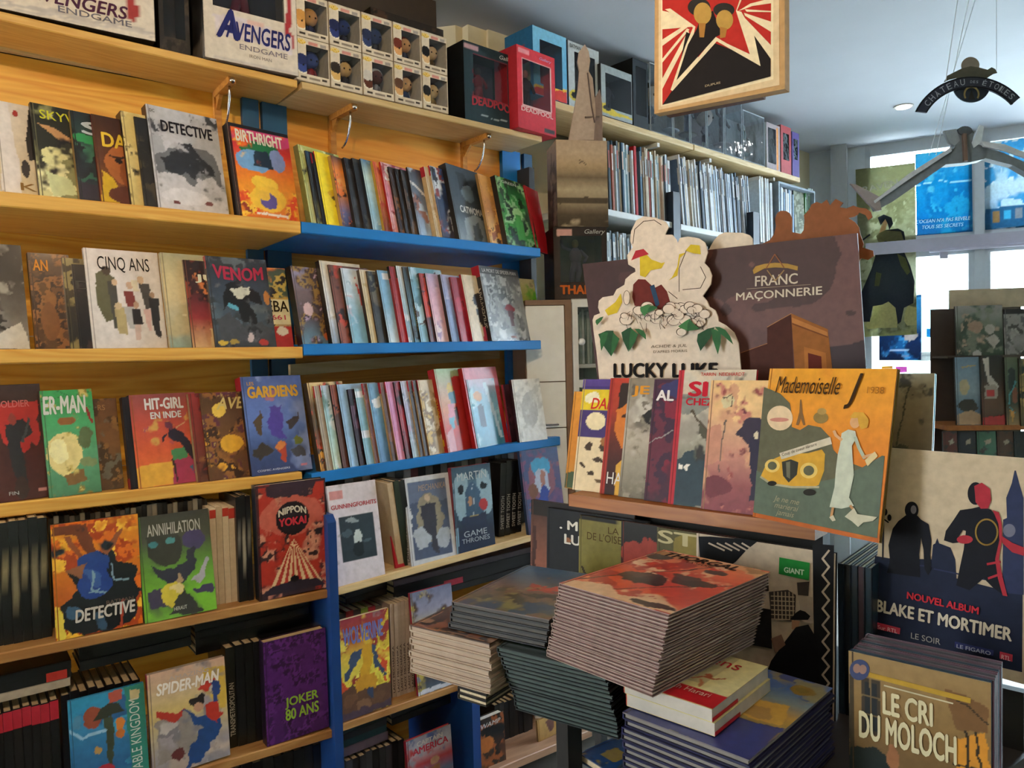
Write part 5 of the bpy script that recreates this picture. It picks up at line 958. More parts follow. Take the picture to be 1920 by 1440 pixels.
# ================================================================== DISPLAY TABLE
DR = Row(PD, (1072, 926, 1529, 984))
ds = empty('display_stand', PD.hit(1240, 945)*A(1, 1, 0), 'wooden display stand with an orange ledge behind the table piles', 'display stand')
def dbox(b, x0, x1, z0, z1, o0, o1, yref=945):
    a = PD.hit(x0, yref, 0); c = PD.hit(x1, yref, 0); a[2] = c[2] = 0; b.box(a+Z*z0+PD.n*o0, c-a, PD.n*(o1-o0), Z*(z1-z0))
a = DR.pt(1068, 0); c = DR.pt(1529, 0); b = MB(A(*ds.location)); b.box(a-Z*.032+PD.n*.004, c-a, -PD.n*.075, Z*.031); b.build('ledge', LEDGE, ds)
b = MB(A(*ds.location)); a2_ = a-PD.n*.075; b.prism([a2_, a2_+Z*.26-PD.n*.05, a2_+Z*.26-PD.n*.062, a2_-PD.n*.012], c-a); b.build('back_board', plain('rack_board', '8a5a30', .6), ds)
b = MB(A(*ds.location)); dbox(b, 1075, 1528, .80, a[2]-.03, -.06, -.045); b.build('front_panel', DARKM, ds)
for x_ in (1080, 1515):
    b = MB(A(*ds.location)); dbox(b, x_, x_+12, .02, a[2]-.03, -.09, -.062); b.build('leg', DARKM, ds)
TZ = .835
tb_ = empty('table', zhit(1300, 1400, .0)*A(1, 1, 0), 'dark display table buried under piles of albums', 'table')
F0 = zhit(1165, 1385, TZ)
tw = A(sin(rad(144)), cos(rad(144)), 0); th_ = A(sin(rad(54)), cos(rad(54)), 0)
tO = F0-tw*.30+th_*.05
b = MB(A(*tb_.location)); b.box(tO-Z*.03, tw*.78, th_*.66, Z*.0295); b.build('tabletop', plain('dark_tabletop', '2a221e', .5), tb_)
for i, j in ((.02, .02), (.68, .02), (.02, .60), (.68, .60)):
    b = MB(A(*tb_.location)); p = tO+tw*i+th_*j; p[2] = .0; b.box(p, tw*.04, th_*.04, Z*(TZ-.03)); b.build('leg', DARKM, tb_)
b = MB(A(*tb_.location)); p = tO+tw*.02+th_*.02; b.box(A(p[0], p[1], .56), tw*.70, th_*.60, Z*.02); b.build('lower_shelf', plain('dark_tabletop', '2a221e', .5), tb_)
def stack(Lp_, Fp_, Rp_, z, Ts, art, cols, label, group, botF=None, bot=None, jit=.004, texts=(), hard=True, pages=None, mat=None, back=None, edge=None):
    """pile of lying albums; three seen corners of the top cover at height z, and of the bottom if bot is given"""
    T0 = [zhit(*Lp_, z), zhit(*Fp_, z), zhit(*Rp_, z)]; tot = sum(Ts); zb = z-tot
    if bot: B0 = [zhit(*p, zb) for p in bot]
    elif botF: d_ = (zhit(*botF, zb)-T0[1])*A(1, 1, 0); B0 = [p+d_ for p in T0]
    else: B0 = T0
    zz = z; out = []
    a_ = T0[1]-T0[0]; b_ = T0[2]-T0[1]; ang = math.atan2(a_[1], a_[0]); dl = (math.atan2(b_[1], b_[0])-ang-math.pi/2+math.pi) % (2*math.pi)-math.pi
    an = ang+dl/2; w = A(cos(an), sin(an), 0); h = A(-w[1], w[0], 0); k_ = 1-abs(dl)*.35; W = np.linalg.norm(a_)*k_; H = np.linalg.norm(b_)*k_
    for i, T in enumerate(Ts):
        f = (z-zz)/tot; Fw = (T0[1]*(1-f)+B0[1]*f)*A(1, 1, 0)
        j = (random.uniform(-jit, jit)*w+random.uniform(-jit, jit)*h) if i else 0*w
        P = Fw-w*W+Z*zz+j; c = cols[i % len(cols)]
        out.append((book('album', label[0 if i == 0 else 1], P, w, h, Z, W, H, T*.97, art=art if i == 0 else 'G '+c, spine=c, back=back or c, edge=edge, hard=hard, texts=texts if i == 0 else (), group=None if i == 0 else group, cell=2.0 if i == 0 else 80, pages=pages, mat=mat), P, w, h, W, H))
        zz -= T
    return out
CREAMP = plain('cream_block', 'a8927f', .8, noise=.08)
GREYP = plain('grey_block', '7c7670', .8, noise=.08)
DGP = plain('dark_green_block', '3c4644', .7, noise=.08)
# lowest: green pile, then blue pile, white pile
GF = (1060, 1180)
stack((930, 1213), (1135, 1262), (1240, 1180), .999, [.0109]*15, 'G 1c2a26', ['0c1513', '101a17', '0b1311'], ['uppermost dark green album of the tall dark pile', 'dark green album in the tall dark pile'], 'dark green albums in the tall pile', botF=(1165, 1385), pages=plain('green_edge_block', '3c4a46', .7, noise=.1), jit=.003)
stack((1165, 1335), (1405, 1425), (1565, 1290), .955, [.0118]*10, 'G 3c5ca0 3c64a0 7c8c8c b88c3c 8c7840 3c4470 34386c; N 3 .3 4c68a0 8c8460 3c4474; P c8983c .35 .42 .9 .36 .95 .6 .5 .62; P a88040 .5 .5 .8 .46 .85 .58 .6 .6; N 7 .0 888; P 343a74 0 .72 1 .62 1 1 0 1; E 8a7030 .84 .14 .10 .06; E 7c6c34 .84 .14 .05 .03', ['1e1e46', '1a1a3c'], ['blue album with a golden landscape, topmost of the pile at the bottom', 'navy edged album in the blue pile at the bottom'], 'navy edged albums', pages=GREYP)
stack((778, 1152), (918, 1207), (1010, 1120), .999, [.0135]*6+[.009]*2, 'G 4c3c34 3a2c28; N 4 .5 7c4c34 2c2220 8c6c54; L a87c5c .01 .04 .03 .04 .97 .9 .97', ['ac9886', 'a48f7e'], ['brown picture album on top of the cream coloured pile', 'cream album in the left pile'], 'cream albums in the left pile', pages=CREAMP, botF=(920, 1303), jit=.003)
# hidden supporting books below the cream pile
stack((860, 1262), (912, 1283), (985, 1225), .886, [.012]*4, 'G 2a2422', ['2a2422'], ['dark album hidden under the cream pile', 'dark album under the cream pile'], 'dark albums under the cream pile', jit=.002)
stack((830, 1130), (1030, 1162), (1175, 1083), 1.057, [.0112]*5, 'G 4c6478 3c5068 5c5a5c 7c5a40 6c6034 746c38; N 3 .35 6c6444 3c4c5c 7c5c3c; W .08; P b84428 .55 .30 .8 .26 1 .34 1 .5 .8 .44 .6 .46; P a83c24 .35 .40 .6 .42 .8 .5 .6 .54 .4 .5; P 3c3424 .4 .6 .8 .58 .9 .68 .5 .66; W .03; N 5 .22 8c8444 4c4424; P 3c5874 0 0 1 0 1 .16 .5 .1 0 .2', ['15130f', '100f0d'], ['black edged album with a landscape cover on the left pile', 'black edged album under the landscape cover'], 'black edged albums', pages=plain('dark_grey_block', '4c4844', .7), jit=.002, mat=GLOSS, botF=(1022, 1216))
# two thick cream books
SAP = stack((1135, 1282), (1335, 1330), (1490, 1252), .999, [.0215, .0215], 'W .004; G d8cc94 d4c88c; R b8ac80 0 0 .68 .66; P d8cc94 .68 0 1 0 1 1 .68 1; R b81c24 0 .74 1 .985; W .03; L a85c3c .012 .15 .4 .3 .5 .36 .42 .44 .52; L a85c3c .012 .5 .62 .6 .52 .7 .5 .78 .44; L b8744c .02 .6 .6 .66 .7; E a85c3c .62 .48 .04 .03; E 4c4440 .3 .32 .05 .03', ['c8bc84', 'd0c48c'], ['thick cream paperback with red lettering and a red band', 'second thick cream paperback with a red band, under the first'], None, pages=plain('white_block', 'b4aca2', .8), hard=False,
    texts=[('Sapiens', (.02, .09, .80, .30), 'a8242c', dict(bold=.0)), ('Noah Harari', (.30, .775, .86, .85), 'd8b0a0', dict(bold=.0))])
for o_, P_, w2_, h2_, W2_, H2_ in SAP:
    b = MB(P_); b.box(P_+w2_*(W2_+.0004)-Z*.0198+h2_*.0, w2_*.0006, h2_*H2_*.42, Z*.006, 'a81c24'); b.box(P_-w2_*.0012-h2_*.0004-Z*.0198, w2_*.0012, h2_*H2_*.3, Z*.0196, 'a81c24'); b.build('jacket_band', PRINT, o_)
# tall comic pile
THV = ['a08a84', '8c7874', 'a48e88']
stack((1055, 1083), (1255, 1152), (1422, 1060), 1.140, [.0064]*22, 'G d88a5c d86a40 c84c30 c03a24 c84430 c8684c; N 3 .35 c83a28 d8542c a83020 e08058; W .06; N 6 .3 c83c24 e0b088 b83420; P d8a070 0 0 1 0 1 .14 .6 .1 .3 .16 0 .12; E 3c2820 .42 .60 .22 .09; E 4c3428 .30 .54 .10 .06; E 3c2820 .72 .46 .16 .07; E 50382c .62 .40 .1 .05; E 2c2018 .5 .62 .12 .06; E a87c4c .9 .06 .09 .05; E a87c4c .10 .05 .09 .05; W .02; L 4c2c20 .010 .02 .86 .62 .16; L 4c2c20 .008 .34 .9 .98 .38; P e0b890 .0 .9 .3 .82 .5 .92 .8 .84 1 .92 1 1 0 1; E 3c2c24 .8 .94 .2 .04; E 4c5044 .1 .16 .14 .06; E 3c3c34 .72 .24 .1 .04', THV, ['red and orange comic on top of the tall central pile', 'thin pale edged comic in the tall central pile'], 'thin comics in the tall central pile', botF=(1222, 1308), jit=.0018, pages=plain('pink_grey_block', '6c4a46', .8, noise=.3, scale=60), hard=True, back='a38f88', edge='a38f88',
    texts=[('THORGAL', (.10, .035, .80, .13), '2a1c18', dict(bold=.05, shear=.1)), ('LA SELKIE', (.38, .14, .62, .17), '4a2c24')])
# lying books on the lower tier
for (lq, fq, rq, art, lab, tx) in (((1092, 1400), (1150, 1452), (1215, 1405), 'G 1c4c84 1c5490; P b89440 .3 .3 .7 .3 .7 .7 .3 .7; N 5 .15 14406c a88c3c', 'blue album with a golden square on the lower tier', ()),
                                   ((1130, 1440), (1215, 1500), (1262, 1408), 'G 5c6474 4c5468; N 3 .3 6c7488 444c60', 'slate grey album with a red letter on the lower tier', [('Jo', (.35, .08, .75, .3), 'a8344c')])):
    stack(lq, fq, rq, .66 if 'blue' in lab else .68, [.02] if 'blue' in lab else [.02], art, ['1c3c60'], [lab, lab], None, texts=tx)
# ---------------- books stood on the ledge
m_ = dict(mat=PRINT)
O_D = DR
def dfan(items, phi=0):
    prev = None
    for i, it in enumerate(items):
        bl, tl, tr_, art, sp, lab = it[:6]; o = dict(it[6]) if len(it) > 6 else {}
        ins = .058-.0075*i
        faceout(O_D, bl, tl, tr_-tl[0]+bl, T=.009, phi=phi, art=art, spine=sp, label=lab, inset=ins, name='album', mat=PRINT, **o)
dfan([
 (1058, (1079, 734), 1200, 'G c8882c c07c28 b87424 a87828; P 3c4c34 0 .84 .3 .8 .5 1 0 1; E 3c3420 .3 .66 .16 .06; E a88430 .25 .72 .1 .05', '8c5c1c', 'orange album with small dark bushes at the left end of the ledge', dict(alpha=12)),
 (1073, (1101, 711), 1250, 'W .004; G 3c2a68; R 4c3878 0 0 1 .06; R c8b020 0 .09 1 .28; R 3c2c60 0 .28 1 .52; E d8c8a0 .22 .38 .13 .08; R d0bc98 0 .52 1 1; W .04; E d8d0b0 .14 .18 .07 .06; E 3c2c20 .15 .62 .05 .02; E 3c2c20 .3 .70 .06 .02; E 3c2c20 .1 .78 .05 .02; E 3c2c20 .24 .85 .06 .02; E 3c2c20 .35 .6 .05 .03; E 5c4830 .35 .92 .05 .02; E 8c5c30 .42 .55 .1 .04', '3c2a60', 'purple and yellow album over a cream snow scene', dict(alpha=12, texts=[('DAL', (.14, .17, .42, .27), 'b8302c', dict(shear=.2, bold=.02))])),
 (1124, (1150, 709), 1300, 'G a83420 98341c 5c2418 3c1c18 2c1818; W .03; P c06c24 .12 .3 .3 .14 .55 .2 .6 .4 .5 .6 .25 .62 .1 .45; P 2c1c14 .15 .05 .5 .0 .7 .1 .6 .2 .3 .18 .14 .28; E 3c2010 .26 .34 .06 .015; P c89838 .2 .75 .35 .65 .5 .75 .5 1 .2 1; R 982c20 0 0 .06 1', '982c20', 'red album with a shaded orange face', dict(alpha=12, texts=[('HA', (.08, .81, .28, .91), 'd0ccc4', dict(bold=.0))])),
 (1159, (1185, 709), 1330, 'G 7c7060 8c8478 a89c8c 8c8474 6c6454; N 3 .3 a89c90 6c6458 b0a89c; P 1c1814 .2 .32 .4 .22 .7 .25 .7 .45 .4 .42; N 8 .3 8c8474 5c5448', '6c6050', 'misty grey brown album with two orange letters', dict(alpha=12, texts=[('JE', (.06, .065, .30, .16), 'c88830', dict(bold=.04))])),
 (1207, (1230, 711), 1370, 'G 4c2444 54243c 6c1c30 5c1c30 4c1c2c 3c2430; N 4 .4 741c30 3c2034 5c2434; E 34305c .5 .08 .4 .08; L 8c8480 .006 0 .55 .3 .42 .6 .44', '3c1c2c', 'maroon album with two white letters beside the red spined one', dict(alpha=12, texts=[('AL', (.05, .09, .30, .18), 'd8d0cc', dict(bold=.05))])),
 (1252, (1283, 694), 1430, 'G c8b8a0 b8a894 a8a090 8c8878 4c4840 3c3832; N 3 .3 b8b0a0 948c80; P 7c7c74 0 .2 .3 .14 .5 .24 .3 .34 .1 .32 0 .3; W .04; P 2c3c44 .04 .68 .2 .60 .6 .58 .9 .66 .9 1 .04 1; P 8c2c34 .45 .48 .7 .44 .8 .6 .5 .6; E 6c3c28 .6 .40 .14 .06; P 4c4838 .3 .4 .5 .44 .46 .52 .3 .48; L 4c4030 .02 .24 .32 .5 .5; P e0d8cc .1 .70 .17 .70 .14 .74 .07 .74; P e0d8cc .20 .70 .27 .70 .24 .74 .17 .74; N 6 .12 34302c 4c4c44; R a8202c 0 0 .07 1', 'a8202c', 'cream and grey album with a bright red spine and red title', dict(alpha=12, texts=[('SI', (.15, .085, .41, .20), 'b02030', dict(bold=.06)), ('CHEZ', (.13, .21, .50, .265), 'b02030', dict(bold=.04)), ('TARRIN  NEIDHARDT', (.30, .02, .86, .045), 'b84040')])),
 (1314, (1344, 713), 1480, 'G d8b078 d8ac78 c89878 b87c6c 8c4c4c 7c3c44; N 3 .3 e0b880 c89470; W .03; P b88068 0 .4 .2 .34 .3 .6 0 .66; L 5c5048 .01 .26 .3 .22 .7; E c8b88c .26 .16 .08 .06; L 4c3c34 .008 .2 .13 .3 .1 .32 .2; N 7 .2 8c4440 b87060 6c3038; P 2c2034 .42 .42 .55 .30 .72 .28 .86 .4 .82 .52 .62 .5; P 241c34 .62 .44 .8 .46 .82 .7 .76 .9 .68 .9 .66 .66; E d8c8a8 .72 .42 .03 .03; E 6c3038 .2 .82 .2 .08', 'c89c70', 'peach album with a street lamp and a dark umbrella', dict(alpha=12)),
])
# the big front album
P = O_D.pt(1411, .001); wv = nrm(zhit(1655, 1020, P[2])-P); tmpm = np.cross(wv, Z); mh = nrm(A(tmpm[0], tmpm[1], 0))
hv = cos(rad(11))*Z-sin(rad(11))*mh; mv = np.cross(wv, hv)
lo, hi = .1, .6
for _ in range(40):
    mid = (lo+hi)/2
    if proj(P+hv*mid)[1] > 691: lo = mid
    else: hi = mid
Hm = lo; lo, hi = .1, .6
for _ in range(40):
    mid = (lo+hi)/2
    if proj(P+wv*mid)[0] < 1647: lo = mid
    else: hi = mid
Wm = lo
book('album', 'large orange and grey album with a yellow car and a woman in white', P, wv, hv, mv, Wm, Hm, .011, art='G d89428 d88c2c d07c28 c86c28 b8602c; N 3 .15 d8983c c87c28', spine='6c5c30', mat=PRINT,
   texts=[('Mademoiselle', (.085, .055, .62, .165), '3c2a18', dict(shear=.35, bold=-.003, off=.0045)), ('J', (.66, .03, .78, .25), '3c2a18', dict(shear=.45, bold=.02, off=.0045)), ('1938', (.82, .11, .94, .15), '9c6424', dict(bold=0, off=.0045)), ('Je ne me\nmarierai\njamais', (.18, .835, .40, .965), '9c9478', dict(shear=.3, bold=0, off=.0045))])
MJ = [o for o in sc.objects if o.get('label', '').startswith('large orange and grey album')][0]
k3 = kf(940, 680, 2.571); lpm = LP(P, wv, hv)
decal(lpm, [('P', '62604c', 1266, 118, 1300, 130, 1345, 150, 1390, 195, 1400, 250, 1400, 310, 1440, 325, 1480, 300, 1540, 312, 1585, 360, 1600, 420, 1650, 470, 1740, 505, 1835, 448, 1848, 450, 1812, 846, 1214, 722, 1236, 480),
  ('P', '5f6a5c', 1230, 520, 1400, 600, 1600, 560, 1740, 505, 1835, 448, 1846, 452, 1812, 844, 1216, 722),
  ('P', '7a5a38', 1440, 178, 1447, 178, 1452, 240, 1466, 300, 1455, 302, 1444, 268, 1432, 302, 1420, 300, 1436, 240),
  ('E', '8c7444', 1540, 265, 36, 28), ('E', 'a88850', 1545, 235, 22, 16),
  ('E', 'd8bc98', 1343, 267, 62, 60), ('E', 'c08070', 1340, 275, 46, 10),
  ('P', 'c89838', 1250, 548, 1272, 500, 1300, 470, 1345, 450, 1400, 440, 1480, 436, 1545, 418, 1560, 440, 1556, 520, 1530, 590, 1480, 606, 1400, 600, 1330, 585, 1280, 570),
  ('P', '3a3a34', 1352, 478, 1395, 466, 1432, 480, 1425, 540, 1385, 578, 1358, 545), ('P', '6c6a58', 1372, 480, 1392, 476, 1392, 560, 1375, 550),
  ('E', 'd8b868', 1306, 497, 36, 32), ('E', '5c5c48', 1306, 497, 22, 20), ('E', 'd8b868', 1482, 520, 42, 38), ('E', '5c5c48', 1482, 520, 26, 24),
  ('L', 'a8a084', 5, 1250, 550, 1300, 585, 1400, 600, 1530, 600), ('E', '2c2a26', 1485, 625, 30, 16), ('E', '2c2a26', 1305, 582, 22, 12),
  ('P', 'c8bca4', 1340, 436, 1586, 358, 1594, 392, 1350, 466),
  ('P', 'bcc0ac', 1640, 340, 1672, 322, 1706, 330, 1712, 362, 1690, 400, 1694, 470, 1700, 540, 1676, 650, 1700, 690, 1640, 704, 1582, 696, 1606, 600, 1612, 520, 1622, 440, 1632, 400),
  ('L', 'c89c74', 7, 1640, 372, 1612, 350, 1604, 330), ('L', 'a8b09c', 8, 1706, 360, 1724, 410, 1750, 460), ('L', 'c89c74', 6, 1745, 455, 1795, 440),
  ('P', 'c8b488', 1752, 470, 1800, 428, 1815, 450, 1765, 500),
  ('E', 'c8986c', 1704, 288, 24, 28), ('P', 'c8983c', 1680, 262, 1700, 238, 1745, 240, 1772, 275, 1764, 312, 1735, 322, 1722, 296, 1718, 266, 1695, 268),
  ('L', 'b8885c', 6, 1598, 700, 1590, 745), ('L', 'b8885c', 6, 1682, 690, 1700, 712), ('P', 'c0b8a0', 1580, 745, 1600, 735, 1612, 760, 1596, 765),
  ('P', 'bcb8a0', 1655, 742, 1700, 700, 1716, 730, 1812, 744, 1790, 764, 1745, 770, 1720, 792, 1690, 765)], MJ, k3, off=.001)
letter('cover_lettering', 'Coup de coeur libraire', lpm.hit(*k3(1362, 457), .0001), nrm(lpm.hit(*k3(1580, 388))-lpm.hit(*k3(1362, 457))), nrm(np.cross(lpm.m, nrm(lpm.hit(*k3(1580, 388))-lpm.hit(*k3(1362, 457))))), lpm.m, .085, .0085, (0, 0, 1, 1), '3c3430', MJ, off=.0045, bold=0)
faceout(O_D, 1660, (1690, 700), 1742, T=.014, alpha=10, art='G 8c8468 7c6c50 6c5c44 4c4434 2c2c20 24241c; N 4 .3 6c6048 3c3828; L 3c3828 .02 0 .8 .4 .1', spine='445', back='3c5870', label='brown grey album with a blue edge right of the yellow car album', name='album', inset=.05)
# ---------------- albums under the ledge
def under(tl, xr, off, art, sp, label, zb=TZ, T=.012, al=3, **kw):
    A1 = PD.hit(*tl, off); h = cos(rad(al))*Z-sin(rad(al))*PD.n; m = cos(rad(al))*PD.n+sin(rad(al))*Z; H = (A1[2]-zb)/cos(rad(al))
    lo, hi = .02, .6
    for _ in range(40):
        mid = (lo+hi)/2
        if proj(A1+PD.u*mid)[0] < xr: lo = mid
        else: hi = mid
    book('album', label, A1-h*H+Z*.0005, PD.u, h, m, lo, H, T, art=art, spine=sp, mat=PRINT, **kw)
    return LP(A1-h*H, PD.u, h)
under((996, 937), 1190, .002, 'G 2c1c18 5c3c30 7c4c3c 5c3428 6c4030; R 1c1614 0 0 1 .12; N 4 .3 8c5c44 4c2c24; P 3c2420 .02 .2 .06 .2 .06 .6 .02 .6', '2c201c', 'reddish brown album at the far left under the ledge')
under((1026, 952), 1215, .016, 'G 14161a 121418; W .01; E 8c5c3c .23 .24 .03 .02', '101216', 'black album with bold white letters under the ledge', texts=[('. M', (.14, .08, .33, .155), 'c8c4b8', dict(bold=.04)), ('LU', (.19, .19, .36, .27), 'c8c4b8', dict(bold=.04))])
LPo = under((1086, 966), 1276, .030, 'G 6c6430 787034 78703c; R 1a1814 0 0 1 .03; W .04; L 2c2418 .02 .02 .4 .2 .62 .3 .85; N 3 .2 6c642c 847c44', '1c1a14', 'olive album with brown serif lettering under the ledge', texts=[('LA', (.31, .06, .42, .11), '4c3c20', dict(bold=0)), ("DE L'OISEAU", (.09, .12, .56, .18), '4c3c20', dict(bold=0))])
under((1165, 977), 1380, .044, 'G 1a1816 1c1816 7c2c24 8c3428 5c2420; W .05; P 8c3428 .0 .2 .3 .1 .6 .12 .9 .0 1 .3 .6 .5 0 .6', '15130f', 'black and dark red album partly covered by the tall comic pile')
under((1232, 989), 1450, .058, 'G 4c4624 544c2c 5c5434; W .05; P 7c6c2c .15 .05 .4 .0 .8 .02 1 .2 .7 .4 .2 .3; P 2c2818 .45 0 .6 .06 .55 .3 .4 .35', '2a2618', 'olive album with large cream letters under the ledge', texts=[('ST', (.01, .012, .37, .105), 'b0a47c', dict(bold=.03))])
LPg = under((1306, 1000), 1566, .073, 'G b8a690 b4a08c b8a48c a89078', '17181c', 'tall white and black album with city towers and a green sticker', cell=3)
GO = [o for o in sc.objects if o.get('label', '').startswith('tall white and black album')][0]
decal(LPg, [('P', '15171b', 950, 838, 1010, 838, 1240, 858, 1180, 905, 1130, 960, 1060, 1010, 960, 990), ('P', '17181c', 1500, 872, 1604, 880, 1596, 1700, 1512, 1700), 
   ] + [('L', 'b4a490', 4, 1000+i*40, 870, 1075+i*36, 905) for i in range(5)] + [('L', 'b4a490', 5, 1548 if i % 2 else 1580, 905+i*40, 1580 if i % 2 else 1548, 945+i*40) for i in range(19)] +
  [('P', '1f7a34', 1340, 938, 1487, 965, 1483, 1050, 1337, 1018),
   ('P', '2c2826', 1262, 1030, 1275, 1005, 1285, 1030, 1290, 1100, 1258, 1110), ('P', '3c3430', 1290, 1105, 1380, 1095, 1420, 1120, 1415, 1250, 1300, 1235), ('P', '3a322e', 1425, 1060, 1485, 1055, 1480, 1125, 1430, 1120),
   ] + [('L', 'a8947c', 2.5, 1300, 1125+i*22, 1412, 1130+i*22) for i in range(6)] + [('L', 'a8947c', 2.5, 1315+i*18, 1105, 1318+i*18, 1240) for i in range(6)] +
  [('P', '1c1a1c', 1180, 1170, 1300, 1190, 1305, 1380, 1150, 1350), ('P', '9c8c7c', 1430, 1120, 1500, 1130, 1500, 1260, 1450, 1250),
   ('P', '17171a', 1390, 1240, 1420, 1205, 1440, 1192, 1465, 1200, 1490, 1222, 1478, 1240), ('P', 'a87c60', 1400, 1240, 1440, 1245, 1430, 1290, 1400, 1285),
   ('P', '131417', 1200, 1700, 1300, 1438, 1370, 1340, 1420, 1275, 1480, 1262, 1520, 1330, 1530, 1438, 1530, 1700), ('P', '7c5c4c', 1300, 1330, 1350, 1310, 1370, 1360, 1320, 1400)], GO, k3, off=.001)
letter('cover_lettering', 'GIANT', LPg.hit(*k3(1368, 1008)), nrm(LPg.hit(*k3(1460, 1022))-LPg.hit(*k3(1368, 1008))), LPg.h, LPg.m, .040, .011, (0, 0, 1, 1), 'b8d0b0', GO, off=.0065, bold=.05)
# dark blue shrink wrapped books beside it
for i in range(5):
    A1 = PD.hit(1570+i*13, 1056+i*2, .04); book('album', 'dark blue glossy album standing between the city album and the tall poster', A1*A(1, 1, 0)+Z*.702+PD.u*.011, -PD.n, Z, PD.u, .22, A1[2]-.702, .0105, art='G 1c2c3c', spine=['1a2630', '141a20', '22303c', '3c2c34', '1c3444'][i], group='dark blue albums by the tall poster', mat=GLOSS, cell=60)
# ================================================================== STANDEES AND POSTERS BEHIND THE LEDGE
kc = kf(1040, 360, 3)
PS = lean(PD, PD.hit(1350, 700, -.16), 2)
o_, q = panel4('poster_board', PS, (1092, 495), (1607, 437), (1640, 940), (1160, 1010), .005, 'G 2c1618 3c2424 4c302c 4c302c 4a2c28; N 2.2 .5 2c181c 5c3c38 402824 54342e; W .01; W .01', 'dark brown poster board with a pale title over a square temple', 'poster', edge='5c4434', mat=PRINT)
PB4 = q
decal(PS, [('P', '44231c', 1046, 905, 1195, 850, 1195, 760, 1330, 683, 1352, 1150, 1046, 1150), ('P', '8a5426', 1330, 683, 1536, 772, 1562, 1000, 1575, 1150, 1360, 1150), ('P', 'a86c38', 1333, 705, 1534, 788, 1536, 812, 1335, 735), ('P', '6c3c1e', 1335, 735, 1536, 812, 1538, 820, 1336, 745), ('P', 'a0622c', 1402, 870, 1525, 905, 1540, 1150, 1412, 1150), ('P', '5a2016', 1425, 905, 1500, 925, 1510, 1150, 1432, 1150), ('L', '9c6c44', 2, 1195, 760, 1330, 684), ('L', '8c5c3c', 2, 1046, 905, 1195, 852), ('P', 'a07c3c', 1114, 440, 1130, 418, 1180, 404, 1240, 398, 1310, 403, 1368, 418, 1366, 442, 1310, 428, 1240, 424, 1180, 430, 1120, 462), ('L', '7c4c30', 3, 1238, 350, 1190, 430), ('L', '7c4c30', 3, 1238, 350, 1290, 425), ('L', '8c6c44', 3, 1195, 440, 1240, 500, 1290, 440), ('L', '8c7864', 1.5, 1080, 545, 1440, 520)], o_, kc)
def plett(s, lp, k, x0, y0, x1, y1, hpx, col, parent, off=.0015, **kw):
    """lettering on a surface: base line from (x0,y0) to (x1,y1), height in crop pixels"""
    a = lp.hit(*k(x0, y0)); c = lp.hit(*k(x1, y1)); l = math.hypot(x1-x0, y1-y0); t = lp.hit(*k(x0+(y1-y0)/l*hpx, y0-(x1-x0)/l*hpx))
    ax = nrm(c-a); ay = nrm(np.cross(lp.m, ax)); letter('printed_lettering', s, a, ax, ay, lp.m, np.linalg.norm(c-a), abs((t-a)@ay), (0, 0, 1, 1), col, parent, off=off, **kw)
plett("L'EPOPEE", PS, kc, 1150, 440, 1330, 425, 18, '4c3418', o_, arc=.3, bold=0)
plett('FRANC', PS, kc, 1128, 532, 1368, 516, 58, 'c0b09c', o_, bold=.02); plett('MAÇONNERIE', PS, kc, 1022, 622, 1506, 588, 54, 'c0b09c', o_, bold=.02)
# brown cut-out silhouette board behind
PS2 = lean(PD, PD.hit(1350, 700, -.20), 2)
cut('cardboard_cutout', PS2, [1150, 1040, 1150, 300, 1210, 270, 1235, 235, 1245, 190, 1238, 150, 1252, 118, 1272, 105, 1300, 106, 1320, 118, 1335, 150, 1334, 225, 1385, 235, 1400, 215, 1405, 160, 1402, 130, 1430, 100, 1445, 70, 1475, 55, 1500, 65, 1530, 42, 1548, 75, 1580, 38, 1622, 60, 1602, 85, 1640, 92, 1680, 76, 1712, 88, 1752, 92, 1778, 112, 1786, 140, 1764, 158, 1748, 130, 1715, 116, 1688, 138, 1652, 146, 1690, 170, 1712, 200, 1718, 240, 1738, 290, 1732, 312, 1790, 330, 1796, 360, 1760, 382, 1722, 372, 1706, 400, 1740, 1040], .004, '7c4a2c', 'plain brown back of a cut-out board with wavy hair shapes above the poster', 'cutout', kc)
cut('cardboard_cutout', lean(PD, PD.hit(1350, 700, -.18), 2), [860, 480, 866, 330, 880, 300, 898, 268, 925, 240, 960, 226, 1000, 228, 1060, 230, 1095, 242, 1112, 262, 1116, 320, 1116, 480], .004, 'c8b8a4', 'cream cut-out board peeping over the dark brown poster', 'cutout', kc)
PS3 = lean(PD, PD.hit(1200, 700, -.13), 2)
lk = cut('cardboard_standee', PS3, [250, 1240, 250, 1050, 235, 900, 218, 780, 213, 720, 222, 695, 255, 682, 244, 650, 248, 612, 270, 592, 330, 582, 348, 548, 392, 522, 398, 490, 430, 462, 455, 448, 452, 430, 414, 408, 408, 355, 438, 312, 424, 275, 430, 220, 458, 160, 500, 137, 570, 145, 625, 168, 640, 198, 620, 240, 660, 240, 684, 268, 690, 290, 705, 258, 750, 250, 810, 260, 846, 285, 860, 340, 842, 400, 868, 428, 884, 470, 878, 520, 850, 560, 832, 585, 858, 615, 870, 645, 902, 665, 918, 700, 922, 728, 960, 748, 1008, 790, 1034, 850, 1048, 1010, 1052, 1240], .004, 'c8b8a6', 'cream cut-out standee with ivy leaves, cotton bolls and slab letters', 'standee', kc)
def leaf(x, y, s, a, c='2c5034'):
    pts = [(0, 0), (.25, .2), (.5, .05), (.9, .3), (.62, .45), (.75, .9), (.35, .62), (0, 1.1), (-.3, .62), (-.75, .85), (-.55, .4), (-.85, .2), (-.45, .05), (-.2, .2)]
    ca, sa = cos(a), sin(a); out = []
    for px, py in pts: out += [x+(px*ca-py*sa)*s, y+(px*sa+py*ca)*s]
    return ('P', c, *out)
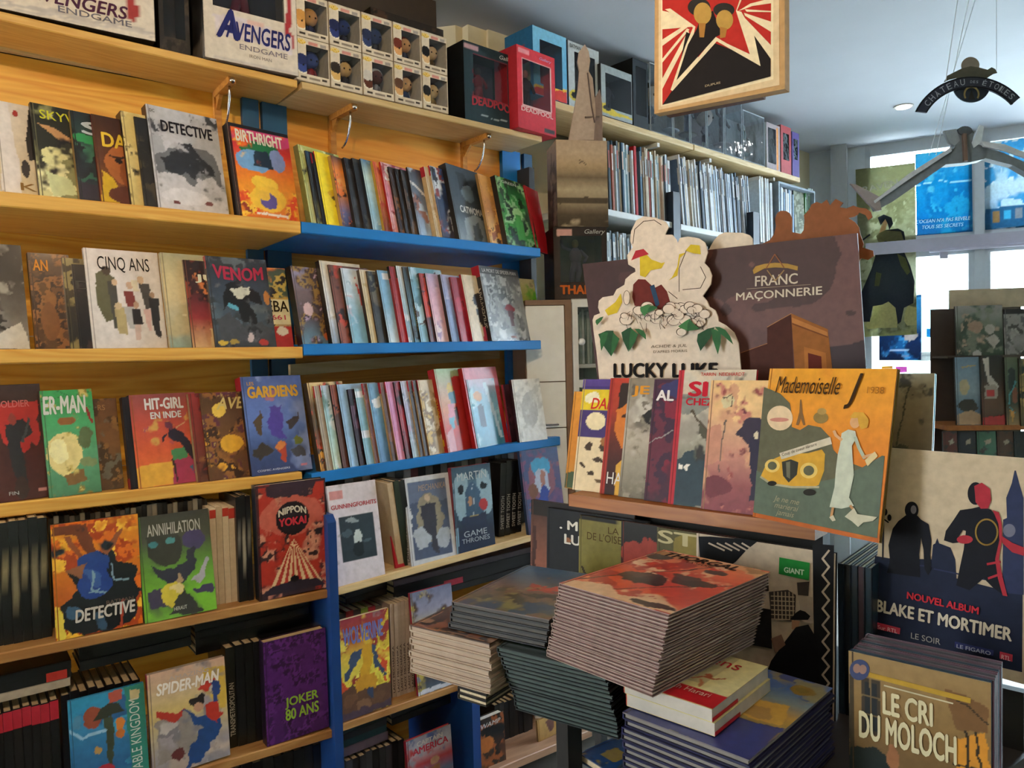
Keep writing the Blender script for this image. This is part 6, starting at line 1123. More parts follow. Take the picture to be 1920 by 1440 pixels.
def bl2(x0, y0, x1, y1, x2, y2, c='2c5834'):
    mx, my = (x0+x1)/2, (y0+y1)/2
    return ('P', c, x0, y0, mx-(y1-y0)*.2, my-abs(x1-x0)*.12, x1, y1, x1*.55+x2*.45+(x1-x0)*.12, y1*.55+y2*.45, x2, y2, x0*.6+x2*.4-(x1-x0)*.12, y0*.6+y2*.4)
it = [('P', '5c221c', 442, 520, 470, 490, 510, 492, 560, 540, 600, 520, 632, 560, 650, 620, 600, 660, 520, 650, 450, 640, 436, 590),
      ('P', 'b8a028', 478, 360, 510, 345, 545, 380, 600, 400, 620, 395, 600, 430, 540, 440, 510, 480, 480, 470), ('P', '9c2830', 430, 385, 455, 330, 500, 320, 530, 350, 480, 365),
      ('P', 'b8a028', 640, 498, 690, 470, 705, 370, 740, 340, 700, 350, 690, 420, 660, 480), ('P', 'b8a028', 735, 330, 765, 295, 815, 300, 822, 350, 780, 345),
      ('P', 'b8a028', 282, 665, 340, 620, 372, 570, 380, 620, 350, 680, 300, 695), ('P', '243c54', 535, 530, 560, 520, 590, 630, 570, 650)]
rr = random.Random(3)
for i in range(46):
    x = 380+rr.random()*490; y = 640+rr.random()*90+(60 if rr.random() < .3 else 0); r = 20+rr.random()*18
    it.append(('E', '3a2c24', x, y, r, r*.8)); it.append(('E', 'cdbdab', x+2, y+1, r-2.5, r*.8-2.5))
for i in range(26):
    x = 400+rr.random()*460; y = 660+rr.random()*90; it.append(('L', '3a2c24', 1.4, x, y, x+rr.uniform(-26, 26), y+rr.uniform(10, 60)))
it += [('L', '3a2c24', 2, 440, 290, 450, 210, 500, 165, 560, 158, 600, 185), ('L', '3a2c24', 2, 700, 560, 700, 430, 740, 330), ('L', '3a2c24', 2, 640, 560, 690, 600), ('L', '3a2c24', 2, 820, 420, 850, 480, 820, 540, 720, 550), ('E', '3a2c24', 405, 595, 20, 42), ('E', 'c8b8a6', 405, 595, 17, 39)]
it += [bl2(245, 800, 330, 780, 318, 925, c='24442c'), bl2(330, 790, 365, 825, 318, 925), bl2(300, 790, 258, 800, 262, 895), bl2(375, 790, 430, 760, 415, 900, c='24442c'), bl2(430, 765, 470, 800, 418, 898), bl2(450, 770, 500, 780, 514, 830), bl2(480, 650, 540, 635, 505, 700, c='3c6c40'), bl2(540, 640, 580, 650, 520, 680), bl2(695, 755, 760, 712, 745, 780, c='3c6c40'), bl2(760, 715, 815, 770, 745, 782), bl2(805, 800, 900, 760, 820, 895, c='24442c'), bl2(880, 770, 935, 790, 918, 915), bl2(900, 758, 960, 775, 1005, 858, c='2c5834'), bl2(232, 720, 275, 700, 238, 750)]
decal(PS3, it, lk, kc)
plett('ACHDE & JUL', PS3, kc, 545, 882, 748, 876, 20, '3c342c', lk, off=.004, bold=0, shear=.1); plett("D'APRES MORRIS", PS3, kc, 560, 906, 750, 900, 14, '3c342c', lk, off=.004, bold=0)
plett('LUCKY', PS3, kc, 335, 1045, 640, 1045, 82, '14100f', lk, off=.004, bold=.06); plett('LUKE', PS3, kc, 665, 1045, 925, 1045, 82, '14100f', lk, off=.004, bold=.06)
# ---------------- right hand poster
k5 = kf(1480, 800, 2.25)
PR2 = lean(PD, PD.hit(1700, 1200, .0), 5)
bl_ = cut('poster_board', PR2, [410, 88, 1012, 134, 990, 1088, 340, 905], .006, 'bca98f', 'big grey poster with dark figures against a skyline and red and white lettering', 'poster', k5, mat=MATT)
SKY = [('P', '1e2438', 343, 893, 352, 640, 362, 545, 420, 555, 600, 560, 606, 498, 616, 492, 624, 470, 632, 492, 680, 510, 700, 560, 705, 640, 900, 690, 905, 620, 985, 640, 982, 1036),
       ('P', '2c3350', 898, 700, 902, 392, 918, 385, 915, 300, 938, 240, 950, 185, 956, 185, 970, 240, 988, 300, 988, 710), ('E', '6c6c7c', 928, 438, 26, 28),
       ('L', '1a1c24', 3.5, 398, 345, 394, 560), ('L', '1a1c24', 3, 380, 400, 398, 390, 418, 404), ('E', '1a1c24', 402, 360, 12, 16), ('E', '1a1c24', 386, 392, 9, 14), ('E', '1a1c24', 422, 384, 9, 14),
       ('L', '2c3350', 3, 610, 600, 900, 660), ('L', '2c3350', 3, 420, 575, 600, 590),
       ('E', '14161e', 516, 352, 29, 36), ('P', '14161e', 494, 372, 540, 375, 556, 392, 588, 412, 600, 480, 594, 540, 600, 600, 586, 628, 570, 600, 566, 520, 556, 470, 548, 540, 552, 636, 412, 616, 424, 560, 418, 500, 436, 430, 460, 398),
       ('E', '83808a', 524, 350, 12, 18),
       ('P', '15161e', 770, 345, 720, 352, 695, 390, 660, 440, 652, 480, 690, 492, 745, 485, 735, 470, 715, 462, 732, 436, 745, 440, 735, 520, 720, 590, 704, 670, 760, 690, 820, 640, 860, 680, 912, 716, 900, 640, 880, 560, 896, 480, 888, 400, 850, 350, 810, 335),
       ('E', '15161e', 786, 282, 34, 48), ('P', 'a02c38', 780, 250, 812, 236, 846, 262, 852, 310, 838, 345, 808, 346, 786, 318), ('P', 'a02c38', 858, 352, 884, 362, 896, 410, 898, 470, 884, 560, 896, 620, 916, 700, 920, 716, 900, 712, 880, 640, 868, 560, 886, 480, 882, 410), ('P', 'a02c38', 896, 460, 940, 490, 990, 510, 990, 545, 940, 530, 898, 490),
       ('E', 'a02c38', 740, 476, 34, 18), ('L', 'a02c38', 5, 835, 580, 890, 570), ('L', 'a02c38', 5, 840, 640, 895, 620)]
decal(PR2, SKY, bl_, k5)
cp = [(832+46*cos(t), 445+54*sin(t)) for t in np.linspace(0, 2*math.pi, 30)]
decal(PR2, [('L', '8c7034', 3.5, *[v for p in cp for v in p])], bl_, k5, off=.004)
plett('NOUVEL ALBUM', PR2, k5, 497, 724, 800, 792, 30, 'b02c38', bl_, off=.004, bold=.05); plett('BLAKE ET MORTIMER', PR2, k5, 368, 778, 940, 906, 52, 'c8bca8', bl_, off=.004, bold=.05)
decal(PR2, [('P', 'a83040', 365, 824, 468, 850, 466, 876, 364, 852), ('P', 'a83040', 888, 948, 942, 962, 941, 992, 887, 978), ('P', '2c3464', 698, 906, 862, 944, 860, 966, 697, 930)], bl_, k5, off=.0045)
plett('Sur RTL', PR2, k5, 376, 850, 458, 870, 16, 'd8b0ac', bl_, off=.006, bold=0); plett('LE SOIR', PR2, k5, 516, 890, 640, 918, 24, 'a8a498', bl_, off=.006, bold=0); plett('LE FIGARO', PR2, k5, 708, 930, 852, 962, 16, 'a8acc0', bl_, off=.006, bold=.02); plett('RTL', PR2, k5, 896, 976, 934, 986, 18, 'd8b0ac', bl_, off=.006, bold=.02)
# ---------------- boxed pile of the new album in front
zm = .70; A1 = PD.hit(1591, 1220, .31)
PMo = Plane(A1, 131); P0 = A(A1[0], A1[1], zm); Hmo = A1[2]-zm
lo, hi = .05, .5
for _ in range(40):
    mid = (lo+hi)/2
    if proj(A1+PD.u*mid)[0] < 1858: lo = mid
    else: hi = mid
Wmo = lo
for i in range(8):
    t_ = .0125; book('album', 'upright album with large cream title and amber windows, front of the packed row' if i == 0 else 'upright wine red edged album packed behind the amber window cover', P0-PD.n*t_*i+PD.u*random.uniform(0, .002)*bool(i), PD.u, Z, PD.n, Wmo, Hmo-(.002*random.random() if i else 0), t_*.97,
        art='G 8c7048 7c6038 5c4428 2c2820 1c2420; W .004; N 4 .2 7c6440 5c4830; P 3a3020 .0 .1 .04 .1 .04 1 0 1; R 3a3024 .10 .10 .24 .34; R 1c2024 .12 .12 .22 .32; L 6c5838 .006 .17 .1 .17 .34; L 6c5838 .006 .1 .18 .24 .18; L 6c5838 .006 .1 .26 .24 .26; W .02; P 1a2220 0 .42 .2 .38 .4 .46 .6 .42 .8 .5 1 .46 1 1 0 1; P c08028 .76 .26 .98 .20 .99 .56 .80 .52; L 2c2418 .01 .84 .2 .86 .6; L 2c2418 .01 .91 .2 .93 .6; L 2c2418 .008 .76 .36 1 .34; P 6c4c2c .7 .06 1 .1 1 .2 .78 .22; L 2c2418 .006 .7 .08 1 .16; W .03; P 1c2c2c .3 .5 .6 .42 .8 .6 .6 1 .2 1; E b02c34 .55 .66 .05 .10; E b07c40 .14 .7 .05 .1; E 8c5c3c .34 .42 .05 .05; P 14201e .8 .7 1 .5 1 1 .7 1' if i == 0 else 'G 5c2c3c', spine=['2c3c54', '6c4858', '5c4450', '74586a'][i % 4], back=['3c4c5c', '6c5864', '54545c', '745c6a'][i % 4], edge='5c6068', cell=2.4 if i == 0 else 60, pages=plain('wrapped_block', '8c8c98', .5, noise=.15, scale=50), mat=GLOSS if i else PRINT, group=None if i == 0 else 'albums packed behind the amber window cover',
        texts=[('LE CRI', (.26, .135, .62, .235), 'c8bc98', dict(bold=.05, off=.0022)), ('DU MOLOCH', (.08, .245, .78, .365), 'c8bc98', dict(bold=.05, off=.0022))] if i == 0 else ())
mo = [o for o in sc.objects if o.get('label', '').startswith('upright album with large cream')][0]
lpo = LP(P0, PD.u, Z)
decal(lpo, [('P', 'a88430', 335, 1036, 766, 1146, 764, 1168, 334, 1056), ('E', '3c4464', 296, 1026, 42, 44), ('E', '8c6c60', 285, 1020, 16, 20), ('E', '8c6c60', 310, 1024, 16, 20), ('L', 'b8ac90', 3, 400, 1092, 690, 1168)], mo, k5, off=.001)
b = MB(A(P0[0], P0[1], 0)); q0 = P0*A(1, 1, 0)-PD.u*.06+PD.n*.03
b.box(q0+Z*(zm-.03), PD.u*(Wmo+.3), -PD.n*.30, Z*.0295); st = b.build('tabletop', plain('dark_tabletop', '2a221e', .5))
b = MB(A(P0[0], P0[1], 0)); b.box(q0+PD.u*.03-PD.n*.02, PD.u*(Wmo+.2), -PD.n*.25, Z*(zm-.031)); pl_ = b.build('plinth', DARKM)
tb2 = empty('low_table', A(P0[0], P0[1], 0), 'dark low stand under the packed row of new albums', 'table')
for o in (st, pl_): o.parent = tb2; o.location = (0, 0, 0)
# poster foot block
b = MB(A(*ds.location)); q0 = PR2.hit(*k5(345, 900)); q1 = PR2.hit(*k5(985, 1085)); zf = q0[2]-.0
q0 = q0*A(1, 1, 0)+Z*.02; q1 = q1*A(1, 1, 0)+Z*.02; b.box(q0-PD.n*.012, (q1-q0), -PD.n*.02, Z*(zf-.06)); b.build('side_panel', DARKM, ds)
# ================================================================== BOX TOWER AND CABINET
def pk(x, y): return PK.hit(x, y)
zc = pk(1066, 562)[2]; tP = pk(1046, 562); tP[2] = zc+.001
def kbox(x0, x1, y0, y1, label, D, **kw):
    p = pk(x0, y1); q = pk(x1, y1); W = (q-p)@PK.u; zt_ = pk(x0, y0)[2]
    return figbox(label, A(p[0], p[1], kw.pop('zb')), PK.u, PK.n, W, zt_-kw.pop('zb2'), D, **kw)
p = pk(1040, 562); W_ = (pk(1140, 562)-p)@PK.u; z1 = pk(1046, 425)[2]; z2 = pk(1046, 262)[2]
figbox('brown black figure box with a reflective window and orange letters, on the cabinet', A(p[0], p[1], zc+.001), PK.u, PK.n, W_, z1-zc-.002, .17, front='2c2422', side='1c1a1a', win=(.12, .12, .90, .76), inner='3c3434', content=statue('4c4454', '6c5c3c'), fart='G 2c2422 3a2c26; R c89890 .06 .02 .34 .11; N 3 .2 241e1c 3c302a', texts=[('THAN', (.10, .80, .72, .93), 'b85c24', dict(bold=.06)), ('Gallery', (.58, .03, .97, .11), 'a8a8a4', dict(shear=.3))])
p = pk(1046, 425)
figbox_ = MB(A(p[0], p[1], z1)); W2 = (pk(1141, 425)-p)@PK.u; H2 = z2-z1
im = paint('W .01; G a8937c b09a80 a89070 6c5c48 a8987c 8c7c64 4c4030 403628; N 3 .15 9c8c74 b8a488; P 4c4234 0 .66 1 .66 1 .72 0 .74; L 8c7c66 .006 .45 .22 .55 .27; L 5c5040 .006 .5 .2 .5 .32; L 5c5040 .005 .44 .24 .5 .20 .56 .24; L 5c5040 .005 .44 .28 .5 .24 .56 .28', 36, 62, H2/W2, 5)
Pq = A(p[0], p[1], z1+.0005)
figbox_.grid(Pq, PK.u*W2, Z*H2, im); figbox_.box(Pq-PK.n*.16, PK.u*W2, PK.n*.1595, Z*H2, '8a7864'); figbox_.grid(Pq-PK.n*.16-PK.u*.0005, PK.n*.16, Z*H2, paint('G 8c7c70 6c6058 5c524a 3c3430; N 4 .4 4c443c 7c7064; L 2a2620 .03 .5 .1 .4 .3 .6 .5 .5 .9', 20, 50, 2, 3))
bx_ = figbox_.build('carton', PRINT); tag(bx_, 'tall sand coloured carton with a desert landscape, standing on the dark figure box', 'box')
kr = kf(920, 0, 3)
PRk = LP(PK.hit(1090, 262, -.05), PK.u, Z)
rk = cut('cardboard_rocket', PRk, [440, 788, 474, 600, 492, 500, 500, 400, 490, 345, 498, 290, 530, 248, 552, 290, 560, 340, 552, 400, 574, 440, 584, 540, 592, 640, 585, 700, 580, 788], .012, 'ab9888', 'grey cardboard rocket standing on the desert carton', 'display', kr)
fb_ = MB(A(*rk.location)); a0 = PRk.hit(*kr(578, 788)); a1 = PRk.hit(*kr(575, 560)); a2 = PRk.hit(*kr(608, 520)); a3 = PRk.hit(*kr(626, 486)); a4 = PRk.hit(*kr(640, 570)); a5 = PRk.hit(*kr(642, 788))
fb_.prism([a0-PK.n*.03, a1-PK.n*.03, a2-PK.n*.03, a3-PK.n*.03, a4-PK.n*.03, a5-PK.n*.03], -PK.n*.006, '8c7c74'); fb_.build('fin', MATT, rk)
b_ = MB(A(*rk.location)); b_.tube([PRk.hit(*kr(532, 660), .006), PRk.hit(*kr(610, 655), -.01)], .004, '75685f'); b_.tube([PRk.hit(*kr(545, 410), .004), PRk.hit(*kr(568, 600), .004), PRk.hit(*kr(585, 690), .004)], .003, '5c504a'); b_.build('strut', MATT, rk)
# cabinet
cabp = pk(1066, 562)*A(1, 1, 0)
cb_ = empty('cabinet', cabp, 'tall cabinet with white doors, brown frame and a glass door with a round white knob', 'cabinet')
def kb(name, x0, x1, z0, z1, o0, o1, mat, par=cb_):
    a = pk(x0, 600); c = pk(x1, 600); a[2] = c[2] = 0; o = A(*cb_.location); b = MB(o); b.box(a+PK.n*o0+Z*z0, PK.u*((c-a)@PK.u), PK.n*(o1-o0), Z*(z1-z0)); return b.build(name, mat, par)
BRN = plain('brown_laminate', '7c604c', .5, noise=.08); GRN = plain('dark_laminate', '4c3c34', .6)
kb('body', 985, 1071, .03, zc, -.30, -.02, BRN)
kb('frame_post', 1059, 1071, .03, zc, -.02, .004, BRN); kb('top_rail', 985, 1059, zc-.02, zc, -.02, .004, BRN)
zs1 = pk(1030, 716)[2]
for za, zb_ in ((zs1+.002, zc-.022), (zs1-.18, zs1-.002), (.1, zs1-.184)):
    d_ = kb('door', 986, 1058, za, zb_, -.018, -.002, plain('white_door', 'eef2f2', .45, noise=.03))
q = pk(1045, 795); b = MB(A(*cb_.location)); b.tube([q+PK.n*.0, q+PK.n*.02, q+PK.n*.02-PK.u*.05, q-PK.u*.05], .004); b.build('handle', METAL, d_)
kb('side_panel', 1072, 1074, .03, zc+.004, -.30, 0, WHITE); kb('side_panel', 1130, 1133, .03, zc+.004, -.30, 0, WHITE)
kb('back_board', 1074, 1130, .03, zc, -.30, -.295, WHITE); kb('top', 1072, 1133, zc-.012, zc+.004, -.30, 0, WHITE)
for i in range(4): kb('shelf', 1074, 1130, zc-.27-.3*i, zc-.255-.3*i, -.29, -.03, WHITE)
gd = kb('glass_door', 1072, 1082, .1, zc-.012, 0, .012, WHITE); kb('glass_door', 1122, 1132, .1, zc-.012, 0, .012, WHITE); kb('door_rail', 1082, 1122, zc-.03, zc-.012, 0, .012, WHITE); kb('door_rail', 1082, 1122, pk(1090, 712)[2]-.03, pk(1090, 712)[2], 0, .012, WHITE)
kb('pane', 1082, 1122, .12, zc-.03, .004, .008, PLASTIC)
q = pk(1088, 641); b = MB(A(*cb_.location)); b.ball(q+PK.n*.022, .014, .014, .014, 'ddd', n=14, m=10); b.build('knob', WHITE, gd, True)
a0 = pk(1075, 600); 
for j in range(2):
    for i in range(9):
        b = MB(A(a0[0], a0[1], zc-.254-.3*j)+PK.u*(.004+.0105*i)-PK.n*.08); b.box(b.o, PK.u*.009, -PK.n*.18, Z*(.20+.01*((i*7) % 3)), ['8c9c94', 'b8c0bc', '5c6c64', 'a8b0a8'][i % 4]); o = b.build('booklet', PRINT); tag(o, 'thin grey booklet tinted with greenish light behind the cabinet glass', 'book', 'booklets behind the cabinet glass')  # greenish light inside the cabinet is mixed into these colours
# dark clutter between the blue shelves and the tower
b = MB(); p = PR.hit(985, 300, -.30); p[2] = 0; b.box(p-PR.n*.0+PR.u*.02, PR.u*.03, -PR.n*.2, Z*2.36); o = b.build('trim_11', plain('dark_post', '221e1c', .6)); struct(o)
# ================================================================== HANGING THINGS
kh = kf(920, 0, 3)
d = ray(1350, 190); PH = Plane(C+d*1.8/d[1], 129)
LH = LP(PH.P+Z*0, PH.u, Z)
hg = cut('hanging_poster', LH, [925, -420, 1652, -420, 1655, 500, 920, 640], .030, 'b08a5c', 'cream framed poster board with red rays and a white star, hanging from the ceiling', 'poster', kh, mat=MATT)
# a second layer panel behind, as the hanging board is a double sided box
decal(LH, [('P', 'cbb28c', 945, -420, 1622, -420, 1624, 478, 944, 618), ('P', 'd8c8a4', 958, -420, 1590, -420, 1590, 446, 958, 600), ('P', 'a82820', 966, -420, 1580, -420, 1575, 430, 966, 590),
 ('P', 'd8c8a4', 966, -420, 1430, -420, 1130, -60, 966, -40), ('P', 'd8c8a4', 966, 60, 1010, 70, 1135, 150, 966, 165), 
 ('P', 'd8c8a4', 966, 222, 1098, 138, 1112, 150, 966, 258), ('P', 'd8c8a4', 966, 330, 1104, 160, 1118, 165, 966, 352), ('P', 'd8c8a4', 966, 440, 1112, 170, 1120, 200, 966, 500),
 ('P', 'd8c8a4', 1392, 62, 1460, 20, 1578, -10, 1578, 18, 1470, 34, 1430, 50), ('P', 'd8c8a4', 1430, 52, 1578, 62, 1578, 68, 1440, 66), ('P', 'd8c8a4', 1425, 72, 1578, 122, 1578, 180, 1430, 88), ('P', 'd8c8a4', 1400, 70, 1578, 256, 1578, 345, 1470, 190),
 ('P', '1c1614', 966, 590, 1575, 430, 1575, 330, 1468, 180, 1500, 300, 1512, 340, 1100, 180, 1040, 480),
 ('P', 'd8c8a4', 1385, 60, 1410, 66, 1480, 190, 1518, 372, 1272, 232, 1022, 512, 1012, 505, 1095, 260, 1138, 155, 980, 52, 1120, 30, 1420, -20),
 ('P', 'a82820', 1000, 40, 1150, -6, 1420, -60, 1380, 62, 1458, 305, 1330, 245, 1262, 205, 1170, 320, 1110, 330, 1152, 150),
 ('P', '1c1614', 1180, 100, 1250, 60, 1300, 190, 1266, 208, 1045, 452, 1110, 250, 1160, 160),
 ('E', '2c2824', 1172, 40, 64, 50), ('E', '2c2824', 1312, 56, 60, 40), ('E', 'a88440', 1192, 76, 50, 62), ('E', 'a88440', 1316, 112, 48, 56), ('P', '9c6c30', 1170, 130, 1210, 130, 1200, 210, 1175, 210), ('P', '9c6c30', 1290, 150, 1330, 160, 1320, 210, 1290, 215)], hg, kh, off=.001, name='printed_star')
plett('DUPUIS', LH, kh, 1212, 494, 1298, 474, 12, 'b0a080', hg, off=.006, bold=.02)
hb = MB(A(*hg.location)); 
e0, e1 = LH.hit(*kh(955, 636)), LH.hit(*kh(1500, 528))
hb.prism([e0-PH.n*.032, e1-PH.n*.032, e1-PH.n*.032+Z*.6, e0-PH.n*.032+Z*.6], -PH.n*.02, '5a3a2c'); hb.build('back_panel', MATT, hg)
hb = MB(A(*hg.location))
for x_ in (1050, 1530):
    p = LH.hit(*kh(x_, -420)); p = p-PH.n*.015; hb.tube([p, A(p[0], p[1], CH)], .001, '999')
hb.build('hanging_cord', MATT, hg)
# arched sign
ks = kf(1440, 0, 3)
d = ray(1820, 170); LS = LP(C+d*2.5/d[1], A(1, -.15, 0), Z)
def arcpts(cx_, cy_, rx, ry, a0, a1, n): return [(cx_+rx*cos(rad(t)), cy_-ry*sin(rad(t))) for t in np.linspace(a0, a1, n)]
outer = arcpts(1150, 760, 350, 330, 156, 40, 26); inner = arcpts(1150, 760, 290, 268, 40, 152, 26)
sg = cut('hanging_sign', LS, [v for p in outer+inner for v in p], .008, '2b303c', 'dark arched sign with grey letters and a round medallion hanging near the window', 'sign', ks, mat=PRINT)
def pbit(name, pts, off, th, col):
    b = MB(A(*sg.location)); b.prism([LS.hit(*ks(x, y), off) for x, y in pts], -LS.m*th, col); return b.build(name, PRINT, sg)
pbit('medallion', arcpts(1145, 480, 104, 96, 185, 355, 22), -.009, .005, '26303c')
pbit('ball', arcpts(1140, 366, 50, 46, 0, 345, 24), -.009, .006, '7c7468')
pbit('wings', [(990, 462), (1010, 425), (1050, 405), (1090, 385), (1140, 372), (1190, 380), (1235, 392), (1258, 378), (1278, 388), (1290, 410), (1268, 416), (1230, 440), (1140, 450), (1060, 440), (1020, 448)], -.0085, .004, '4c4a3c')
decal(LS, [('L', '8c7c50', 5, *[v for p in arcpts(1145, 530, 40, 42, -30, 210, 16) for v in p]), ('P', '2c2a28', 1125, 560, 1145, 505, 1165, 560)], sg, ks, off=.0005)
decal(LS, [('L', '15171d', 4, *[v for p in arcpts(1150, 760, 346, 326, 156, 40, 30) for v in p]), ('L', '15171d', 4, *[v for p in arcpts(1150, 760, 294, 272, 152, 40, 30) for v in p])], sg, ks, off=.0008)
def arcword(s, a0, a1, r, hh):
    wt = [.45 if c in 'IL' else 1 for c in s]; n = sum(wt); acc = 0
    for i, ch in enumerate(s):
        t = rad(a0+(a1-a0)*(acc+wt[i]/2)/n); acc += wt[i]; x = 1150+r*1.05*cos(t); y = 760-r*sin(t); wd = abs(rad(a1-a0))*r/n*.36*wt[i]
        dx, dy = sin(t), cos(t)
        plett(ch, LS, ks, x-dx*wd, y-dy*wd+0, x+dx*wd, y+dy*wd, hh, 'a0a4ac', sg, off=.002, bold=.0)
arcword('CH\u00c2TEAU', 147, 97, 284, 34); arcword('DES', 93, 84, 292, 14); arcword('\u00c9TOILES', 81, 43, 284, 34)
b = MB(A(*sg.location))
for (xa, ya, xb, yb) in ((1140, 15, 998, 280), (1080, 175, 1048, 225)):
    pass
p = LS.hit(*ks(1000, 455), -.004); q_ = LS.hit(*ks(1150, -60), -.004); q_[2] = CH; b.tube([p, q_], .0012, 'd8dce0', 5)
p = LS.hit(*ks(1285, 400), -.004); q_ = p*A(1, 1, 0)+Z*CH; b.tube([p, q_], .0008, 'd8dce0', 5); b.build('hanging_thread', MATT, sg)
# grey winged paper model
d = ray(1820, 280); LC = LP(C+d*2.62/d[1], A(1, -.1, 0), Z)
wm = cut('paper_airship', LC, [990, 905, 1000, 880, 1050, 830, 1070, 790, 1060, 750, 1085, 728, 1140, 726, 1160, 745, 1150, 790, 1190, 815, 1235, 830, 1240, 870, 1215, 895, 1140, 912, 1000, 925, 950, 915], .05, '6c747a', 'grey folded paper flying model with long V shaped arms below the arched sign', 'model', ks, mat=PRINT)
def arm(name, pts, th, col, off=0):
    b = MB(A(*wm.location)); b.prism([LC.hit(*ks(x, y), off) for x, y in pts], -LC.m*th, col); b.build(name, PRINT, wm)
arm('arm', [(1040, 835), (960, 890), (590, 1145), (612, 1182), (700, 1135), (1015, 915)], .035, '6c747a')
arm('arm_edge', [(1030, 828), (800, 972), (600, 1128), (606, 1140), (820, 990), (1035, 850)], .01, 'b4bcc2', .012)
arm('arm', [(1190, 815), (1300, 850), (1500, 935), (1500, 1000), (1380, 930), (1225, 890)], .035, '727a80')
arm('arm_edge', [(1200, 795), (1330, 810), (1500, 880), (1500, 905), (1340, 850), (1215, 822)], .01, 'c4ccd2', .012)
arm('fin', [(465, 1032), (500, 1040), (625, 1105), (640, 1182), (612, 1186), (560, 1140)], .012, '8c8484', .004)
arm('fin', [(990, 735), (1060, 725), (1080, 790), (1050, 820), (1018, 800)], .012, '848c90', .004)
arm('fin', [(1195, 700), (1215, 712), (1200, 800), (1160, 830), (1150, 800)], .012, 'c8d4da', .006)
arm('bowl', arcpts(1110, 735, 40, 26, 0, 345, 16), .05, '484c50', .006)
arm('strut', [(1098, 750), (1118, 750), (1125, 905), (1105, 905)], .012, '6c5a50', .012)
b = MB(A(*wm.location))
for xa, ya, xb in ((905, 815, 1000), (945, 812, 1012)):
    p = LC.hit(*ks(xa, ya+60)); q_ = LC.hit(*ks(xb, 555)); q_ = p+(q_-p)*1; t_ = (CH-p[2])/(q_[2]-p[2]); b.tube([p, p+(q_-p)*t_], .0013, 'd8e0e6', 5)
b.build('hanging_thread', MATT, wm)
# ================================================================== WINDOW POSTERS
LW = LP(on(PW, 0, .035), PW.u, Z)
def wposter(TL, TR, BR, BL, art, label, off=0, decals=(), k=lambda x, y: (x, y), texts=()):
    l = LP(on(PW, 0, .035+off), PW.u, Z)
    o, q = panel4('window_poster', l, TL, TR, BR, BL, .0012, art, label, 'poster', mat=PAPERPOST, edge='bbb')
    if decals: decal(l, decals, o, k, off=.001, mat=PAPERPOST)
    return o, q, l
kw = kf(1520, 440, 3.4275); kv = kf(1560, 200, 5.142)
o, q, l = wposter((1604, 318), (1716, 305), (1719, 627), (1616, 632), 'G 8c8c60 949468 a0a07c b4b494 c0c09c b8b878; N 4 .4 a8a880 84845c bcbc94; W .02', 'olive toned window poster of a woman in a long black dress', .01,
  [('P', 'd0c888', 345, 585, 395, 520, 400, 450, 460, 450, 475, 400, 515, 338, 518, 400, 545, 430, 566, 425, 555, 500, 556, 598, 430, 600, 370, 608), ('P', 'd0c888', 600, 555, 605, 500, 625, 455, 680, 468, 682, 580, 620, 584),
   ('P', '2c3038', 430, 90, 460, 30, 480, -30, 560, -40, 600, -20, 610, 50, 560, 70, 600, 110, 640, 200, 668, 300, 660, 440, 600, 470, 580, 560, 560, 575, 545, 470, 500, 430, 460, 450, 400, 460, 380, 560, 340, 560, 318, 480, 322, 380, 390, 220), ('P', '5c5c34', 555, 120, 610, 150, 640, 240, 620, 260, 580, 200), ('P', '5c5c38', 420, 240, 455, 250, 440, 330, 410, 330),
   ('P', '6c6844', 465, -30, 580, -20, 600, 40, 560, 60, 480, 40, 440, 60, 420, 10), ('E', 'c09870', 478, -88, 20, 30), ('P', '2c3038', 430, -110, 470, -130, 520, -110, 530, -70, 505, -30, 495, -70, 480, -100, 450, -60), ('P', 'c09870', 455, -60, 490, -66, 480, -30, 440, -10), ('L', '2c3038', 5, 380, 0, 300, 60)], kw)
plett('RAVEN', l, kv, 300, 835, 640, 760, 60, 'd4d4c0', o, off=.003, bold=.03)
wposter((1716, 289), (1822, 277), (1824, 434), (1719, 442), 'G 3c9cc0 2c8cb8 0c7cb0 1484b8 0c7cb4 0c6cac 1c68a0; N 3 .3 1c90bc 0c70a8 2c9cc0; L a0dce8 .01 0 .38 .4 .36 1 .40; L 8cc8dc .006 .5 .2 .85 .15; N 7 .1 4cacc8 0c6ca4', 'turquoise ocean window poster with two lines of white writing', 0)
o2 = [o for o in sc.objects if o.get('label', '').startswith('turquoise ocean')][0]
plett("L'OCEAN N'A PAS REVELE", LW, kv, 810, 1130, 1335, 1090, 36, 'd8f0f8', o2, off=.003, bold=.03, shear=.2); plett('TOUS SES SECRETS', LW, kv, 868, 1182, 1268, 1152, 34, 'd8f0f8', o2, off=.003, bold=.03, shear=.2)
wposter((1845, 268), (1932, 257), (1932, 425), (1847, 431), 'G 2c84b8 3c94c4 a8d0e4 d0e8f0 c0dcec 2c6c94 245c84; N 2.5 .5 c8e4f0 3c90c0 e0f0f4; P 285c80 0 .76 1 .74 1 1 0 1; R 8c6c44 .16 .80 .32 .92; R 3c9cc0 .42 .79 .58 .90; R 80848c .68 .78 .82 .90', 'blue and white cloudy window poster at the right edge of the picture', 0)
wposter((1648, 560), (1728, 552), (1728, 676), (1648, 676), 'G 2c6c94 30709c 2c6490 142c50 142444 122038; N 5 .3 3c84b4 1c5484; E c0e0ec .2 .52 .08 .05; E b8dcec .55 .42 .05 .04; E b8dcec .75 .45 .05 .03; E b8a8a0 .75 .62 .16 .08; L a8b8cc .02 .28 .84 .7 .84; L 6c7c94 .01 .28 .93 .7 .93', 'small dark blue window poster with pale bubbles under the olive one', -.005)
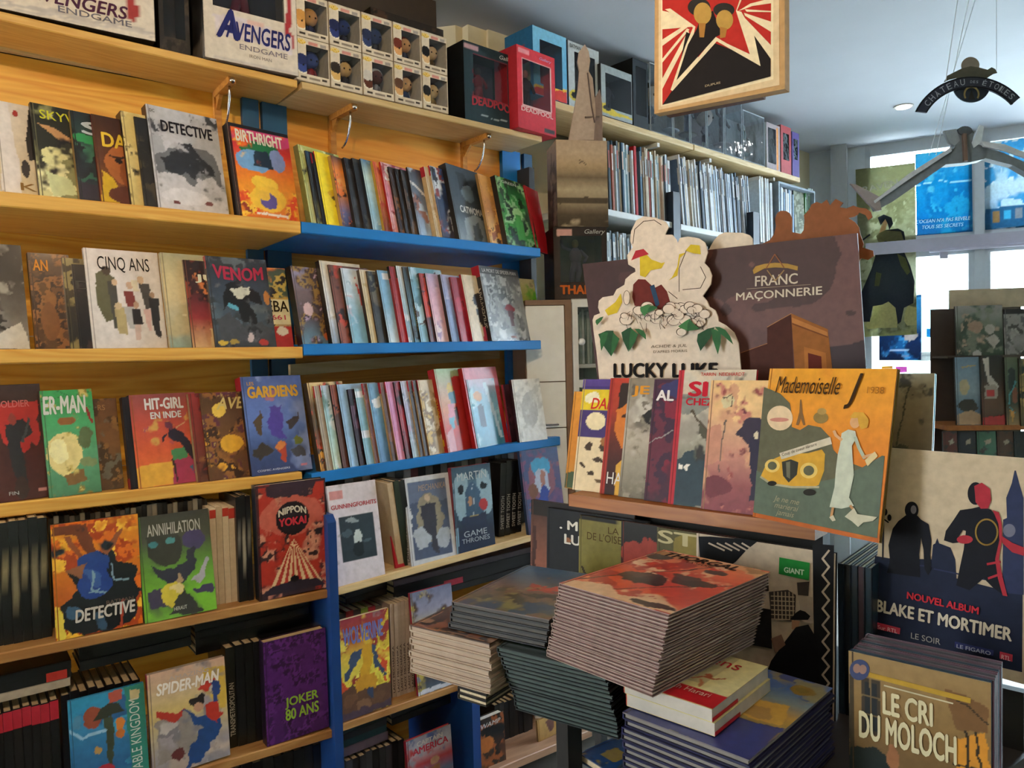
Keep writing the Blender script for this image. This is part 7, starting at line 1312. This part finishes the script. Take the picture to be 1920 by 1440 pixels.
wposter((1737, 616), (1766, 616), (1766, 633), (1737, 632), 'W 0; G 1c7cb8; P 5c68b8 .3 .4 1 .4 1 .9 .3 .9; L c0e0f0 .03 .3 .3 .9 .3', 'tiny blue sticker on the glass right of the bubbles poster')
wposter((1653, 687), (1674, 686), (1674, 696), (1653, 697), 'W .02; G d08c24; P e8e0d8 0 .6 1 .3 1 1 0 1', 'tiny orange flyer on the window')
wposter((1679, 687), (1701, 687), (1701, 698), (1679, 699), 'W 0; G c050a0; R d8a0d0 0 .4 1 .55', 'tiny pink flyer on the window')
wposter((1727, 660), (1764, 659), (1764, 675), (1727, 677), 'W 0; G d8dcd8; L a8b0b0 .03 .1 .4 .9 .4', 'pale grey notice on the window glass')
# pale pink crate on the sill
b = MB(wp(1735, 852, .25)); p = wp(1735, 852, .25); p2 = wp(1776, 852, .25); hh = wp(1735, 765, .25)[2]-p[2]
b.box(p, p2-p, -PW.n*.15, Z*hh, 'c8a8b8'); b.box(p+Z*hh, (p2-p), -PW.n*.15, Z*.012, '2c3c4c'); o = b.build('crate', PRINT); tag(o, 'pale pink crate with a dark rim by the shop window', 'crate')
b2 = MB(A(*o.location)); 
for i in range(4): b2.box(p+PW.n*.002+(p2-p)*(.1+.22*i)+Z*hh*.1, (p2-p)*.08, PW.n*.004, Z*hh*.75, 'b490a8')
b2.build('slat', PRINT, o)
b = MB(p*A(1, 1, 0)+Z*.001-PW.u*.1); b.box(p*A(1, 1, 0)+Z*.0-PW.u*.1, PW.u*.5, -PW.n*.2, Z*(p[2]-.001)); o = b.build('window_bench', WHITE); tag(o, 'white bench under the window carrying the pale pink crate', 'bench')
# ================================================================== RACK ON THE RIGHT
d = ray(1850, 700); PX = Plane(C+d*2.7/d[1], 97); 
def px_(x, y, off=0): return PX.hit(x, y, off)
rk_ = empty('book_rack', px_(1850, 700)*A(1, 1, 0), 'book rack of fronted albums with orange shelves at the right edge', 'rack')
def rb(name, x0, x1, y0, y1, o0, o1, mat):
    a = px_(x0, y1); c = px_(x1, y1); z0 = a[2]; z1 = px_(x0, y0)[2]; b = MB(A(*rk_.location)); a = a*A(1, 1, 0)+Z*z0; b.box(a+PX.n*o0, PX.u*((c-px_(x0, y1))@PX.u), PX.n*(o1-o0), Z*(z1-z0)); return b.build(name, mat, rk_)
rb('shelf', 1768, 1960, 797, 806, -.16, .03, LEDGE); rb('shelf', 1784, 1960, 668, 672, -.16, -.03, plain('rack_dark', '3c3028', .5)); rb('shelf', 1760, 1960, 898, 906, -.16, .05, LEDGE)
rb('back_board', 1784, 1960, 575, 1200, -.17, -.16, plain('rack_dark', '3c3028', .5))
sgn = rb('header_sign', 1812, 1960, 538, 575, -.14, -.13, plain('cream_header', 'b0a48c', .6)); 
b = MB(A(*rk_.location)); b.box(px_(1800, 1200)*A(1, 1, 0)-PX.n*.15, PX.u*.04, PX.n*.04, Z*px_(1800, 1195)[2]); b.build('leg', LEDGE, rk_)
def rbook(tl, xr, yb, off, art, label, al=4, **kw):
    A1 = px_(*tl, off); zb = px_(tl[0], yb)[2]; h = cos(rad(al))*Z-sin(rad(al))*PX.n; m = cos(rad(al))*PX.n+sin(rad(al))*Z; H = (A1[2]-zb)/cos(rad(al)); Wd = (px_(xr, tl[1], off)-A1)@PX.u
    book('album', label, A1-h*H, PX.u, h, m, Wd, H, .012, art=art, spine='2c2c2c', **kw)
rbook((1791, 574), 1879, 669, -.06, 'G 8c8c8c 7c8480 3c4c40 24342c 1c2c24; N 4 .3 34483c 6c7468; E 9c8474 .42 .42 .16 .13; N 6 .12 a89484 2c3c34; E a8a4a0 .72 .48 .1 .1; P a8a4a0 .6 .66 .8 .58 .92 .7 .78 .86; E b8b8b8 .42 .96 .1 .08', 'dark green album with pale flowers on the rack, upper left')
rbook((1881, 580), 1960, 669, -.055, 'G 24242a 6c6c70 8c8c8c 5c5c5c; N 3 .6 a8a8a4 3c3c3c 8c8c8c 5c5c60; R 202028 0 0 1 .1', 'black and white portrait album on the rack, upper right')
rbook((1790, 670), 1836, 797, -.01, 'G 6c88a4 7c98b0 8ca4b4 5c7490 4c5c74; E b0a888 .35 .44 .2 .12; P 2c2824 .0 .72 .3 .62 .7 .62 .9 .75 .5 .85; P b09478 0 .84 .6 .78 1 .86 1 1 0 1; L b0a070 .03 .3 .15 .8 .12', 'blue album with a sailing ship on the rack')
rbook((1838, 667), 1880, 797, .002, 'G 1c1c1e 2a2420 5c3c2c 3c2420; P c0bcb8 .1 .05 .4 .02 .4 .28 .8 .45 .6 .5 .3 .38; P 9c948c .15 .42 .7 .42 .7 .62 .15 .62; R a82830 .25 .50 .6 .58; P a82c34 0 .88 1 .86 1 1 0 1', 'black album with a white leg and red foot band on the rack')
rbook((1883, 670), 1908, 797, .012, 'G 54604c 4c6050 2c3c38 8c7450; W .05; E 1c2a2c .5 .35 .3 .2; L 4c94a4 .05 .8 .36 .3 .55 .2 .72 .7 .82; E 7c4c3c .7 .56 .2 .12; P b88848 .2 .76 .6 .8 .5 .95', 'green album with a turquoise ring on the rack')
rbook((1910, 672), 1960, 797, .02, 'G 2c4444 8c7440 3c3c2c; N 3 .5 1c2c2c a88c50', 'dark teal and gold album at the far right of the rack')
for i, (x0, x1, c, lab) in enumerate(((1768, 1794, '5c2c2c', 'wine red'), (1796, 1829, '1c2034', 'navy'), (1831, 1867, '3c6c60', 'sea green'), (1869, 1899, '4c342c', 'brown'), (1901, 1960, '1c2430', 'midnight blue'))):
    rbook((x0, 809), x1, 898, .0, 'G %s; N 4 .3 %s 2c2c30; P b0a89c .4 .2 .7 .15 .75 .24 .45 .28' % (c, c), lab+' album on the lower shelf of the right rack')
flush_letters()
